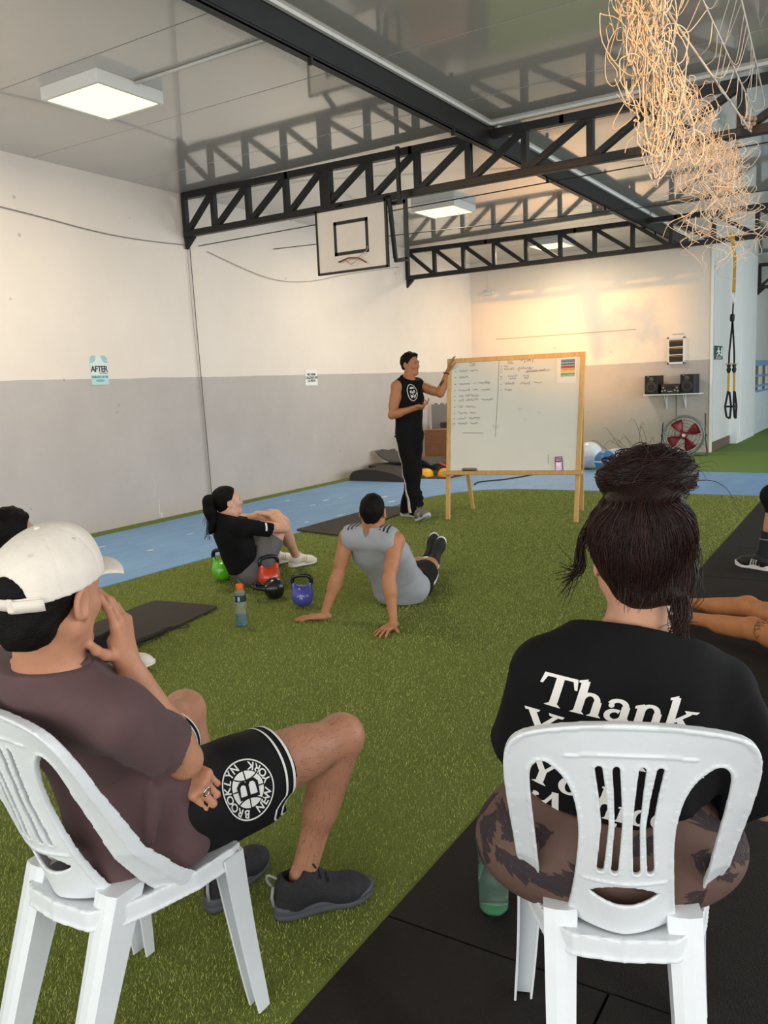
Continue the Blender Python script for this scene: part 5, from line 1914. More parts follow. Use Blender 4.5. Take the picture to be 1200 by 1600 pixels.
# ------------------------------------------------------------------ the seated man in the white cap
def man_cap():
    t = thing('person', 'person in white cap and maroon t-shirt seated on left chair, chin in hand', 'person', (-1.52, 1.30, 0.0))
    sk = skin('skin_a', 'b98468')
    P, Wa, Ch, C7 = v(-1.53, 1.30, 0.52), v(-1.515, 1.185, 0.70), v(-1.49, 1.085, 0.835), v(-1.432, 0.985, 0.955)
    SR, SL = v(-1.285, 1.025, 0.878), v(-1.640, 1.02, 0.895)
    fw = nz((0.02, 0.80, 0.58))
    ER, WR = v(-1.335, 1.235, 0.695), v(-1.392, 1.150, 0.945)
    EL, WL = v(-1.64, 1.22, 0.64), v(-1.405, 1.275, 0.640)
    HR, HL = v(-1.43, 1.34, 0.53), v(-1.62, 1.34, 0.53)
    KR, KL = v(-1.318, 1.81, 0.525), v(-1.85, 1.73, 0.535)
    AR, AL = v(-1.432, 1.740, 0.10), v(-1.675, 1.668, 0.10)
    hc = v(-1.402, 0.992, 1.125)
    hf, hu, hr = head_frame((-0.20, 0.97, -0.12), (0.05, -0.10, 1))
    f = Field()
    torso_f(f, P, Wa, Ch, C7, SR, SL, fw, 0.94, -0.004, False, 0.03)
    arm_f(f, SR, ER, WR, 0.96, 0.95)
    arm_f(f, SL, EL, WL, 1.0, 1.0)
    leg_f(f, HR, KR, AR, 1.0, (0.1, -1, -0.2))
    leg_f(f, HL, KL, AL, 1.0, (0.0, -1, -0.2))
    neck_f(f, C7, hc, hf, hu, 1.0, 0.050)
    f.cone(C7, hc - hf * 0.045 - hu * 0.04, 0.048, 0.047, k=0.03)
    head_f(f, hc, hf, hu, hr, 1.0)
    # right hand: fingers up along the cheek, thumb under the jaw
    hand_f(f, WR, (0.10, -0.12, 1), (0.90, 0.42, 0.1), 1, ((12, 18, 12), (20, 25, 15), (28, 30, 18), (35, 35, 20)), (62, 10, 14), 1.0, 4)
    # left hand: loose fist under the right elbow
    hand_f(f, WL, (0.93, -0.10, -0.16), (0.25, -0.55, 0.80), -1, ((70, 85, 50),) * 4, (28, 35, 25), 1.0, 2)
    f.obj('body', 0.0042, sk, t)

    # t-shirt
    m_sh = M('maroon_cotton', '553e3f', 0.85, vary=0.08, scale=9, bump=0.1, bscale=300, sheen=0.05)
    f = Field()
    torso_f(f, P + v(0, -0.015, -0.03), Wa + v(0, -0.01, 0), Ch, C7, SR, SL, fw, 0.98, 0.012, False, 0.035)
    f.cone(SR + v(0.0, 0, 0.002), lerp(SR, ER, 0.98), 0.068, 0.076, k=0.03, flat=((0.8, 0.5, 0), 0.9), clip=[(lerp(SR, ER, 0.74), ER - SR + v(0.06, 0, 0.05))])
    f.cone(SL, lerp(SL, EL, 0.95), 0.064, 0.078, k=0.03, clip=[(lerp(SL, EL, 0.80), EL - SL)])
    f.cone(lerp(Wa, P, 0.3) + v(0.07, 0.04, 0), v(-1.39, 1.24, 0.47), 0.085, 0.070, k=0.05)
    f.cone(lerp(Wa, P, 0.3) + v(0.0, -0.01, 0), v(-1.50, 1.14, 0.49), 0.12, 0.09, k=0.06)
    f.cone((-1.395, 1.225, 0.63), (-1.372, 1.235, 0.49), 0.055, 0.062, k=0.05)
    f.cone((-1.46, 1.11, 0.62), (-1.43, 1.12, 0.49), 0.07, 0.06, k=0.05)
    f.cone(v(-1.60, 1.28, 0.62), v(-1.44, 1.29, 0.59), 0.08, 0.08, k=0.05)
    for a, b, r in (((-1.37, 1.20, 0.66), (-1.365, 1.21, 0.56), 0.013), ((-1.40, 1.25, 0.65), (-1.40, 1.26, 0.56), 0.012), ((-1.345, 1.15, 0.65), (-1.345, 1.13, 0.55), 0.012), ((-1.30, 1.00, 0.90), (-1.27, 1.11, 0.74), 0.014), ((-1.38, 0.95, 0.92), (-1.30, 1.05, 0.78), 0.012)):
        f.cone(a, b, r, r * 0.8, k=0.035)
    w1, w2 = waves(3, 0.006, 22, 5), waves(8, 0.0032, 46, 5, (1, 1, 0.4))
    f.wr = lambda p: w1(p) + w2(p)
    f.clip((-1.5, 1.2, 0.455), (0, 0.1, -1))
    f.clip(C7 + v(0.0, 0.0, 0.024), nz((0.0, 0.10, 1)))
    sh = f.obj('tshirt', 0.005, m_sh, t)
    nk = C7 + v(0.004, 0.020, 0.022)
    hx, hy = nz((1, 0.05, 0)), nz((-0.05, 1, -0.12))
    tube('collar', [Vector(nk + hx * 0.059 * math.cos(a) + hy * 0.064 * math.sin(a)) for a in np.linspace(0, 2 * PI, 33)[:-1]], 0.0085, m_sh, t, 8, True, 'ribbed maroon collar', True)
    ch = [nk + v(0, 0, 0.010) + hx * 0.0555 * math.cos(a) + hy * 0.060 * math.sin(a) for a in np.linspace(0, 2 * PI, 49)[:-1]]
    bm = bmesh.new()
    for i, q in enumerate(ch):
        nxt = ch[(i + 1) % len(ch)]
        add_tube(bm, [Vector(q), Vector(lerp(q, nxt, 0.75))], 0.0018, 5)
    link('neck_chain', from_bm(bm), M('gold', 'c79a52', 0.3, metal=0.9), t, 'thin gold neck chain', True, True)['kind'] = 'stuff'

    # shorts with white piping
    m_bk = M('black_mesh_cloth', '0f0f12', 0.8, vary=0.15, scale=14, bump=0.15, bscale=400, spec=0.3)
    hemR, hemL = lerp(HR, KR, 0.50), lerp(HL, KL, 0.52)
    f = Field()
    f.cone(HR + v(0.02, -0.06, 0.01), HL + v(-0.02, -0.06, 0.01), 0.115, 0.115, k=0.05)
    dR, dL = nz(KR - HR), nz(KL - HL)
    f.cone(HR, hemR + dR * 0.05, 0.112, 0.104, k=0.05, clip=[(hemR, dR)])
    f.cone(HL, hemL + dL * 0.05, 0.112, 0.104, k=0.05, clip=[(hemL, dL)])
    # slack cloth hanging under the right thigh
    f.cone(HR + v(0.03, 0.0, -0.05), hemR + v(0.03, 0.02, -0.06), 0.055, 0.055, k=0.05, clip=[(hemR, dR)])
    f.cone(hemR - dR * 0.03, hemR + dR * 0.1, 0.088, 0.09, k=0.004, op=-1)
    f.cone(v(-1.40, 1.34, 0.47), v(-1.36, 1.50, 0.455), 0.05, 0.035, k=0.05)
    no_ = nz(v(0.72, -0.30, -0.62) - dR * float(np.dot(v(0.72, -0.30, -0.62), dR)))

    def notch(o):
        return -0.034 * math.exp(-((1 - float(np.dot(nz(o), no_))) / 0.035) ** 2)

    def hem_cut(Pp):
        q = Pp - hemR.astype(np.float32)
        s_ = q @ dR.astype(np.float32)
        o = q - s_[:, None] * dR.astype(np.float32)
        c = (o @ no_.astype(np.float32)) / (np.linalg.norm(o, axis=1) + 1e-6)
        return np.maximum(-0.034 * np.exp(-((1 - c) / 0.035) ** 2) - s_, np.linalg.norm(q, axis=1) - 0.2)
    f.fn(hem_cut, hemR, 0.2, 0.0, -1)
    w3 = waves(12, 0.005, 26, 5)
    f.wr = w3
    so = f.obj('shorts', 0.005, m_bk, t)
    m_pipe = M('piping_white', 'e2e2de', 0.7)
    tp_ = bvh_of(so)
    for A_, dd, sf in ((hemR, dR, notch), (hemL, dL, None)):
        hem_band('white_piping', tp_, A_, dd, -0.0105, 0.0075, m_pipe, so, shift=sf)
        hem_band('white_piping', tp_, A_, dd, -0.034, 0.0065, m_pipe, so, shift=sf)
    # round emblem on the outside of the right leg
    tr_ = bvh_of(so)
    O = v(-1.335, 1.425, 0.535)
    N = nz(v(0.75, -0.55, 0.55))
    Up0 = nz(v(-0.35, -0.93, 0) - N * float(np.dot(v(-0.35, -0.93, 0), N)))
    Rt0 = np.cross(Up0, N)

    def ring(r0, r1, n=48):
        o = ell2d(0, 0, r1, r1, n)[:-1]
        i = ell2d(0, 0, r0, r0, n)[:-1]
        return poly2d([[o[k], o[(k + 1) % n], i[(k + 1) % n], i[k]] for k in range(n)])

    def arc_text(s, r, a0, a1, size, flip):
        out = []
        for k, chh in enumerate(s):
            if chh == ' ':
                continue
            a = a0 + (a1 - a0) * k / (len(s) - 1)
            tt = text2d(chh, size, bold=0.0006)
            out.append(move2d(tt, r * math.cos(a), r * math.sin(a), 1, a - PI / 2 if not flip else a + PI / 2))
        return merge2d(*out)
    R_ = 0.070
    lay = [('emblem_ground', poly2d([ell2d(0, 0, R_, R_, 40)[:-1]]), m_bk, 0.0015),
           ('emblem_ring', ring(R_ * 0.95, R_), m_pipe, 0.0022),
           ('emblem_ball', poly2d([ell2d(0, 0, R_ * 0.60, R_ * 0.60, 36)[:-1]]), m_pipe, 0.0022),
           ('emblem_words', merge2d(arc_text('BROOKLYN', R_ * 0.775, math.radians(165), math.radians(20), 0.026, False), arc_text('NEW YORK', R_ * 0.775, math.radians(205), math.radians(335), 0.026, True)), m_pipe, 0.0022)]
    seams_ = stroke2d(ell2d(R_ * 0.9, 0, R_ * 0.62, R_ * 0.7, 14, PI * 0.72, PI * 1.28), 0.003) + stroke2d(ell2d(-R_ * 0.9, 0, R_ * 0.62, R_ * 0.7, 14, -PI * 0.28, PI * 0.28), 0.003) + stroke2d([(0, -R_ * 0.6), (0, R_ * 0.6)], 0.003) + stroke2d([(-R_ * 0.6, 0), (R_ * 0.6, 0)], 0.003)
    lay.append(('ball_seams', poly2d(seams_), m_bk, 0.0029))
    B = [(-0.55, -0.8), (-0.55, 0.8), (0.25, 0.8), (0.5, 0.55), (0.5, 0.25), (0.28, 0.02), (0.6, -0.2), (0.6, -0.58), (0.35, -0.8)]
    Bi = R_ * 0.44
    Bo = [(x * Bi * 1.22, y * Bi * 1.15) for x, y in B]
    lay.append(('letter_ground', poly2d([Bo]), m_pipe, 0.0034))
    lay.append(('letter', poly2d(stroke2d([(x * Bi, y * Bi) for x, y in B], 0.0085, True) + stroke2d([(-0.55 * Bi, 0.02 * Bi), (0.3 * Bi, 0.02 * Bi)], 0.0085)), m_bk, 0.0041))
    for nm, shp, mt, off in lay:
        decal(nm, shp, O, Rt0, Up0, tr_, mt, so, off, 0.008, 0.14)

    # hair, cap
    def more(f):
        f.ell(hc - hf * 0.075 - hu * 0.045, (0.062, 0.036, 0.050), (hr, hf, hu), k=0.03)
    hair_cap(t, hc, hf, hu, hr, m_hair_dark, 1.0, 0.0008, 0.024, -0.085, 0.004, 0, 0.0014, more)
    m_cap = M('cap_cotton', 'ddd5c9', 0.8, vary=0.04, scale=30, bump=0.12, bscale=260)
    th = math.radians(16)
    cu, cf = nz(hu * math.cos(th) - hf * math.sin(th)), nz(hf * math.cos(th) + hu * math.sin(th))
    cc = hc + hu * 0.028 - hf * 0.010

    def q_(x, y, z):
        return cc + hr * x + cf * y + cu * z
    f = Field()
    f.ell(q_(0, 0.002, 0.005), (0.093, 0.115, 0.101), (hr, cf, cu))
    f.ell(q_(0, 0.045, 0.03), (0.070, 0.062, 0.070), (hr, cf, cu), k=0.03)
    f.ell(q_(0, 0.002, -0.001), (0.0835, 0.1055, 0.0935), (hr, cf, cu), k=0, op=-1)
    f.clip(q_(0, 0, -0.008), -cu)
    f.ell(q_(0, -0.112, -0.004), (0.044, 0.06, 0.050), (hr, cf, cu), k=0.002, op=-1)
    ww = waves(15, 0.0022, 40, 4)

    def panels(p):
        d = p - cc
        a = np.arctan2(d @ hr, d @ cf)
        return ww(p) + 0.0016 * np.exp(-((np.abs(((a + PI / 6) % (PI / 3)) - PI / 6)) / 0.03) ** 2)
    f.wr = panels
    cap = f.obj('cap', 0.004, m_cap, t, 'white cotton cap')
    # band behind the opening, buckle and free end
    pts = []
    for a in np.linspace(-0.75, 0.75, 14):
        pts.append(q_(0.0895 * math.sin(a) * 1.0, -0.113 * math.cos(a), -0.0))
    bm = bmesh.new()
    secs = []
    for p in pts:
        n = nz(p - cc - cu * float(np.dot(p - cc, cu)))
        secs.append([Vector(p - cu * 0.012 + n * 0.001), Vector(p - cu * 0.012 + n * 0.004), Vector(p + cu * 0.010 + n * 0.004), Vector(p + cu * 0.010 + n * 0.001)])
    add_loft(bm, secs)
    link('strap', from_bm(bm), m_cap, cap, None, True, True)
    p = q_(0.0895 * math.sin(0.22), -0.116 * math.cos(0.22), -0.001)
    n = nz(p - cc)
    bm = bmesh.new()
    add_box(bm, Vector(p + n * 0.004), (0.014, 0.008, 0.028), Matrix((Vector(np.cross(n, cu)), Vector(n), Vector(cu))).transposed(), 0.003)
    link('buckle', from_bm(bm), m_cap, cap, None, None, True)
    bm = bmesh.new()
    secs = []
    for a in np.linspace(0.22, 0.80, 8):
        p = q_(0.091 * math.sin(a), -0.1165 * math.cos(a), -0.003 - 0.012 * max(0, a - 0.5))
        n = nz(p - cc)
        secs.append([Vector(p - cu * 0.012 + n * 0.003), Vector(p - cu * 0.012 + n * 0.006), Vector(p + cu * 0.011 + n * 0.006), Vector(p + cu * 0.011 + n * 0.003)])
    add_loft(bm, secs)
    link('strap_end', from_bm(bm), m_cap, cap, None, True, True)
    lathe('top_button', [(0.007, 0), (0.006, 0.004), (0, 0.006)], m_cap, cap, 12, ((0, 0, 0), tuple(cu))).data.transform(Matrix.Translation(Vector(q_(0, 0.004, 0.104)) - t.location))
    for a in (2.5, 3.75, 1.3, 5.0):
        d = nz(hr * math.sin(a) * 0.62 + cf * math.cos(a) * 0.78 + cu * 0.75)
        p = cc + d * 0.1045 * 1.0
        h = bvh_of(cap).ray_cast(Vector(cc + d * 0.3), Vector(-d))[0]
        if h is not None:
            lathe('eyelet', [(0.0045, -0.0005), (0.004, 0.0012), (0.0018, 0.0012), (0.0016, 0.0002), (0, 0.0002)], M('eyelet', 'cfc8bc', 0.8), cap, 10, ((0, 0, 0), tuple(d))).data.transform(Matrix.Translation(h - t.location))
    # brim
    bm = bmesh.new()
    secs = []
    for u in np.linspace(0, 1, 9):
        row = []
        for a in np.linspace(-1.05, 1.05, 15):
            y0, x0 = 0.108 * math.cos(a * 0.9), 0.087 * math.sin(a * 0.9)
            y1, x1 = 0.058 + 0.108 * math.cos(a) ** 0.7, 0.094 * math.sin(a)
            x, y = x0 + (x1 - x0) * u, y0 + (max(y1, y0) - y0) * u
            z = -0.006 + 0.004 * u - 4.2 * (x * x) * (0.35 + 0.65 * u) * 0.55 - 0.012 * u * u
            row.append((x, y, z))
        secs.append(row)
    top = [[bm.verts.new(Vector(q_(x, y, z + 0.002))) for x, y, z in r] for r in secs]
    bot = [[bm.verts.new(Vector(q_(x, y, z - 0.002))) for x, y, z in r] for r in secs]
    for G in (top, bot):
        for A, Bq in zip(G, G[1:]):
            for i in range(14):
                bm.faces.new((A[i], A[i + 1], Bq[i + 1], Bq[i]))
    edge = [(top[0], bot[0]), (top[-1], bot[-1]), ([r[0] for r in top], [r[0] for r in bot]), ([r[-1] for r in top], [r[-1] for r in bot])]
    for A, Bq in edge:
        for i in range(len(A) - 1):
            bm.faces.new((A[i], A[i + 1], Bq[i + 1], Bq[i]))
    link('brim', from_bm(bm), m_cap, cap, None, True, True)
    face_parts(t, hc, hf, hu, hr)
    # shoes
    m_knit = M('charcoal_knit', '1d1d20', 0.75, col2='2c2c30', scale=90, bump=0.4, bscale=260)
    m_gs = M('grey_sole', '4c4e55', 0.6, vary=0.08)
    m_lc = M('black_lace', '111113', 0.8)
    for heel, d, hi, s in (((-1.478, 1.662, 0.0), (0.61, 0.79, 0), 0.012, 1), ((-1.665, 1.590, 0.0), (-0.12, 0.99, 0), 0.012, -1)):
        so_, p = shoe(t, heel, d, (0, 0, 1), m_knit, m_gs, m_lc, 0.30, 'charcoal knit running shoe with grey sole', hi + 0.014, None, 0.0045, s)
        tube('heel_loop', spline([p(-0.006, -0.004, 0.10), p(-0.004, -0.016, 0.122), p(0.004, -0.012, 0.14), p(0.006, 0.01, 0.125)], 4), 0.004, M('reflective_grey', '9a9ca0', 0.4), so_, 6, False, None, True)
        tube('heel_strip', [p(0.004, -0.001, 0.04), p(0.004, -0.006, 0.07), p(0.002, 0.0, 0.10)], 0.005, _mats['reflective_grey'], so_, 6, False, None, True)
    # ring on the left hand
    rp = WL + nz(v(0.93, -0.10, -0.16)) * 0.105 + v(0.012, -0.01, -0.002)
    tube('finger_ring', [Vector(rp + 0.0105 * (nz((0.2, 0.5, 0.8)) * math.cos(a) + nz((0.2, -0.8, 0.5)) * math.sin(a))) for a in np.linspace(0, 2 * PI, 17)[:-1]], 0.0022, M('silver', 'cfcfcc', 0.2, metal=1.0), t, 6, True, 'silver ring', True)
    # leg hair: short dark strands on the right leg
    bm = bmesh.new()
    r = random.Random(9)
    bt = bvh_of([c for c in t.children if c.name.startswith('body')][0])
    for k in range(900):
        a, b = (HR, KR) if r.random() < 0.35 else (KR, AR)
        u = r.uniform(0.55, 1.0) if a is HR else r.uniform(0.02, 0.93)
        c = Vector(lerp(a, b, u))
        ax = Vector(nz(b - a))
        x, y, _ = frame_of(ax)
        an = r.uniform(0, 2 * PI)
        d = x * math.cos(an) + y * math.sin(an)
        h, n, _, _ = bt.ray_cast(c + d * 0.2, -d, 0.2)
        if h is None:
            continue
        td = (ax * r.uniform(0.5, 1) + x.cross(d) * r.uniform(-0.6, 0.6) + n * 0.25).normalized()
        q = h + td * r.uniform(0.008, 0.018) + n * 0.001
        sd = td.cross(n) * 0.00035
        vs_ = [bm.verts.new(z) for z in (h - sd, h + sd, q)]
        bm.faces.new(vs_)
    me = bpy.data.meshes.new('m')
    bm.to_mesh(me)
    bm.free()
    link('leg_hair', me, M('body_hair', '2b1d15', 0.7), t, None, None, True)['kind'] = 'stuff'


man_cap()
# ------------------------------------------------------------------ the seated woman with the hair bun
def woman_bun():
    t = thing('person', 'person with dark hair bun and printed black t-shirt seated on right chair', 'person', (-0.50, 1.62, 0.0))
    sk = skin('skin_b', 'b98a70')
    fw = nz((-0.40, 0.915, 0.0))
    rt = nz((0.915, 0.40, 0.0))
    P, Wa, Ch, C7 = v(-0.505, 1.615, 0.53), v(-0.487, 1.630, 0.70), v(-0.470, 1.655, 0.825), v(-0.455, 1.685, 0.950)
    SL, SR = v(-0.636, 1.612, 0.882), v(-0.292, 1.762, 0.832)
    EL, ER = v(-0.690, 1.640, 0.645), v(-0.215, 1.775, 0.615)
    WL, WR = v(-0.72, 1.87, 0.60), v(-0.42, 1.98, 0.60)
    HL, HR = v(-0.60, 1.62, 0.53), v(-0.42, 1.70, 0.53)
    KL, KR = v(-0.80, 2.00, 0.53), v(-0.58, 2.09, 0.53)
    AL, AR = v(-0.86, 2.10, 0.10), v(-0.66, 2.18, 0.10)
    hc = v(-0.470, 1.715, 1.125)
    hf, hu, hr = head_frame((-0.42, 0.90, -0.06), (0.02, -0.03, 1))
    f = Field()
    torso_f(f, P, Wa, Ch, C7, SR, SL, fw, 0.90, -0.004, True, 0.035)
    arm_f(f, SR, ER, WR, 0.93, 0.95)
    arm_f(f, SL, EL, WL, 0.93, 0.95)
    leg_f(f, HR, KR, AR, 0.95, (0.3, -0.9, 0))
    leg_f(f, HL, KL, AL, 0.95, (0.3, -0.9, 0))
    neck_f(f, C7, hc, hf, hu, 0.95, 0.055)
    f.cone(C7, hc - hf * 0.045 - hu * 0.045, 0.052, 0.048, k=0.03)
    head_f(f, hc, hf, hu, hr, 0.95)
    hand_f(f, WL, (0.35, 0.9, -0.15), (0, 0.1, 1), -1, (15, 20, 12), (40, 15, 15), 0.92)
    hand_f(f, WR, (-0.9, 0.35, -0.1), (0, 0.1, 1), 1, (15, 20, 12), (40, 15, 15), 0.92)
    f.obj('body', 0.0045, sk, t)
    face_parts(t, hc, hf, hu, hr, 0.95)

    # cropped oversize t-shirt
    m_bt = M('black_cotton', '0d0d0f', 0.9, vary=0.18, scale=7, bump=0.12, bscale=320, spec=0.25)
    f = Field()
    torso_f(f, Wa + v(0, 0, -0.10), Wa, Ch, C7, SR, SL, fw, 0.95, 0.022, False, 0.035)
    f.cone(Wa - rt * 0.06, Ch - rt * 0.05, 0.125, 0.135, k=0.05, flat=(fw, 0.85))
    f.cone(Wa + rt * 0.06 + v(0, 0, -0.03), Ch + rt * 0.06, 0.125, 0.130, k=0.05, flat=(fw, 0.85))
    dl, dr = EL - SL, ER - SR
    f.cone(SL, lerp(SL, EL, 0.98), 0.062, 0.094, k=0.035, clip=[(lerp(SL, EL, 0.84), dl + v(-0.09, 0, 0))])
    f.cone(SR, lerp(SR, ER, 1.02), 0.062, 0.098, k=0.035, clip=[(lerp(SR, ER, 0.98), dr + v(0.05, 0, 0))])
    for a, b, r in (((-0.66, 1.56, 0.90), (-0.60, 1.53, 0.70), 0.014), ((-0.66, 1.59, 0.86), (-0.70, 1.56, 0.72), 0.013), ((-0.29, 1.70, 0.84), (-0.32, 1.64, 0.66), 0.014), ((-0.24, 1.74, 0.82), (-0.19, 1.72, 0.66), 0.014), ((-0.38, 1.58, 0.70), (-0.31, 1.60, 0.60), 0.014), ((-0.26, 1.67, 0.72), (-0.27, 1.67, 0.60), 0.016)):
        f.cone(a, b, r, r * 0.8, k=0.035)
    w1, w2 = waves(31, 0.0035, 22, 5), waves(37, 0.002, 48, 5)
    f.wr = lambda p: w1(p) + w2(p)
    # hem: cut all round the trunk, the sleeves hang lower
    Q0 = v(-0.48, 1.62, 0.632)
    nh = nz(v(0.10, 0.15, -1))

    f.fn(lambda Pp: np.maximum(-((Pp - Q0.astype(np.float32)) @ nh.astype(np.float32)), np.abs((Pp - Q0.astype(np.float32)) @ rt.astype(np.float32)) - 0.195), Q0, 1.0, 0.004, -1)
    f.clip(C7 + v(0, 0, 0.022), nz(nz(C7 - Ch) + fw * 0.25))
    sh = f.obj('tshirt', 0.0048, m_bt, t)
    up_ = nz(hc - C7)
    bk = nz(np.cross(rt, up_))
    tube('collar', [Vector(C7 + fw * 0.022 + v(0.0, 0, 0.012) + rt * 0.066 * math.cos(a) + bk * 0.062 * math.sin(a) - up_ * 0.022 * math.sin(a)) for a in np.linspace(0, 2 * PI, 31)[:-1]], 0.009, m_bt, t, 8, True, 'ribbed black collar', True)

    # brown leggings with a dark leaf print
    m_lg = M('brown_leaf_print', '5d463d', 0.75, vary=0.1, scale=10, bump=0.08, bscale=300)
    f = Field()
    f.cone(HL + v(-0.02, -0.03, 0.0), HR + v(0.02, -0.03, 0.0), 0.132, 0.132, k=0.05)
    f.cone(P + fw * -0.03 + v(0, 0, 0.0), P + v(0.003, 0.0, 0.085), 0.165, 0.150, k=0.05, flat=(fw, 0.78), clip=[(P + v(0, 0, 0.092), (0.05, 0.1, 1))])
    for H, K, s in ((HL, KL, -1), (HR, KR, 1)):
        f.ell(H + rt * s * 0.055 - fw * 0.015 + v(0, 0, -0.015), (0.125, 0.135, 0.088), (rt, fw, (0, 0, 1)), k=0.06)
    leg_f(f, HR, KR, AR, 1.06, (0.3, -0.9, 0), 0.10)
    leg_f(f, HL, KL, AL, 1.06, (0.3, -0.9, 0), 0.10)
    f.clip((0, 0, 0.14), (0, 0, -1))
    lg = f.obj('leggings', 0.006, m_lg, t)
    # leaf sprays printed on the cloth
    tl = bvh_of(lg)
    r = random.Random(41)
    m_leaf = M('leaf_print', '30262a', 0.8)
    sprays = []
    for k in range(20):
        a = r.uniform(0, 2 * PI)
        pts = []
        x0, y0 = 0, 0
        L = r.uniform(0.05, 0.11)
        quads = stroke2d([(0, 0), (L * 0.5, 0.006), (L, 0)], [0.0035, 0.003, 0.001])
        for i in range(13):
            u = (i + 0.5) / 13
            for sg in (-1, 1):
                ln = 0.034 * (1 - u * 0.55) * r.uniform(0.7, 1.2)
                an = sg * r.uniform(0.4, 0.9)
                bx, by = L * u, 0.006 * math.sin(u * PI)
                ex, ey = bx + ln * math.cos(an), by + ln * math.sin(an)
                mx, my = (bx + ex) / 2, (by + ey) / 2
                nx, ny = -math.sin(an) * 0.0042, math.cos(an) * 0.0042
                quads.append([(bx, by), (mx + nx, my + ny), (ex, ey), (mx - nx, my - ny)])
        sprays.append((poly2d(quads), a))
    spots = [(-0.17, 0.03, 'b'), (-0.11, 0.06, 'b'), (-0.05, 0.0, 'b'), (0.10, 0.05, 'b'), (0.15, 0.03, 'b'), (0.18, -0.04, 'b'), (-0.13, -0.04, 'b'), (-0.2, 0.0, 'b'), (0.06, -0.03, 'b'), (0.02, 0.05, 'b'), (-0.24, 0.04, 'b'), (0.22, 0.02, 'b')]
    for (x, z, _), (shp, a) in zip(spots, sprays):
        decal('leaf_print', move2d(shp, x, z, 1, a), P - fw * 0.0 + v(0, 0, 0.015), rt, v(0, 0, 1), tl, m_leaf, lg, 0.0012, 0.02, 0.4)
    for k, (shp, a) in enumerate(sprays[12:]):
        s = -1 if k < 5 else 1
        decal('leaf_print', move2d(shp, r.uniform(-0.1, 0.1), r.uniform(-0.02, 0.1), 1, a), P + v(0, 0, 0.0), -fw * s * -1 if s > 0 else -fw, v(0, 0, 1), tl, m_leaf, lg, 0.0012, 0.02, 0.45)

    # lettering on the back, bold old-style serif drawn by hand
    def stem(x0, y0, x1, y1, w):
        dx, dy = x1 - x0, y1 - y0
        l = math.hypot(dx, dy)
        nx, ny = -dy / l * w / 2, dx / l * w / 2
        return [[(x0 + nx, y0 + ny), (x1 + nx, y1 + ny), (x1 - nx, y1 - ny), (x0 - nx, y0 - ny)]]

    def serif(x, y, w, h):
        return [[(x - w / 2, y), (x + w / 2, y), (x + w * 0.28, y + h), (x - w * 0.28, y + h)]]

    def bow(cx, cy, rx, ry, a0, a1, wt, wn, n=16):
        pts, ws = [], []
        for k in range(n + 1):
            a = math.radians(a0 + (a1 - a0) * k / n)
            pts.append((cx + rx * math.cos(a), cy + ry * math.sin(a)))
            ws.append(wn + (wt - wn) * abs(math.cos(a)) ** 1.2)
        return stroke2d(pts, ws)
    sw = 0.20
    G = {}
    G['T'] = (0.82, stem(0.42, 0, 0.42, 0.95, sw) + [[(0.0, 1.0), (0.84, 1.0), (0.84, 0.9), (0.0, 0.9)], [(0.0, 1.0), (0.10, 0.9), (0.02, 0.66), (-0.05, 0.66)], [(0.84, 1.0), (0.89, 0.66), (0.82, 0.66), (0.74, 0.9)]] + serif(0.42, 0, 0.42, 0.09))
    G['h'] = (0.72, stem(0.16, 0, 0.16, 1.02, sw) + serif(0.16, 0, 0.36, 0.08) + [[(0.0, 1.0), (0.2, 1.08), (0.2, 0.94), (0.0, 0.93)]] + bow(0.37, 0.44, 0.19, 0.21, 170, 0, 0.15, 0.10) + stem(0.57, 0, 0.57, 0.46, sw) + serif(0.57, 0, 0.36, 0.08))
    G['a'] = (0.66, bow(0.30, 0.46, 0.20, 0.17, 165, 0, 0.15, 0.11) + stem(0.50, 0.12, 0.50, 0.48, sw) + bow(0.28, 0.17, 0.19, 0.15, 60, 340, 0.15, 0.09) + [[(0.42, 0.14), (0.6, 0.14), (0.72, 0.04), (0.56, -0.01)]] + [ell2d(0.14, 0.46, 0.075, 0.075, 10)[:-1]])
    G['n'] = (0.72, stem(0.16, 0, 0.16, 0.62, sw) + serif(0.16, 0, 0.36, 0.08) + [[(0.0, 0.58), (0.2, 0.68), (0.2, 0.54), (0.0, 0.50)]] + bow(0.37, 0.44, 0.19, 0.21, 170, 0, 0.15, 0.10) + stem(0.57, 0, 0.57, 0.46, sw) + serif(0.57, 0, 0.36, 0.08))
    G['k'] = (0.76, stem(0.16, 0, 0.16, 1.02, sw) + serif(0.16, 0, 0.36, 0.08) + [[(0.0, 1.0), (0.2, 1.08), (0.2, 0.94), (0.0, 0.93)]] + stem(0.24, 0.30, 0.62, 0.60, 0.10) + [[(0.44, 0.66), (0.84, 0.66), (0.78, 0.58), (0.5, 0.58)]] + stem(0.36, 0.38, 0.62, 0.05, 0.16) + stem(0.58, 0.06, 0.78, -0.12, 0.12) + stem(0.74, -0.12, 0.92, -0.06, 0.07))
    G['Y'] = (0.85, stem(0.14, 0.95, 0.42, 0.48, 0.17) + stem(0.74, 0.95, 0.46, 0.48, 0.10) + stem(0.43, 0.0, 0.43, 0.52, sw) + serif(0.43, 0, 0.4, 0.09) + [[(-0.06, 1.0), (0.34, 1.0), (0.3, 0.92), (-0.02, 0.92)], [(0.54, 1.0), (0.92, 1.0), (0.88, 0.92), (0.58, 0.92)]])
    G['o'] = (0.66, bow(0.32, 0.31, 0.23, 0.28, 0, 360, 0.18, 0.09, 28))
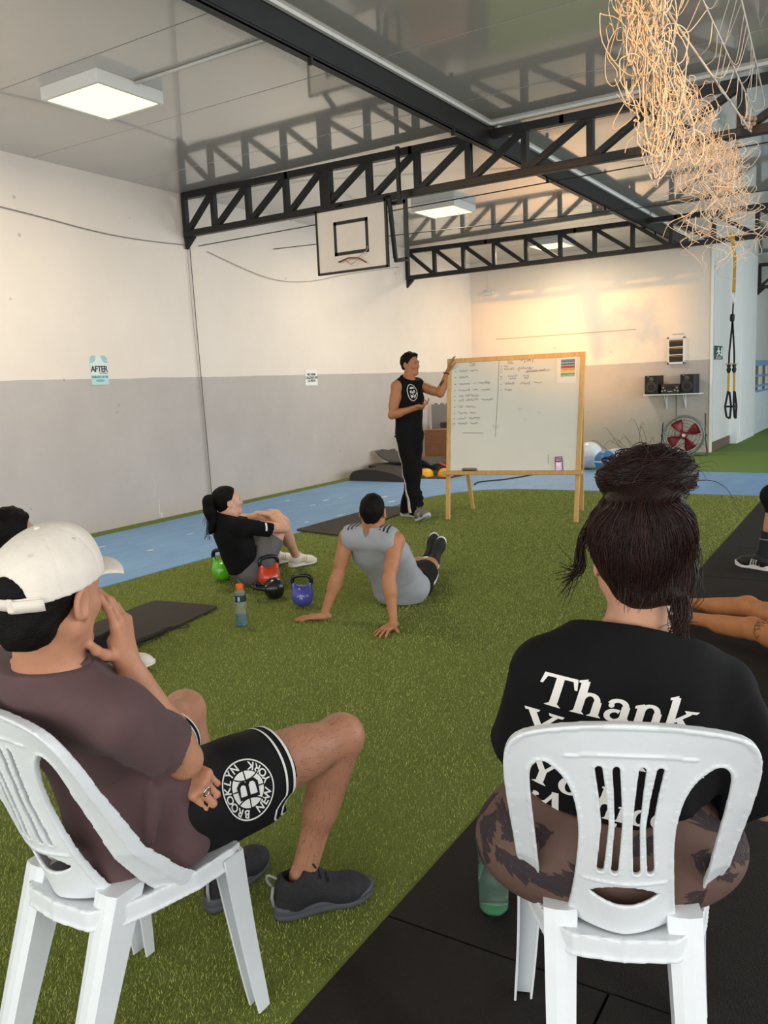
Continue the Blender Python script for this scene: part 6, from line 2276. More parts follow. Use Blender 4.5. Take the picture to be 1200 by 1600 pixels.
    G['u'] = (0.72, stem(0.16, 0.18, 0.16, 0.60, sw) + bow(0.34, 0.22, 0.18, 0.18, 180, 360, 0.15, 0.10) + stem(0.55, 0.0, 0.55, 0.60, sw) + [[(0.0, 0.6), (0.24, 0.6), (0.24, 0.53), (0.0, 0.53)], [(0.40, 0.6), (0.63, 0.6), (0.63, 0.53), (0.40, 0.53)]] + serif(0.6, 0, 0.24, 0.07))
    G['F'] = (0.74, stem(0.18, 0, 0.18, 0.95, sw) + serif(0.18, 0, 0.4, 0.09) + [[(0.0, 1.0), (0.72, 1.0), (0.72, 0.9), (0.0, 0.9)], [(0.72, 1.0), (0.76, 0.7), (0.69, 0.7), (0.62, 0.9)], [(0.2, 0.55), (0.5, 0.55), (0.5, 0.46), (0.2, 0.46)]])
    G['r'] = (0.52, stem(0.16, 0, 0.16, 0.62, sw) + serif(0.16, 0, 0.36, 0.08) + bow(0.34, 0.42, 0.15, 0.18, 160, 40, 0.12, 0.09) + [ell2d(0.46, 0.52, 0.075, 0.075, 10)[:-1]])
    G['A'] = (0.92, stem(0.20, 0.04, 0.46, 0.95, 0.10) + stem(0.72, 0.02, 0.46, 0.97, 0.18) + [[(0.26, 0.36), (0.66, 0.36), (0.66, 0.28), (0.24, 0.28)]] + serif(0.72, 0, 0.40, 0.08) + serif(0.18, 0, 0.30, 0.08) + bow(0.16, 0.62, 0.18, 0.26, 330, 190, 0.10, 0.10) + [ell2d(0.02, 0.64, 0.085, 0.085, 12)[:-1]])
    G['d'] = (0.70, bow(0.28, 0.30, 0.19, 0.26, 0, 360, 0.16, 0.09, 26) + stem(0.52, 0, 0.52, 1.02, sw) + serif(0.58, 0, 0.24, 0.07))
    G['y'] = (0.72, stem(0.14, 0.60, 0.40, 0.06, 0.16) + stem(0.64, 0.60, 0.30, -0.22, 0.09) + bow(0.18, -0.20, 0.14, 0.12, 330, 190, 0.08, 0.08) + [ell2d(0.05, -0.18, 0.07, 0.07, 10)[:-1]] + [[(-0.02, 0.62), (0.3, 0.62), (0.3, 0.55), (-0.02, 0.55)], [(0.5, 0.62), (0.76, 0.62), (0.76, 0.55), (0.5, 0.55)]])
    G['i'] = (0.36, stem(0.16, 0, 0.16, 0.60, sw) + serif(0.16, 0, 0.36, 0.08) + [ell2d(0.15, 0.82, 0.10, 0.10, 12)[:-1]] + [[(0.0, 0.6), (0.2, 0.62), (0.2, 0.53), (0.0, 0.53)]])
    G['c'] = (0.58, bow(0.32, 0.31, 0.22, 0.28, 55, 310, 0.18, 0.09, 22) + [ell2d(0.44, 0.50, 0.075, 0.075, 10)[:-1]])
    G['e'] = (0.60, bow(0.32, 0.31, 0.22, 0.28, 0, 310, 0.17, 0.09, 24) + [[(0.14, 0.36), (0.56, 0.36), (0.56, 0.29), (0.14, 0.29)]])
    G['s'] = (0.50, bow(0.26, 0.44, 0.15, 0.14, 40, 230, 0.13, 0.09) + bow(0.26, 0.17, 0.16, 0.14, 50, -150, 0.13, 0.09) + stem(0.16, 0.36, 0.36, 0.25, 0.14))

    def word(s, sc, it=0.16):
        out, x = [], 0
        for ch in s:
            w, qs = G[ch]
            out.append(move2d(poly2d(qs), x, 0, 1, 0, 0))
            x += w + 0.05
        m = merge2d(*out)
        m = ([(x_, y_ * 0.83) for x_, y_ in m[0]], m[1])
        return move2d(m, 0, 0, sc, 0, it), x * sc
    ts = bvh_of(sh)
    m_pr = M('white_print', 'e6e3de', 0.7)
    bkn = nz(v(0.36, -0.90, 0.18))
    U = nz(np.cross(v(0, 0, 1), bkn))
    U = nz(U + v(0, 0, -0.17))
    V = nz(np.cross(bkn, U))
    O = v(-0.475, 1.52, 0.836)
    for s, x, y, sc in (('Thank', -0.131, 0.004, 0.076), ('You', -0.156, -0.078, 0.080), ('For', 0.062, -0.083, 0.080), ('You', -0.13, -0.160, 0.070), ('A', -0.108, -0.222, 0.070), ('nice', 0.0, -0.190, 0.062), ('day', 0.005, -0.250, 0.066)):
        m, wd = word(s, sc)
        decal('print_' + s.lower(), move2d(m, x, y), O, U, V, ts, m_pr, sh, 0.0016, 0.011, 0.3)

    # ---------------- hair
    m_h = M('hair_dark_brown', '170d0b', 0.5, col2='25140f', scale=50, bump=0.3, bscale=200, spec=0.28)
    r_ = (0.078 * 0.95 + 0.021, 0.100 * 0.95 + 0.016, 0.094 * 0.95 + 0.012)
    hcen = hc + hu * 0.024 - hf * 0.014
    bun = v(-0.455, 1.752, 1.287)

    f = Field()
    f.ell(hcen, r_, (hr, hf, hu))
    f.ell(hcen + hr * 0.030 + hu * 0.03 - hf * 0.01, (0.083, 0.09, 0.075), (hr, hf, hu), k=0.03)
    f.cone(hcen - hf * 0.045 - hu * 0.02, hcen - hf * 0.045 - hu * 0.078, 0.062, 0.050, k=0.03)
    f.cone(hcen + hu * 0.05 - hf * 0.02, bun - hu * 0.025, 0.082, 0.066, k=0.04)
    f.cone(hcen + hr * 0.076 - hf * 0.03, hcen + hr * 0.066 - hf * 0.05 - hu * 0.085, 0.030, 0.032, k=0.03)
    f.clip(hcen + hf * 0.040 + hu * 0.03, nz(hf * 0.86 - hu * 0.5))
    f.ell(hc - hr * 0.082 + hf * 0.006 - hu * 0.022, (0.024, 0.036, 0.040), (hr, hf, hu), k=0.01, op=-1)
    f.wr = waves(61, 0.0012, 90, 5)
    hair = f.obj('hair', 0.0045, m_h, t)
    f = Field()
    f.ell(bun, (0.086, 0.072, 0.058), (hr, hf, hu))
    f.ell(bun - hr * 0.045 - hu * 0.004, (0.058, 0.060, 0.040), (hr, hf, hu), k=0.02)
    f.ell(bun + hr * 0.045 + hu * 0.0, (0.052, 0.058, 0.042), (hr, hf, hu), k=0.02)
    f.ell(bun + hu * 0.022 - hr * 0.01, (0.062, 0.055, 0.036), (hr, hf, hu), k=0.02)
    f.wr = waves(62, 0.0028, 60, 5)
    bo = f.obj('hair_bun', 0.0045, m_h, hair)
    r = random.Random(77)
    bm, bm2 = bmesh.new(), bmesh.new()
    hb = bvh_of(hair)

    def lay(q, g=0.0012):
        d = nz(q - hcen)
        h = hb.ray_cast(Vector(hcen + d * 0.4), Vector(-d), 0.4)[0]
        return q if h is None else v(h) + d * g

    def strand(pts, r0=0.0010, n=5):
        P_ = spline([Vector(q) for q in pts], n)
        m = len(P_)
        add_tube(bm2 if r.random() < 0.32 else bm, P_, [r0 * (1 - 0.75 * (i / m) ** 3) for i in range(m)], 3, False)
    for k in range(520):                                   # combed up from the nape to the bun
        az = r.uniform(-1.5, 1.6)
        el0 = r.uniform(-0.95, -0.2) if abs(az) < 1.1 else r.uniform(-0.3, 0.2)
        g = r.uniform(0.0, 0.003) + (0.004 if r.random() < 0.12 else 0)
        rr = tuple(x + g for x in r_)
        pts = []
        for i in range(6):
            u = i / 5
            el = el0 + (0.80 - el0) * u
            q = surf_point(hcen, hf, hu, hr, rr, az * (1 - 0.45 * u * u) + r.gauss(0, 0.03), el)
            if el < -0.35:
                q = q + hf * 0.02 * (el + 0.35) * 2 - hu * 0.03 * (-el - 0.35)
            pts.append(lay(q, g))
        pts.append(bun - hu * 0.022 + hr * 0.078 * math.sin(az) * r.uniform(0.8, 1.1) - hf * 0.072 * math.cos(az))
        strand(pts[::-1], 0.0011, 3)
    for k in range(330):                                   # twisted round the bun
        a0 = r.uniform(0, 2 * PI)
        span = r.uniform(1.2, 2.8)
        h0 = r.uniform(-0.75, 0.85)
        tl_ = r.uniform(-0.5, 0.5)
        gg = r.uniform(1.0, 1.08)
        tw = r.gauss(0.25, 0.45)
        pts = []
        for i in range(9):
            a = a0 + span * i / 8
            h = max(-0.95, min(0.95, h0 + tl_ * (i / 8 - 0.5)))
            c = math.sqrt(1 - h * h)
            d = np.array([c * math.cos(a), c * math.sin(a), h])
            ca, sa = math.cos(tw), math.sin(tw)
            d = np.array([d[0] * ca - d[2] * sa, d[1], d[0] * sa + d[2] * ca])
            g = gg * (1.0 - 0.22 * abs(2 * i / 8 - 1) ** 3)
            lump = 1 + 0.03 * math.sin(3 * d[0] * 4 + 2 * d[2] * 5)
            pts.append(bun + hr * 0.099 * g * lump * d[0] + hf * 0.080 * g * d[1] + hu * 0.068 * g * lump * d[2])
        strand(pts, 0.0011, 3)
    for k in range(190):                                   # over the crown to the bun
        az = r.uniform(-1.9, 1.9)
        el0 = r.uniform(-0.1, 0.5)
        pts = []
        for i in range(4):
            u = i / 3
            pts.append(lay(surf_point(hcen, hf, hu, hr, tuple(x + 0.006 for x in r_), az * (1 - 0.25 * u) + r.gauss(0, 0.02), el0 + (0.85 - el0) * u), r.uniform(0.0005, 0.003)))
        pts.append(bun - hu * 0.030 + hr * 0.084 * math.sin(az * 0.8) - hf * 0.076 * math.cos(az * 0.8))
        pts.append(bun + hu * 0.0 + hr * 0.07 * math.sin(az * 0.7) - hf * 0.06 * math.cos(az * 0.7))
        strand(pts, 0.0012, 3)
    for k in range(46):                                    # loose lock in front of the left ear
        a = hcen - hr * (0.070 + r.uniform(0, 0.012)) + hf * r.uniform(0.0, 0.05) + hu * r.uniform(0.02, 0.07)
        b = v(-0.572, 1.668, 1.10) + v(r.gauss(0, 0.007), r.gauss(0, 0.006), r.gauss(0, 0.01))
        tip = v(-0.600, 1.650, 1.085) + v(r.gauss(-0.002, 0.010), r.gauss(0, 0.006), r.gauss(0, 0.022))
        if r.random() < 0.3:
            tip = tip + v(-0.004, -0.002, -0.03)
        strand([a, lerp(a, b, 0.5) - hr * 0.012 + hu * 0.01, b, tip], 0.0012, 4)
    for k in range(150):                                   # long hank falling on the right
        a = hcen + hr * (0.066 + r.uniform(-0.012, 0.014)) - hf * r.uniform(-0.03, 0.06) + hu * r.uniform(0.0, 0.085)
        m = v(-0.372, 1.690, 1.09) + hr * r.gauss(0, 0.012) - hf * r.uniform(-0.005, 0.02)
        m2 = v(-0.366, 1.664, 1.02) + hr * r.gauss(0, 0.009) - hf * r.gauss(0, 0.006)
        tip = v(-0.368, 1.648, 0.965) + hr * r.gauss(0, 0.012) + v(0, 0, r.uniform(-0.02, 0.05))
        strand([a, lerp(a, m, 0.5) + hr * 0.012, m, m2, tip], 0.0013, 4)
    for k in range(60):                                    # wisps on the right and at the nape
        a = hcen + hr * 0.08 + hu * r.uniform(0.0, 0.08) - hf * r.uniform(-0.04, 0.05)
        strand([a, a + hr * r.uniform(0.015, 0.04) - hu * 0.03, a + hr * r.uniform(0.015, 0.045) - hu * r.uniform(0.07, 0.12), a + hr * r.uniform(-0.02, 0.03) - hu * r.uniform(0.12, 0.19)], 0.0008, 4)
    for k in range(70):
        a = hcen - hf * 0.085 - hu * r.uniform(0.055, 0.085) + hr * r.uniform(-0.05, 0.055)
        strand([a + hu * 0.025, a - hf * 0.008 - hu * 0.01, a - hf * 0.006 - hu * r.uniform(0.02, 0.045) + hr * r.gauss(0, 0.008)], 0.0007, 3)
    for k in range(44):                                    # flyaways round the bun
        d = nz(hr * r.gauss(0.25, 1) + hu * abs(r.gauss(0.2, 0.6)) + hf * r.gauss(0, 0.6))
        a = bun + d * 0.06
        e = nz(d + hr * r.gauss(0, 0.5) + hu * r.gauss(0, 0.5))
        L = r.uniform(0.015, 0.05)
        strand([a, a + d * L * 0.6, a + d * L + e * L * 0.5, a + d * L * 0.9 + e * L + v(0, 0, -0.02)], 0.00042, 4)
    a = bun + hr * 0.06 - hu * 0.02
    strand([a, a + hr * 0.06 + hu * 0.01, a + hr * 0.10 - hu * 0.01, a + hr * 0.125 - hu * 0.06], 0.0009, 6)
    o = link('hair_strands', from_bm(bm), m_h, hair, None, True, True)
    o['kind'] = 'stuff'
    o = link('hair_highlights', from_bm(bm2), M('hair_auburn', '351c16', 0.45, spec=0.3), hair, 'auburn strands in the dark hair', True, True)
    o['kind'] = 'stuff'
    # canvas shoes on the hidden feet
    m_s, m_so, m_l = M('pale_canvas', 'c9c4bc', 0.8, vary=0.05), M('pale_sole', 'dcd8d0', 0.6), M('pale_lace', 'd8d4cc', 0.8)
    for A in (AL, AR):
        shoe(t, (A[0] + 0.03, A[1] - 0.068, 0), fw, (0, 0, 1), m_s, m_so, m_l, 0.26, None, 0.0, None, 0.006)


woman_bun()
# ------------------------------------------------------------------ the man standing at the whiteboard
def man_standing():
    t = thing('person', 'person standing in black sleeveless top and striped track pants, hand on whiteboard', 'person', (-4.66, 8.05, 0.0))
    sk = skin('skin_c', 'a9714f')
    P, Wa, Ch, C7 = v(-4.705, 8.055, 0.95), v(-4.715, 8.085, 1.14), v(-4.715, 8.115, 1.34), v(-4.762, 8.155, 1.530)
    fw = nz((0.97, -0.22, 0.0))
    rt = nz((-0.22, -0.97, 0.0))
    SR, SL = v(-4.785, 7.965, 1.470), v(-4.705, 8.325, 1.475)
    ER, WR = v(-4.800, 7.860, 1.165), v(-4.530, 7.900, 1.235)
    EL, WL = v(-4.420, 8.285, 1.375), v(-4.365, 8.375, 1.610)
    HR, HL = v(-4.715, 7.96, 0.93), v(-4.69, 8.14, 0.93)
    KR, KL = v(-4.62, 7.925, 0.50), v(-4.70, 8.12, 0.50)
    AR, AL = v(-4.545, 7.86, 0.105), v(-4.80, 8.10, 0.09)
    hc = v(-4.738, 8.195, 1.715)
    hf, hu, hr = head_frame((0.99, -0.10, -0.06), (-0.03, -0.02, 1))
    f = Field()
    torso_f(f, P, Wa, Ch, C7, SR, SL, fw, 0.98, 0, False, 0.035)
    arm_f(f, SR, ER, WR, 1.05, 1.15)
    arm_f(f, SL, EL, WL, 1.02, 1.12)
    leg_f(f, HR, KR, AR, 0.98, -fw)
    leg_f(f, HL, KL, AL, 0.98, -fw)
    neck_f(f, C7, hc, hf, hu, 1.0, 0.060)
    head_f(f, hc, hf, hu, hr, 1.02)
    # right hand held open in front, left hand on the corner of the board
    hand_f(f, WR, (0.93, 0.30, 0.10), (-0.1, -0.45, -0.85), 1, ((25, 20, 12), (35, 30, 20), (50, 45, 25), (60, 50, 30)), (45, -25, 8), 1.05, 6)
    hand_f(f, WL, (0.30, 0.16, 1.0), (-0.85, -0.4, 0.2), -1, ((10, 18, 10), (35, 60, 30), (40, 65, 30), (45, 65, 30)), (35, 25, 10), 1.05, 6)
    b = f.obj('body', 0.0065, sk, t)
    face_parts(t, hc, hf, hu, hr, 1.02)

    def quiff(f):
        f.ell(hc + hf * 0.070 + hu * 0.088, (0.055, 0.040, 0.030), (hr, hf, hu), k=0.03)
    hair_cap(t, hc, hf, hu, hr, m_hair_dark, 1.02, 0.012, 0.040, -0.060, 0.006, 0.006, 0.003, quiff)
    m_tk = M('black_tank', '0d0c0d', 0.85, vary=0.15, bump=0.1, bscale=200, spec=0.2)
    f = Field()
    torso_f(f, P + v(0, 0, -0.03), Wa, Ch, C7, SR, SL, fw, 1.0, 0.020, False, 0.04)
    for S, s in ((SR, 1), (SL, -1)):
        f.ell(S + rt * s * 0.100 - v(0, 0, 0.03), (0.105, 0.40, 0.24), (rt, fw, (0, 0, 1)), k=0.01, op=-1)
    f.clip(C7 + v(0, 0, 0.050) + fw * 0.0, nz((fw * 0.50) + v(0, 0, 1)))
    f.cone(C7 + fw * 0.012 - v(0, 0, 0.02), lerp(C7, hc, 0.55) + fw * 0.02, 0.068, 0.075, k=0.01, op=-1)
    f.clip((0, 0, 0.885), (0, 0, -1))
    f.wr = waves(71, 0.004, 16, 4)
    tk = f.obj('tank_top', 0.007, m_tk, t)
    bt = bvh_of(tk)
    m_pw = M('print_pale', 'c9c6c0', 0.7)
    O, N = Ch + v(0, 0, 0.06) + rt * 0.03, nz(fw + rt * 0.35)
    U = nz(np.cross((0, 0, 1), N))
    lay = stroke2d(ell2d(0, 0, 0.062, 0.088, 30), 0.008)
    fig = [ell2d(0.004, 0.036, 0.034, 0.026, 12, 0.2, 3.3)[:-1], [(-0.03, 0.02), (-0.008, 0.024), (-0.012, -0.01), (-0.034, -0.004)], [(0.012, 0.028), (0.036, 0.022), (0.03, -0.008), (0.012, 0.0)], [(-0.006, 0.01), (0.008, 0.01), (0.006, -0.03), (-0.004, -0.03)], [(-0.036, -0.02), (-0.01, -0.03), (0.014, -0.045), (-0.02, -0.062)], [(0.016, -0.03), (0.04, -0.016), (0.03, -0.055), (0.014, -0.06)], [(0.05, 0.0), (0.058, -0.01), (0.05, -0.03), (0.044, -0.012)]]
    decal('chest_emblem_ring', poly2d(lay), O, U, (0, 0, 1), bt, m_pw, tk, 0.003, 0.02, 0.2)
    decal('chest_emblem_figure', poly2d(fig), O, U, (0, 0, 1), bt, m_pw, tk, 0.003, 0.02, 0.2)
    m_tr = M('black_track_cloth', '0b0b0c', 0.85, vary=0.15, bump=0.1, bscale=200, spec=0.2)
    f = Field()
    f.cone(P + v(0, 0, 0.0), P + v(0, 0, -0.06), 0.168, 0.17, k=0.05, flat=(fw, 0.76))
    for H, K, A in ((HR, KR, AR), (HL, KL, AL)):
        f.cone(H, K, 0.102, 0.082, k=0.04)
        f.cone(K, A + v(0, 0, -0.01), 0.085, 0.078, k=0.05, clip=[(A + v(0, 0, -0.035), (0, 0, -1))])
        for k in range(3):
            c = lerp(K, A, 0.55 + 0.16 * k)
            f.cone(c + rt * 0.05 + fw * 0.05, c - rt * 0.05 + fw * 0.06 + v(0, 0, 0.03), 0.016, 0.016, k=0.03)
    w = waves(75, 0.005, 22, 4)
    f.wr = w
    f.clip((0, 0, 1.02), (0, 0, 1))
    tr = f.obj('track_pants', 0.0075, m_tr, t)
    bt = bvh_of(tr)
    m_ws = M('stripe_white', 'd8d2c6', 0.7)
    nrm = nz((-0.55, -0.83, 0.05))
    for k in range(3):
        pts = []
        for H, K, u in [(HR, KR, x) for x in np.linspace(-0.05, 1, 9)] + [(KR, AR, x) for x in np.linspace(0.12, 1.02, 8)]:
            c = lerp(H, K, u) + fw * (-0.058 + 0.022 * k + 0.045 * (0 if H is HR else u))
            h = bt.ray_cast(Vector(c + nrm * 0.4), Vector(-nrm))
            if h[0] is not None:
                pts.append((h[0] + h[1] * 0.003, h[1]))
        bm = bmesh.new()
        prev = None
        for i, (p, n) in enumerate(pts):
            d = (pts[min(i + 1, len(pts) - 1)][0] - pts[max(i - 1, 0)][0]).normalized()
            s = d.cross(n).normalized() * 0.0078
            row = [bm.verts.new(p - s), bm.verts.new(p + s)]
            if prev:
                bm.faces.new((prev[0], prev[1], row[1], row[0]))
            prev = row
        me = bpy.data.meshes.new('m')
        bm.to_mesh(me)
        bm.free()
        link('side_stripe', me, m_ws, tr, None, True, True)
    m_gu, m_sw = M('grey_suede', '6d6a66', 0.8, vary=0.1), M('sole_pale', 'b9bcc0', 0.6)
    shoe(t, AL + v(-0.09, 0.02, -0.09), (1.0, -0.12, 0), (0, 0, 1), m_gu, m_sw, M('lace_grey', '8d8a86', 0.8), 0.31, 'grey suede trainer', 0, M('trainer_mark', 'c9b98d', 0.6), 0.006)
    shoe(t, v(-4.50, 7.80, 0.0), (0.80, -0.52, 0.30), (-0.2, 0.15, 1), m_gu, m_sw, _mats['lace_grey'], 0.31, 'grey suede trainer with toe lifted', 0, _mats['trainer_mark'], 0.006)
    tube('wristband', [Vector(lerp(WL, EL, 0.10) + 0.036 * (nz(np.cross(WL - EL, rt)) * math.cos(a) + nz(np.cross(WL - EL, np.cross(WL - EL, rt))) * math.sin(a))) for a in np.linspace(0, 2 * PI, 17)[:-1]], 0.007, m_black, t, 6, True, 'dark wristband', True)
    tt = [ell2d(0, 0, 0.016, 0.028, 12)[:-1], [(-0.012, 0.03), (0.012, 0.045), (0.02, 0.02)], [(-0.02, -0.02), (0.008, -0.045), (0.014, -0.02)]]
    nb = nz((-0.1, -1, 0.1))
    decal('tattoo', poly2d(tt), lerp(EL, WL, 0.42) + nb * 0.0, nz(np.cross(nz(WL - EL), nb)), nz(WL - EL), bvh_of(b), M('tattoo_ink', '4a3a34', 0.6), t, 0.0015, 0.02, 0.1)


man_standing()


# ------------------------------------------------------------------ the woman with the ponytail on the turf
def woman_ponytail():
    t = thing('person', 'person with black ponytail and black t-shirt sitting on turf hugging knees', 'person', (-4.40, 4.90, 0.0))
    sk = skin('skin_d', 'd0a088')
    P, Wa, Ch, C7 = v(-4.36, 4.86, 0.125), v(-4.40, 4.79, 0.27), v(-4.41, 4.755, 0.41), v(-4.432, 4.745, 0.545)
    fw = nz((0.42, 0.90, 0.1))
    rt = nz((0.90, -0.42, 0))
    SR, SL = v(-4.255, 4.70, 0.485), v(-4.575, 4.82, 0.485)
    ER, WR = v(-4.10, 5.03, 0.425), v(-4.30, 5.12, 0.500)
    EL, WL = v(-4.50, 5.13, 0.47), v(-4.27, 5.16, 0.520)
    HR, HL = v(-4.27, 4.86, 0.115), v(-4.43, 4.93, 0.115)
    KR, KL = v(-4.205, 5.13, 0.440), v(-4.40, 5.16, 0.450)
    AR, AL = v(-4.375, 5.50, 0.085), v(-4.60, 5.50, 0.085)
    hc = v(-4.425, 4.765, 0.665)
    hf, hu, hr = head_frame((0.55, 0.83, 0.08), (-0.04, -0.06, 1))
    f = Field()
    torso_f(f, P, Wa, Ch, C7, SR, SL, fw, 0.88, 0, True, 0.035)
    arm_f(f, SR, ER, WR, 0.92, 1.0)
    arm_f(f, SL, EL, WL, 0.92, 1.0)
    leg_f(f, HR, KR, AR, 0.97, (-0.2, -0.4, -1))
    leg_f(f, HL, KL, AL, 0.97, (-0.2, -0.4, -1))
    neck_f(f, C7, hc, hf, hu, 0.92, 0.054)
    head_f(f, hc, hf, hu, hr, 0.95)
    hand_f(f, WR, (-1, 0.25, 0.1), (0.2, 0.4, 0.9), 1, ((10, 20, 10),) * 4, (35, 10, 10), 0.9)
    hand_f(f, WL, (1, -0.25, -0.35), (0.2, 0.5, 0.9), -1, ((15, 25, 15),) * 4, (35, 10, 10), 0.9)
    f.obj('body', 0.0055, sk, t)
    face_parts(t, hc, hf, hu, hr, 0.95)
    mt = _mats['black_cotton']
    f = Field()
    torso_f(f, P + v(0, -0.03, 0.02), Wa, Ch, C7, SR, SL, fw, 0.9, 0.030, False, 0.04)
    f.cone(SR, lerp(SR, ER, 0.9), 0.066, 0.082, k=0.04, clip=[(lerp(SR, ER, 0.66), ER - SR)])
    f.cone(SL, lerp(SL, EL, 0.9), 0.066, 0.080, k=0.04, clip=[(lerp(SL, EL, 0.66), EL - SL)])
    f.cone(Wa + fw * 0.02, Ch + fw * 0.05, 0.12, 0.12, k=0.05)
    f.clip((-4.4, 4.8, 0.135), nz((0.35, 0.55, -1)))
    f.clip(C7 + v(0, 0, 0.02), nz(v(0, 0, 1) + fw * 0.3))
    f.wr = waves(81, 0.005, 22, 5)
    sh = f.obj('tshirt', 0.0065, mt, t)
    decal('sleeve_label', poly2d([[(-0.006, -0.045), (0.008, -0.045), (0.008, 0.045), (-0.006, 0.045)]]), lerp(SR, ER, 0.56) + v(0.05, -0.05, 0.03), nz(ER - SR), nz(v(-0.1, 0.1, 1)), bvh_of(sh), m_paper, sh, 0.0015, 0.02, 0.2)
    m_gr = M('grey_shorts', '625f61', 0.8, vary=0.08, bump=0.1, bscale=200)
    f = Field()
    f.cone(HR + v(0.01, -0.03, 0.0), HL + v(-0.02, -0.03, 0.0), 0.118, 0.118, k=0.05)
    f.ell(HR + v(0.01, -0.02, -0.02), (0.13, 0.14, 0.10), (rt, fw, (0, 0, 1)), k=0.05)
    for H, K in ((HR, KR), (HL, KL)):
        f.cone(H, K, 0.108, 0.082, k=0.04, clip=[(lerp(H, K, 0.68), K - H)])
    f.clip((0, 0, 0.003), (0, 0, -1))
    f.obj('shorts', 0.0065, m_gr, t)
    # hair drawn back into a ponytail
    def tail(f):
        f.ell(hc + hu * 0.03 - hf * 0.03, (0.083, 0.095, 0.088), (hr, hf, hu), k=0.02)
    h = hair_cap(t, hc, hf, hu, hr, m_hair_dark, 0.95, 0.010, 0.030, -0.070, 0.0055, 0.0, 0.0015, tail)
    b0 = hc - hf * 0.098 + hu * 0.045
    f = Field()
    pts = [b0, b0 - hf * 0.045 - hu * 0.02, b0 - hf * 0.052 - hu * 0.095, b0 - hf * 0.030 - hu * 0.17, b0 - hf * 0.055 - hu * 0.235, b0 - hf * 0.07 - hu * 0.275 - hr * 0.03]
    for (a, c), (r0, r1) in zip(zip(pts, pts[1:]), ((0.026, 0.046), (0.046, 0.050), (0.050, 0.045), (0.045, 0.034), (0.034, 0.010))):
        f.cone(a, c, r0, r1, k=0.02)
    f.wr = waves(85, 0.004, 70, 5)
    f.obj('ponytail', 0.005, m_hair_dark, h)
    tube('hair_tie', [Vector(b0 - hf * 0.012 + 0.026 * (hr * math.cos(a) + hu * math.sin(a))) for a in np.linspace(0, 2 * PI, 15)[:-1]], 0.006, m_black, h, 6, True, None, True)
    bm = bmesh.new()
    r = random.Random(4)
    for k in range(46):
        a = pts[r.randint(1, 4)]
        e = a + hr * r.gauss(0, 0.035) - hf * r.gauss(0.02, 0.03) - hu * r.uniform(0.05, 0.13)
        if r.random() < 0.3:
            e = pts[5] - hf * r.uniform(0.0, 0.05) - hr * r.uniform(-0.02, 0.03) - hu * r.uniform(-0.01, 0.05)
        add_tube(bm, spline([Vector(a + hr * r.gauss(0, 0.02)), Vector(lerp(a, e, 0.5) - hf * 0.01), Vector(e)], 4), 0.0014, 3, False)
    link('tail_strands', from_bm(bm), m_hair_dark, h, None, True, True)['kind'] = 'stuff'
    q = hc + hr * 0.083 + hf * 0.008 - hu * 0.008
    lathe('earbud', [(0, -0.006), (0.007, -0.003), (0.007, 0.004), (0, 0.007)], m_white_pl, t, 10, ((0, 0, 0), tuple(hr)), 'white earbud').data.transform(Matrix.Translation(Vector(q) - t.location))
    m_ws, m_wo = M('white_knit', 'ded3c8', 0.75, vary=0.06, scale=40, bump=0.2, bscale=150), M('white_sole', 'e6e0d8', 0.55)
    for A, d, s in ((AR, (0.35, 0.94, 0), 1), (AL, (0.15, 0.98, 0), -1)):
        d = nz(d)
        shoe(t, v(A[0], A[1], 0) - d * 0.07, d, (0, 0, 1), m_ws, m_wo, M('lace_cream', 'd8cdc0', 0.8), 0.27, 'off white trainer', 0.0, M('tan_mark', 'c3ab90', 0.6), 0.0055, s)


woman_ponytail()


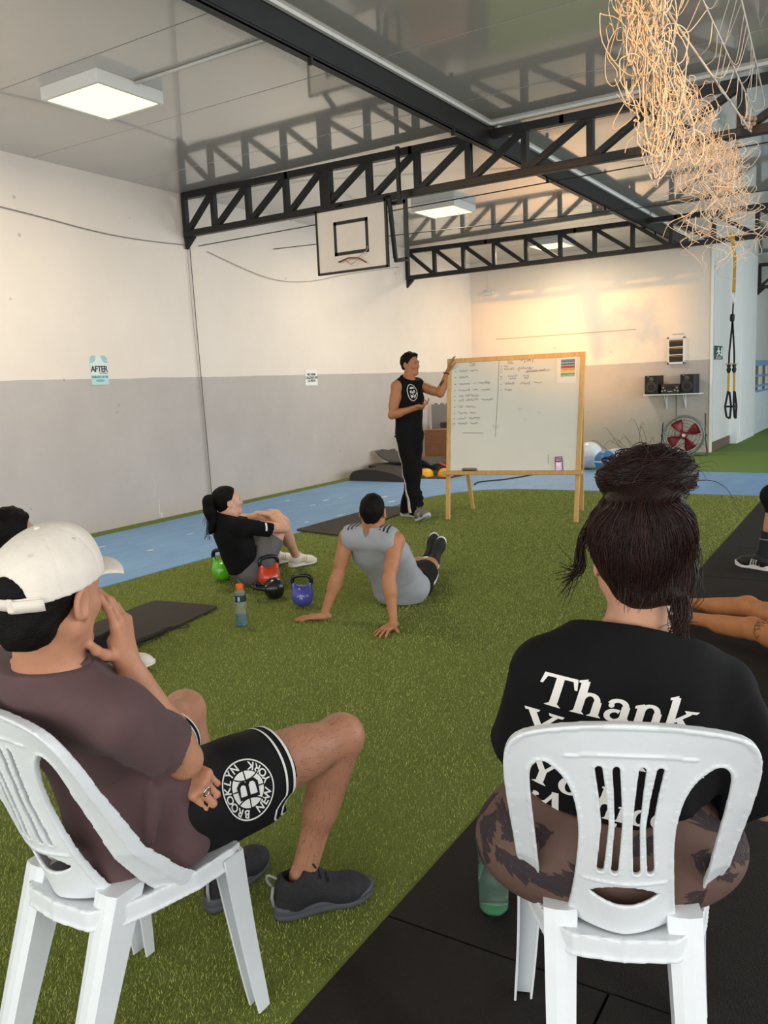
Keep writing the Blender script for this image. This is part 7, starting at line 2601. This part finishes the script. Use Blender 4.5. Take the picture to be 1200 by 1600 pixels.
# ------------------------------------------------------------------ the man leaning back on his hands
def man_reclining():
    t = thing('person', 'person in grey sleeveless shirt sitting on turf leaning back on both hands', 'person', (-2.95, 4.80, 0.0))
    sk = skin('skin_e', 'b07a58')
    P, Wa, Ch, C7 = v(-2.935, 4.83, 0.125), v(-2.915, 4.675, 0.27), v(-2.895, 4.525, 0.42), v(-2.892, 4.425, 0.575)
    fw = nz((-0.15, 0.70, 0.65))
    rt = nz((0.98, 0.16, 0))
    SR, SL = v(-2.712, 4.425, 0.520), v(-3.055, 4.385, 0.530)
    ER, WR = v(-2.700, 4.300, 0.300), v(-2.655, 4.262, 0.055)
    EL, WL = v(-3.105, 4.330, 0.290), v(-3.170, 4.250, 0.052)
    HR, HL = v(-2.86, 4.93, 0.11), v(-3.02, 4.90, 0.11)
    KR, KL = v(-2.98, 5.33, 0.150), v(-3.08, 5.34, 0.145)
    AR, AL = v(-3.135, 5.66, 0.075), v(-3.21, 5.72, 0.085)
    hc = v(-2.868, 4.415, 0.705)
    hf, hu, hr = head_frame((-0.26, 0.96, 0.05), (0.02, -0.06, 1))
    f = Field()
    torso_f(f, P, Wa, Ch, C7, SR, SL, fw, 0.94, 0, False, 0.035)
    arm_f(f, SR, ER, WR, 0.95, 1.0)
    arm_f(f, SL, EL, WL, 0.95, 1.0)
    leg_f(f, HR, KR, AR, 0.95, (0, -0.3, -1))
    leg_f(f, HL, KL, AL, 0.95, (0, -0.3, -1))
    neck_f(f, C7, hc, hf, hu, 0.95, 0.056)
    f.cone(C7, hc - hf * 0.045 - hu * 0.04, 0.052, 0.048, k=0.03)
    head_f(f, hc, hf, hu, hr, 0.97)
    hand_f(f, WR + v(0.0, -0.01, -0.030), (0.02, -1, -0.02), (0, 0, 1), 1, ((6, 8, 4),) * 4, (48, 0, 5), 0.98, 11)
    hand_f(f, WL + v(-0.01, -0.005, -0.028), (-0.85, -0.5, -0.02), (0, 0, 1), -1, ((6, 8, 4),) * 4, (45, 0, 5), 0.98, 9)
    f.obj('body', 0.0052, sk, t)
    face_parts(t, hc, hf, hu, hr, 0.97)
    hair_cap(t, hc, hf, hu, hr, m_hair_dark, 0.97, 0.006, 0.026, -0.062, 0.005, 0.002, 0.0012)
    m_gs = M('grey_jersey', '9a9da3', 0.75, vary=0.06, bump=0.1, bscale=260, sheen=0.1)
    f = Field()
    torso_f(f, P + v(0, -0.02, -0.03), Wa, Ch, C7, SR, SL, fw, 0.95, 0.020, False, 0.04)
    f.cone(P + v(0.10, 0.02, -0.01), Wa + v(0.06, 0.03, -0.03), 0.10, 0.09, k=0.05)
    f.cone(P + v(-0.06, -0.09, -0.03), Wa + v(0, -0.02, -0.04), 0.09, 0.10, k=0.05)
    for S, s in ((SR, 1), (SL, -1)):
        f.ell(S + rt * s * 0.112 - v(0, 0.0, 0.02), (0.104, 0.34, 0.22), (rt, fw, np.cross(rt, fw)), k=0.008, op=-1)
    nb = nz(C7 - Ch)
    f.cone(lerp(P, Wa, 0.3), lerp(Wa, Ch, 0.95), 0.165, 0.200, k=0.04, flat=(fw, 0.58))
    f.clip(C7 + v(0, 0, 0.042), nz(v(0, -0.12, 1)))
    f.cone(C7 + fw * 0.01 - v(0, 0, 0.01), hc - hu * 0.02, 0.062, 0.066, k=0.008, op=-1)
    f.ell(C7 + v(0.01, -0.065, 0.015), (0.026, 0.05, 0.055), k=0.008, op=-1)
    f.clip((0, 0, 0.008), (0, 0, -1))
    for k in range(7):
        a = C7 + v(-0.075 + 0.025 * k, -0.065, -0.03)
        f.cone(a, lerp(a, Wa + v(0, -0.09, 0), 0.75), 0.010, 0.008, k=0.03)
    w1, w2 = waves(91, 0.004, 20, 5), waves(93, 0.002, 46, 5)
    f.wr = lambda p: w1(p) + w2(p)
    sh = f.obj('sleeveless_shirt', 0.006, m_gs, t)
    bt = bvh_of(sh)
    m_nv = M('navy_stripe', '2a2c3c', 0.7)
    for S, s in ((SR, 1), (SL, -1)):
        for k in range(3):
            c = lerp(C7, S, 0.50 + 0.15 * k)
            decal('shoulder_stripe', poly2d([[(-0.006, -0.06), (0.006, -0.06), (0.006, 0.06), (-0.006, 0.06)]]), c + v(0, 0, 0.05), nz(rt), nz(np.cross((0, -0.35, 1), rt)), bt, m_nv, sh, 0.0015, 0.02, 0.2)
    m_bs = M('black_shorts', '101012', 0.8, vary=0.12, bump=0.1, bscale=200, spec=0.25)
    f = Field()
    f.cone(HR + v(0.0, -0.03, 0.0), HL + v(0.0, -0.03, 0.0), 0.110, 0.110, k=0.04)
    for H, K in ((HR, KR), (HL, KL)):
        f.cone(H, K, 0.110, 0.090, k=0.03, clip=[(lerp(H, K, 0.66), K - H)])
    f.clip((0, 0, 0.004), (0, 0, -1))
    f.wr = waves(97, 0.003, 26, 4)
    so = f.obj('shorts', 0.006, m_bs, t)
    bs = bvh_of(so)
    m_wt = M('white_side_band', 'e0dfdc', 0.7)
    dR = nz(KR - HR)
    decal('side_band', poly2d([[(-0.02, -0.030), (0.24, -0.030), (0.24, -0.005), (-0.02, -0.005)], [(0.215, -0.005), (0.24, -0.005), (0.24, 0.04), (0.215, 0.04)]]), HR + rt * 0.02 + dR * 0.04, dR, nz(np.cross(rt, dR) + rt * 0.0), bs, m_wt, so, 0.002, 0.02, 0.25)
    # white socks and upright trainers
    m_sock = M('white_sock', 'e4e2df', 0.85, bump=0.2, bscale=200)
    m_bu, m_bso = M('black_trainer', '1a1a1c', 0.7, vary=0.12, scale=40, bump=0.2, bscale=200), M('trainer_white_sole', 'e4e4e2', 0.5)
    for K, A, d, s in ((KR, AR, (0.30, 0.22, 0.93), 1), (KL, AL, (0.10, 0.30, 0.95), -1)):
        f = Field()
        f.cone(lerp(K, A, 0.58), A + nz(A - K) * 0.02, 0.049, 0.043, k=0.02, clip=[(lerp(K, A, 0.64), K - A)])
        f.ell(A + nz(A - K) * 0.03, 0.045, k=0.02)
        f.obj('sock', 0.005, m_sock, t)
        d = nz(d)
        leg = nz(A - K)
        upv = nz(-leg - d * float(np.dot(-leg, d)))
        heel = A + leg * 0.095 - d * 0.068
        if heel[2] < 0.012:
            heel[2] = 0.012
        shoe(t, heel, d, upv, m_bu, m_bso, m_black, 0.295, 'black trainer with thick white sole, toe up', 0.0, None, 0.005, s)


man_reclining()


# ------------------------------------------------------------------ the woman in pink at the left edge
def woman_pink():
    t = thing('person', 'person with dark hair, glasses and pink top behind the white cap', 'person', (-3.75, 2.40, 0.0))
    sk = skin('skin_f', 'c08f70')
    hc = v(-3.660, 2.425, 0.865)
    hf, hu, hr = head_frame((0.10, 0.99, -0.05))
    C7, Ch, Wa, P = v(-3.675, 2.385, 0.700), v(-3.685, 2.37, 0.540), v(-3.695, 2.36, 0.330), v(-3.705, 2.40, 0.135)
    fw = nz((0.05, 1, 0))
    SR, SL = v(-3.495, 2.38, 0.645), v(-3.855, 2.39, 0.645)
    ER, WR = v(-3.445, 2.50, 0.400), v(-3.605, 2.68, 0.330)
    EL, WL = v(-3.925, 2.50, 0.400), v(-3.765, 2.70, 0.330)
    HR, HL = v(-3.605, 2.44, 0.120), v(-3.795, 2.44, 0.120)
    KR, KL = v(-3.445, 2.80, 0.240), v(-3.985, 2.80, 0.240)
    AR, AL = v(-3.765, 2.92, 0.075), v(-3.645, 2.98, 0.075)
    f = Field()
    torso_f(f, P, Wa, Ch, C7, SR, SL, fw, 0.9, 0, True, 0.035)
    arm_f(f, SR, ER, WR, 0.9)
    arm_f(f, SL, EL, WL, 0.9)
    leg_f(f, HR, KR, AR, 0.93, (0, -0.3, -1))
    leg_f(f, HL, KL, AL, 0.93, (0, -0.3, -1))
    neck_f(f, C7, hc, hf, hu, 0.92, 0.054)
    head_f(f, hc, hf, hu, hr, 0.97)
    hand_f(f, WR, (-0.8, 0.6, -0.1), (0, 0.2, 1), 1, s=0.9)
    hand_f(f, WL, (0.8, 0.6, -0.1), (0, 0.2, 1), -1, s=0.9)
    f.obj('body', 0.006, sk, t)
    face_parts(t, hc, hf, hu, hr, 0.97)

    def bulk(f):
        f.ell(hc + hu * 0.03 - hf * 0.03, (0.090, 0.105, 0.098), (hr, hf, hu), k=0.02)
        f.cone(hc - hf * 0.07, hc - hf * 0.09 - hu * 0.10, 0.075, 0.06, k=0.04)
    hair_cap(t, hc, hf, hu, hr, m_hair_dark, 0.97, 0.014, 0.034, -0.13, 0.006, 0.006, 0.003, bulk)
    m_pk = M('pink_top', 'f0588f', 0.7, vary=0.05, bump=0.08, bscale=200)
    f = Field()
    torso_f(f, P + v(0, 0, 0.03), Wa, Ch, C7, SR, SL, fw, 0.96, 0.022, True, 0.04)
    f.cone(SR, lerp(SR, ER, 0.7), 0.062, 0.066, k=0.03, clip=[(lerp(SR, ER, 0.5), ER - SR)])
    f.cone(SL, lerp(SL, EL, 0.7), 0.062, 0.066, k=0.03, clip=[(lerp(SL, EL, 0.5), EL - SL)])
    f.clip(C7 + v(0, 0, 0.012), nz((0, 0.3, 1)))
    f.clip((0, 0, 0.14), (0, 0, -1))
    f.obj('tshirt', 0.0065, m_pk, t)
    f = Field()
    f.cone(HR + v(0, -0.03, 0.01), HL + v(0, -0.03, 0.01), 0.132, 0.132, k=0.04)
    f.cone(P, P + v(0, -0.005, 0.09), 0.165, 0.15, k=0.04, flat=(fw, 0.78))
    for H, K, A in ((HR, KR, AR), (HL, KL, AL)):
        f.cone(H, K, 0.098, 0.066, k=0.03)
        f.cone(K, A, 0.062, 0.045, k=0.03, clip=[(lerp(K, A, 0.9), A - K)])
    f.clip((0, 0, 0.018), (0, 0, -1))
    f.obj('leggings', 0.0075, _mats['black_shorts'], t)
    for A, d in ((AR, (-0.85, 0.5, 0)), (AL, (0.85, 0.5, 0))):
        shoe(t, (A[0], A[1], 0.014) - nz(d) * 0.06, d, (0, 0, 1), _mats['white_knit'], _mats['white_sole'], _mats['lace_cream'], 0.25, None, 0, None, 0.0065)
    # glasses
    g = bmesh.new()
    for s in (-1, 1):
        c = hc + hr * s * 0.033 + hf * 0.106 + hu * 0.004
        add_tube(g, [Vector(c + hr * 0.025 * math.cos(a) + hu * 0.021 * math.sin(a)) for a in np.linspace(0, 2 * PI, 19)[:-1]], 0.0016, 5, False, True)
        add_tube(g, [Vector(c + hr * s * 0.025), Vector(hc + hr * s * 0.082 + hf * 0.05 + hu * 0.01), Vector(hc + hr * s * 0.082 - hf * 0.01 + hu * 0.008)], 0.0016, 5)
    add_tube(g, [Vector(hc - hr * 0.009 + hf * 0.108 + hu * 0.006), Vector(hc + hr * 0.009 + hf * 0.108 + hu * 0.006)], 0.0016, 5)
    link('glasses', from_bm(g), m_black, t, 'thin dark framed glasses', True, True)


woman_pink()


# ------------------------------------------------------------------ right edge: legs in black shorts, and tanned legs on the rubber floor
def person_black_shorts():
    t = thing('person', 'person at right edge in black shorts, long socks and black striped shoes', 'person', (-0.20, 6.60, 0.0))
    sk = skin('skin_g', 'c08a6c')
    fw, rt = nz((-0.86, 0.50, 0)), nz((0.50, 0.86, 0))
    P, Wa, Ch, C7 = v(-0.17, 6.56, 0.55), v(-0.14, 6.545, 0.74), v(-0.15, 6.55, 0.92), v(-0.19, 6.57, 1.08)
    SR, SL = v(-0.07, 6.73, 1.02), v(-0.28, 6.40, 1.02)
    ER, WR = v(-0.25, 6.84, 0.80), v(-0.52, 6.86, 0.70)
    EL, WL = v(-0.45, 6.46, 0.80), v(-0.70, 6.60, 0.70)
    HR, HL = v(-0.22, 6.70, 0.53), v(-0.30, 6.52, 0.53)
    KR, KL = v(-0.62, 7.02, 0.55), v(-0.80, 6.72, 0.555)
    AR, AL = v(-0.76, 7.0, 0.10), v(-0.875, 6.69, 0.10)
    hc = v(-0.23, 6.59, 1.25)
    hf, hu, hr = head_frame((-0.9, 0.42, 0))
    f = Field()
    torso_f(f, P, Wa, Ch, C7, SR, SL, fw, 0.95, 0, False, 0.035)
    arm_f(f, SR, ER, WR)
    arm_f(f, SL, EL, WL)
    leg_f(f, HR, KR, AR, 0.95, -fw)
    leg_f(f, HL, KL, AL, 0.95, -fw)
    neck_f(f, C7, hc, hf, hu)
    head_f(f, hc, hf, hu, hr)
    hand_f(f, WR, (-0.95, 0.1, -0.4), (0, 0.1, 1), 1, ((20, 30, 15),) * 4)
    hand_f(f, WL, (-0.9, 0.35, -0.45), (-0.3, 0, 1), -1, ((25, 40, 20),) * 4)
    f.obj('body', 0.007, sk, t)
    face_parts(t, hc, hf, hu, hr)
    hair_cap(t, hc, hf, hu, hr, m_hair_dark, res=0.007)
    f = Field()
    torso_f(f, P, Wa, Ch, C7, SR, SL, fw, 0.97, 0.02, False, 0.04)
    for S, E in ((SR, ER), (SL, EL)):
        f.cone(S, lerp(S, E, 0.8), 0.065, 0.075, k=0.03, clip=[(lerp(S, E, 0.6), E - S)])
    f.clip(C7 + v(0, 0, 0.015), (0, 0, 1))
    f.obj('tshirt', 0.008, _mats['black_cotton'], t)
    f = Field()
    f.cone(HR, HL, 0.115, 0.115, k=0.05)
    for H, K in ((HR, KR), (HL, KL)):
        f.cone(H, K + nz(K - H) * 0.03, 0.105, 0.088, k=0.04)
        f.cone(K + nz(K - H) * 0.02, K - v(0, 0, 0.10), 0.078, 0.075, k=0.03, clip=[(K - v(0, 0, 0.13), (0, 0, -1))])
    f.obj('shorts', 0.007, _mats['black_shorts'], t)
    m_so = M('black_sock', '1d2227', 0.85, bump=0.2, bscale=200)
    m_bt, m_or = M('black_stripe_shoe', '1b1b1e', 0.6, vary=0.1), M('orange_trim', 'c2543a', 0.6)
    for K, A, hd, s in ((KL, AL, (-0.90, 0.42, 0), -1), (KR, AR, (-0.86, 0.5, 0), 1)):
        f = Field()
        f.cone(lerp(K, A, 0.55), A, 0.049, 0.042, k=0.02, clip=[(lerp(K, A, 0.58), K - A)])
        f.obj('sock', 0.0065, m_so, t)
        tube('sock_band', [Vector(lerp(K, A, 0.70) + 0.050 * (fw * math.cos(a) + rt * math.sin(a))) for a in np.linspace(0, 2 * PI, 17)[:-1]], 0.004, M('sock_grey', '8b8f93', 0.8), t, 5, True, None, True)
        d = nz(hd)
        o, p = shoe(t, v(A[0], A[1], 0.0) - d * 0.07, d, (0, 0, 1), m_bt, M('trainer_white_sole', 'e4e4e2', 0.5), m_black, 0.30, 'black striped trainer', 0.0, M('shoe_stripe', 'c9c9c9', 0.6), 0.0065, s)
        tube('orange_seam', [p(0.046, 0.07, 0.03), p(0.044, 0.075, 0.07), p(0.034, 0.10, 0.095)], 0.003, m_or, o, 5, False, None, True)
        tube('orange_seam', [p(-0.046, 0.07, 0.03), p(-0.044, 0.075, 0.07), p(-0.034, 0.10, 0.095)], 0.003, m_or, o, 5, False, None, True)


person_black_shorts()


def person_tan_legs():
    t = thing('person', 'person at right edge with bare tanned legs stretched on the rubber tiles', 'person', (-0.25, 4.50, 0.0))
    sk = skin('skin_h', 'bd7d50')
    fw, rt = nz((-0.80, 0.58, 0)), nz((0.58, 0.80, 0))
    P, Wa, Ch, C7 = v(-0.22, 4.50, 0.125), v(-0.10, 4.42, 0.30), v(-0.03, 4.37, 0.46), v(0.0, 4.35, 0.62)
    SR, SL = v(0.10, 4.50, 0.56), v(-0.12, 4.20, 0.56)
    ER, WR = v(0.22, 4.50, 0.30), v(0.30, 4.46, 0.05)
    EL, WL = v(-0.02, 4.10, 0.30), v(0.08, 4.04, 0.05)
    HR, HL = v(-0.30, 4.66, 0.115), v(-0.30, 4.47, 0.115)
    KR, KL = v(-0.735, 5.045, 0.145), v(-0.665, 4.735, 0.110)
    AR, AL = v(-1.14, 5.20, 0.080), v(-1.06, 4.97, 0.065)
    hc = v(-0.01, 4.36, 0.79)
    hf, hu, hr = head_frame((-0.8, 0.6, 0))
    f = Field()
    torso_f(f, P, Wa, Ch, C7, SR, SL, fw, 0.9, 0, True, 0.035)
    arm_f(f, SR, ER, WR, 0.9)
    arm_f(f, SL, EL, WL, 0.9)
    leg_f(f, HR, KR, AR, 0.98, (0.1, 0.1, -1))
    leg_f(f, HL, KL, AL, 0.98, (0.1, 0.1, -1))
    neck_f(f, C7, hc, hf, hu, 0.92, 0.054)
    head_f(f, hc, hf, hu, hr, 0.95)
    hand_f(f, WR + v(0, 0, -0.028), (0.9, -0.3, 0), (0, 0, 1), 1, ((5, 5, 5),) * 4, (45, 0, 5), 0.92)
    hand_f(f, WL + v(0, 0, -0.028), (0.9, -0.3, 0), (0, 0, 1), -1, ((5, 5, 5),) * 4, (45, 0, 5), 0.92)
    b = f.obj('body', 0.0065, sk, t)
    face_parts(t, hc, hf, hu, hr, 0.95)
    hair_cap(t, hc, hf, hu, hr, m_hair_dark, 0.95, 0.014, res=0.007)
    f = Field()
    torso_f(f, P + v(0, 0, 0.02), Wa, Ch, C7, SR, SL, fw, 0.92, 0.018, True, 0.04)
    for S, E in ((SR, ER), (SL, EL)):
        f.cone(S, lerp(S, E, 0.7), 0.06, 0.066, k=0.03, clip=[(lerp(S, E, 0.5), E - S)])
    f.clip(C7 + v(0, 0, 0.012), (0, 0, 1))
    f.clip((0, 0, 0.02), (0, 0, -1))
    f.obj('tshirt', 0.008, _mats['black_cotton'], t)
    f = Field()
    f.cone(HR, HL, 0.112, 0.112, k=0.04)
    for H, K in ((HR, KR), (HL, KL)):
        f.cone(H, K, 0.102, 0.084, k=0.03, clip=[(lerp(H, K, 0.3), K - H)])
    f.clip((0, 0, 0.003), (0, 0, -1))
    f.obj('shorts', 0.007, _mats['black_shorts'], t)
    r = random.Random(13)
    q = []
    for k in range(9):
        a0 = r.uniform(0, 6.28)
        q += stroke2d(ell2d(r.gauss(0, 0.022), r.gauss(0, 0.02), r.uniform(0.012, 0.03), r.uniform(0.01, 0.022), 12, a0, a0 + 4), 0.0035)
    nb = nz((-0.25, -0.75, 0.7))
    ax = nz(KL - HL)
    decal('tattoo', poly2d(q), lerp(HL, KL, 0.80) + nb * 0.02, ax, nz(np.cross(nb, ax)), bvh_of(b), M('tattoo_grey', '5d3f2c', 0.6), t, 0.0012, 0.012, 0.2)
    for A, d, mu in ((AR, (-0.35, 0.30, 0.89), _mats['white_knit']), (AL, (-0.55, 0.30, 0.78), M('black_canvas', '1c1b1c', 0.8))):
        d = nz(d)
        leg = nz((-0.90, 0.42, 0.0))
        upv = nz(-leg - d * float(np.dot(-leg, d)))
        heel = A + leg * 0.085 - d * 0.062
        heel[2] = max(heel[2], 0.006)
        shoe(t, heel, d, upv, mu, _mats['white_sole'], m_black, 0.255, 'trainer resting on its heel', 0.0, None, 0.0065)


person_tan_legs()
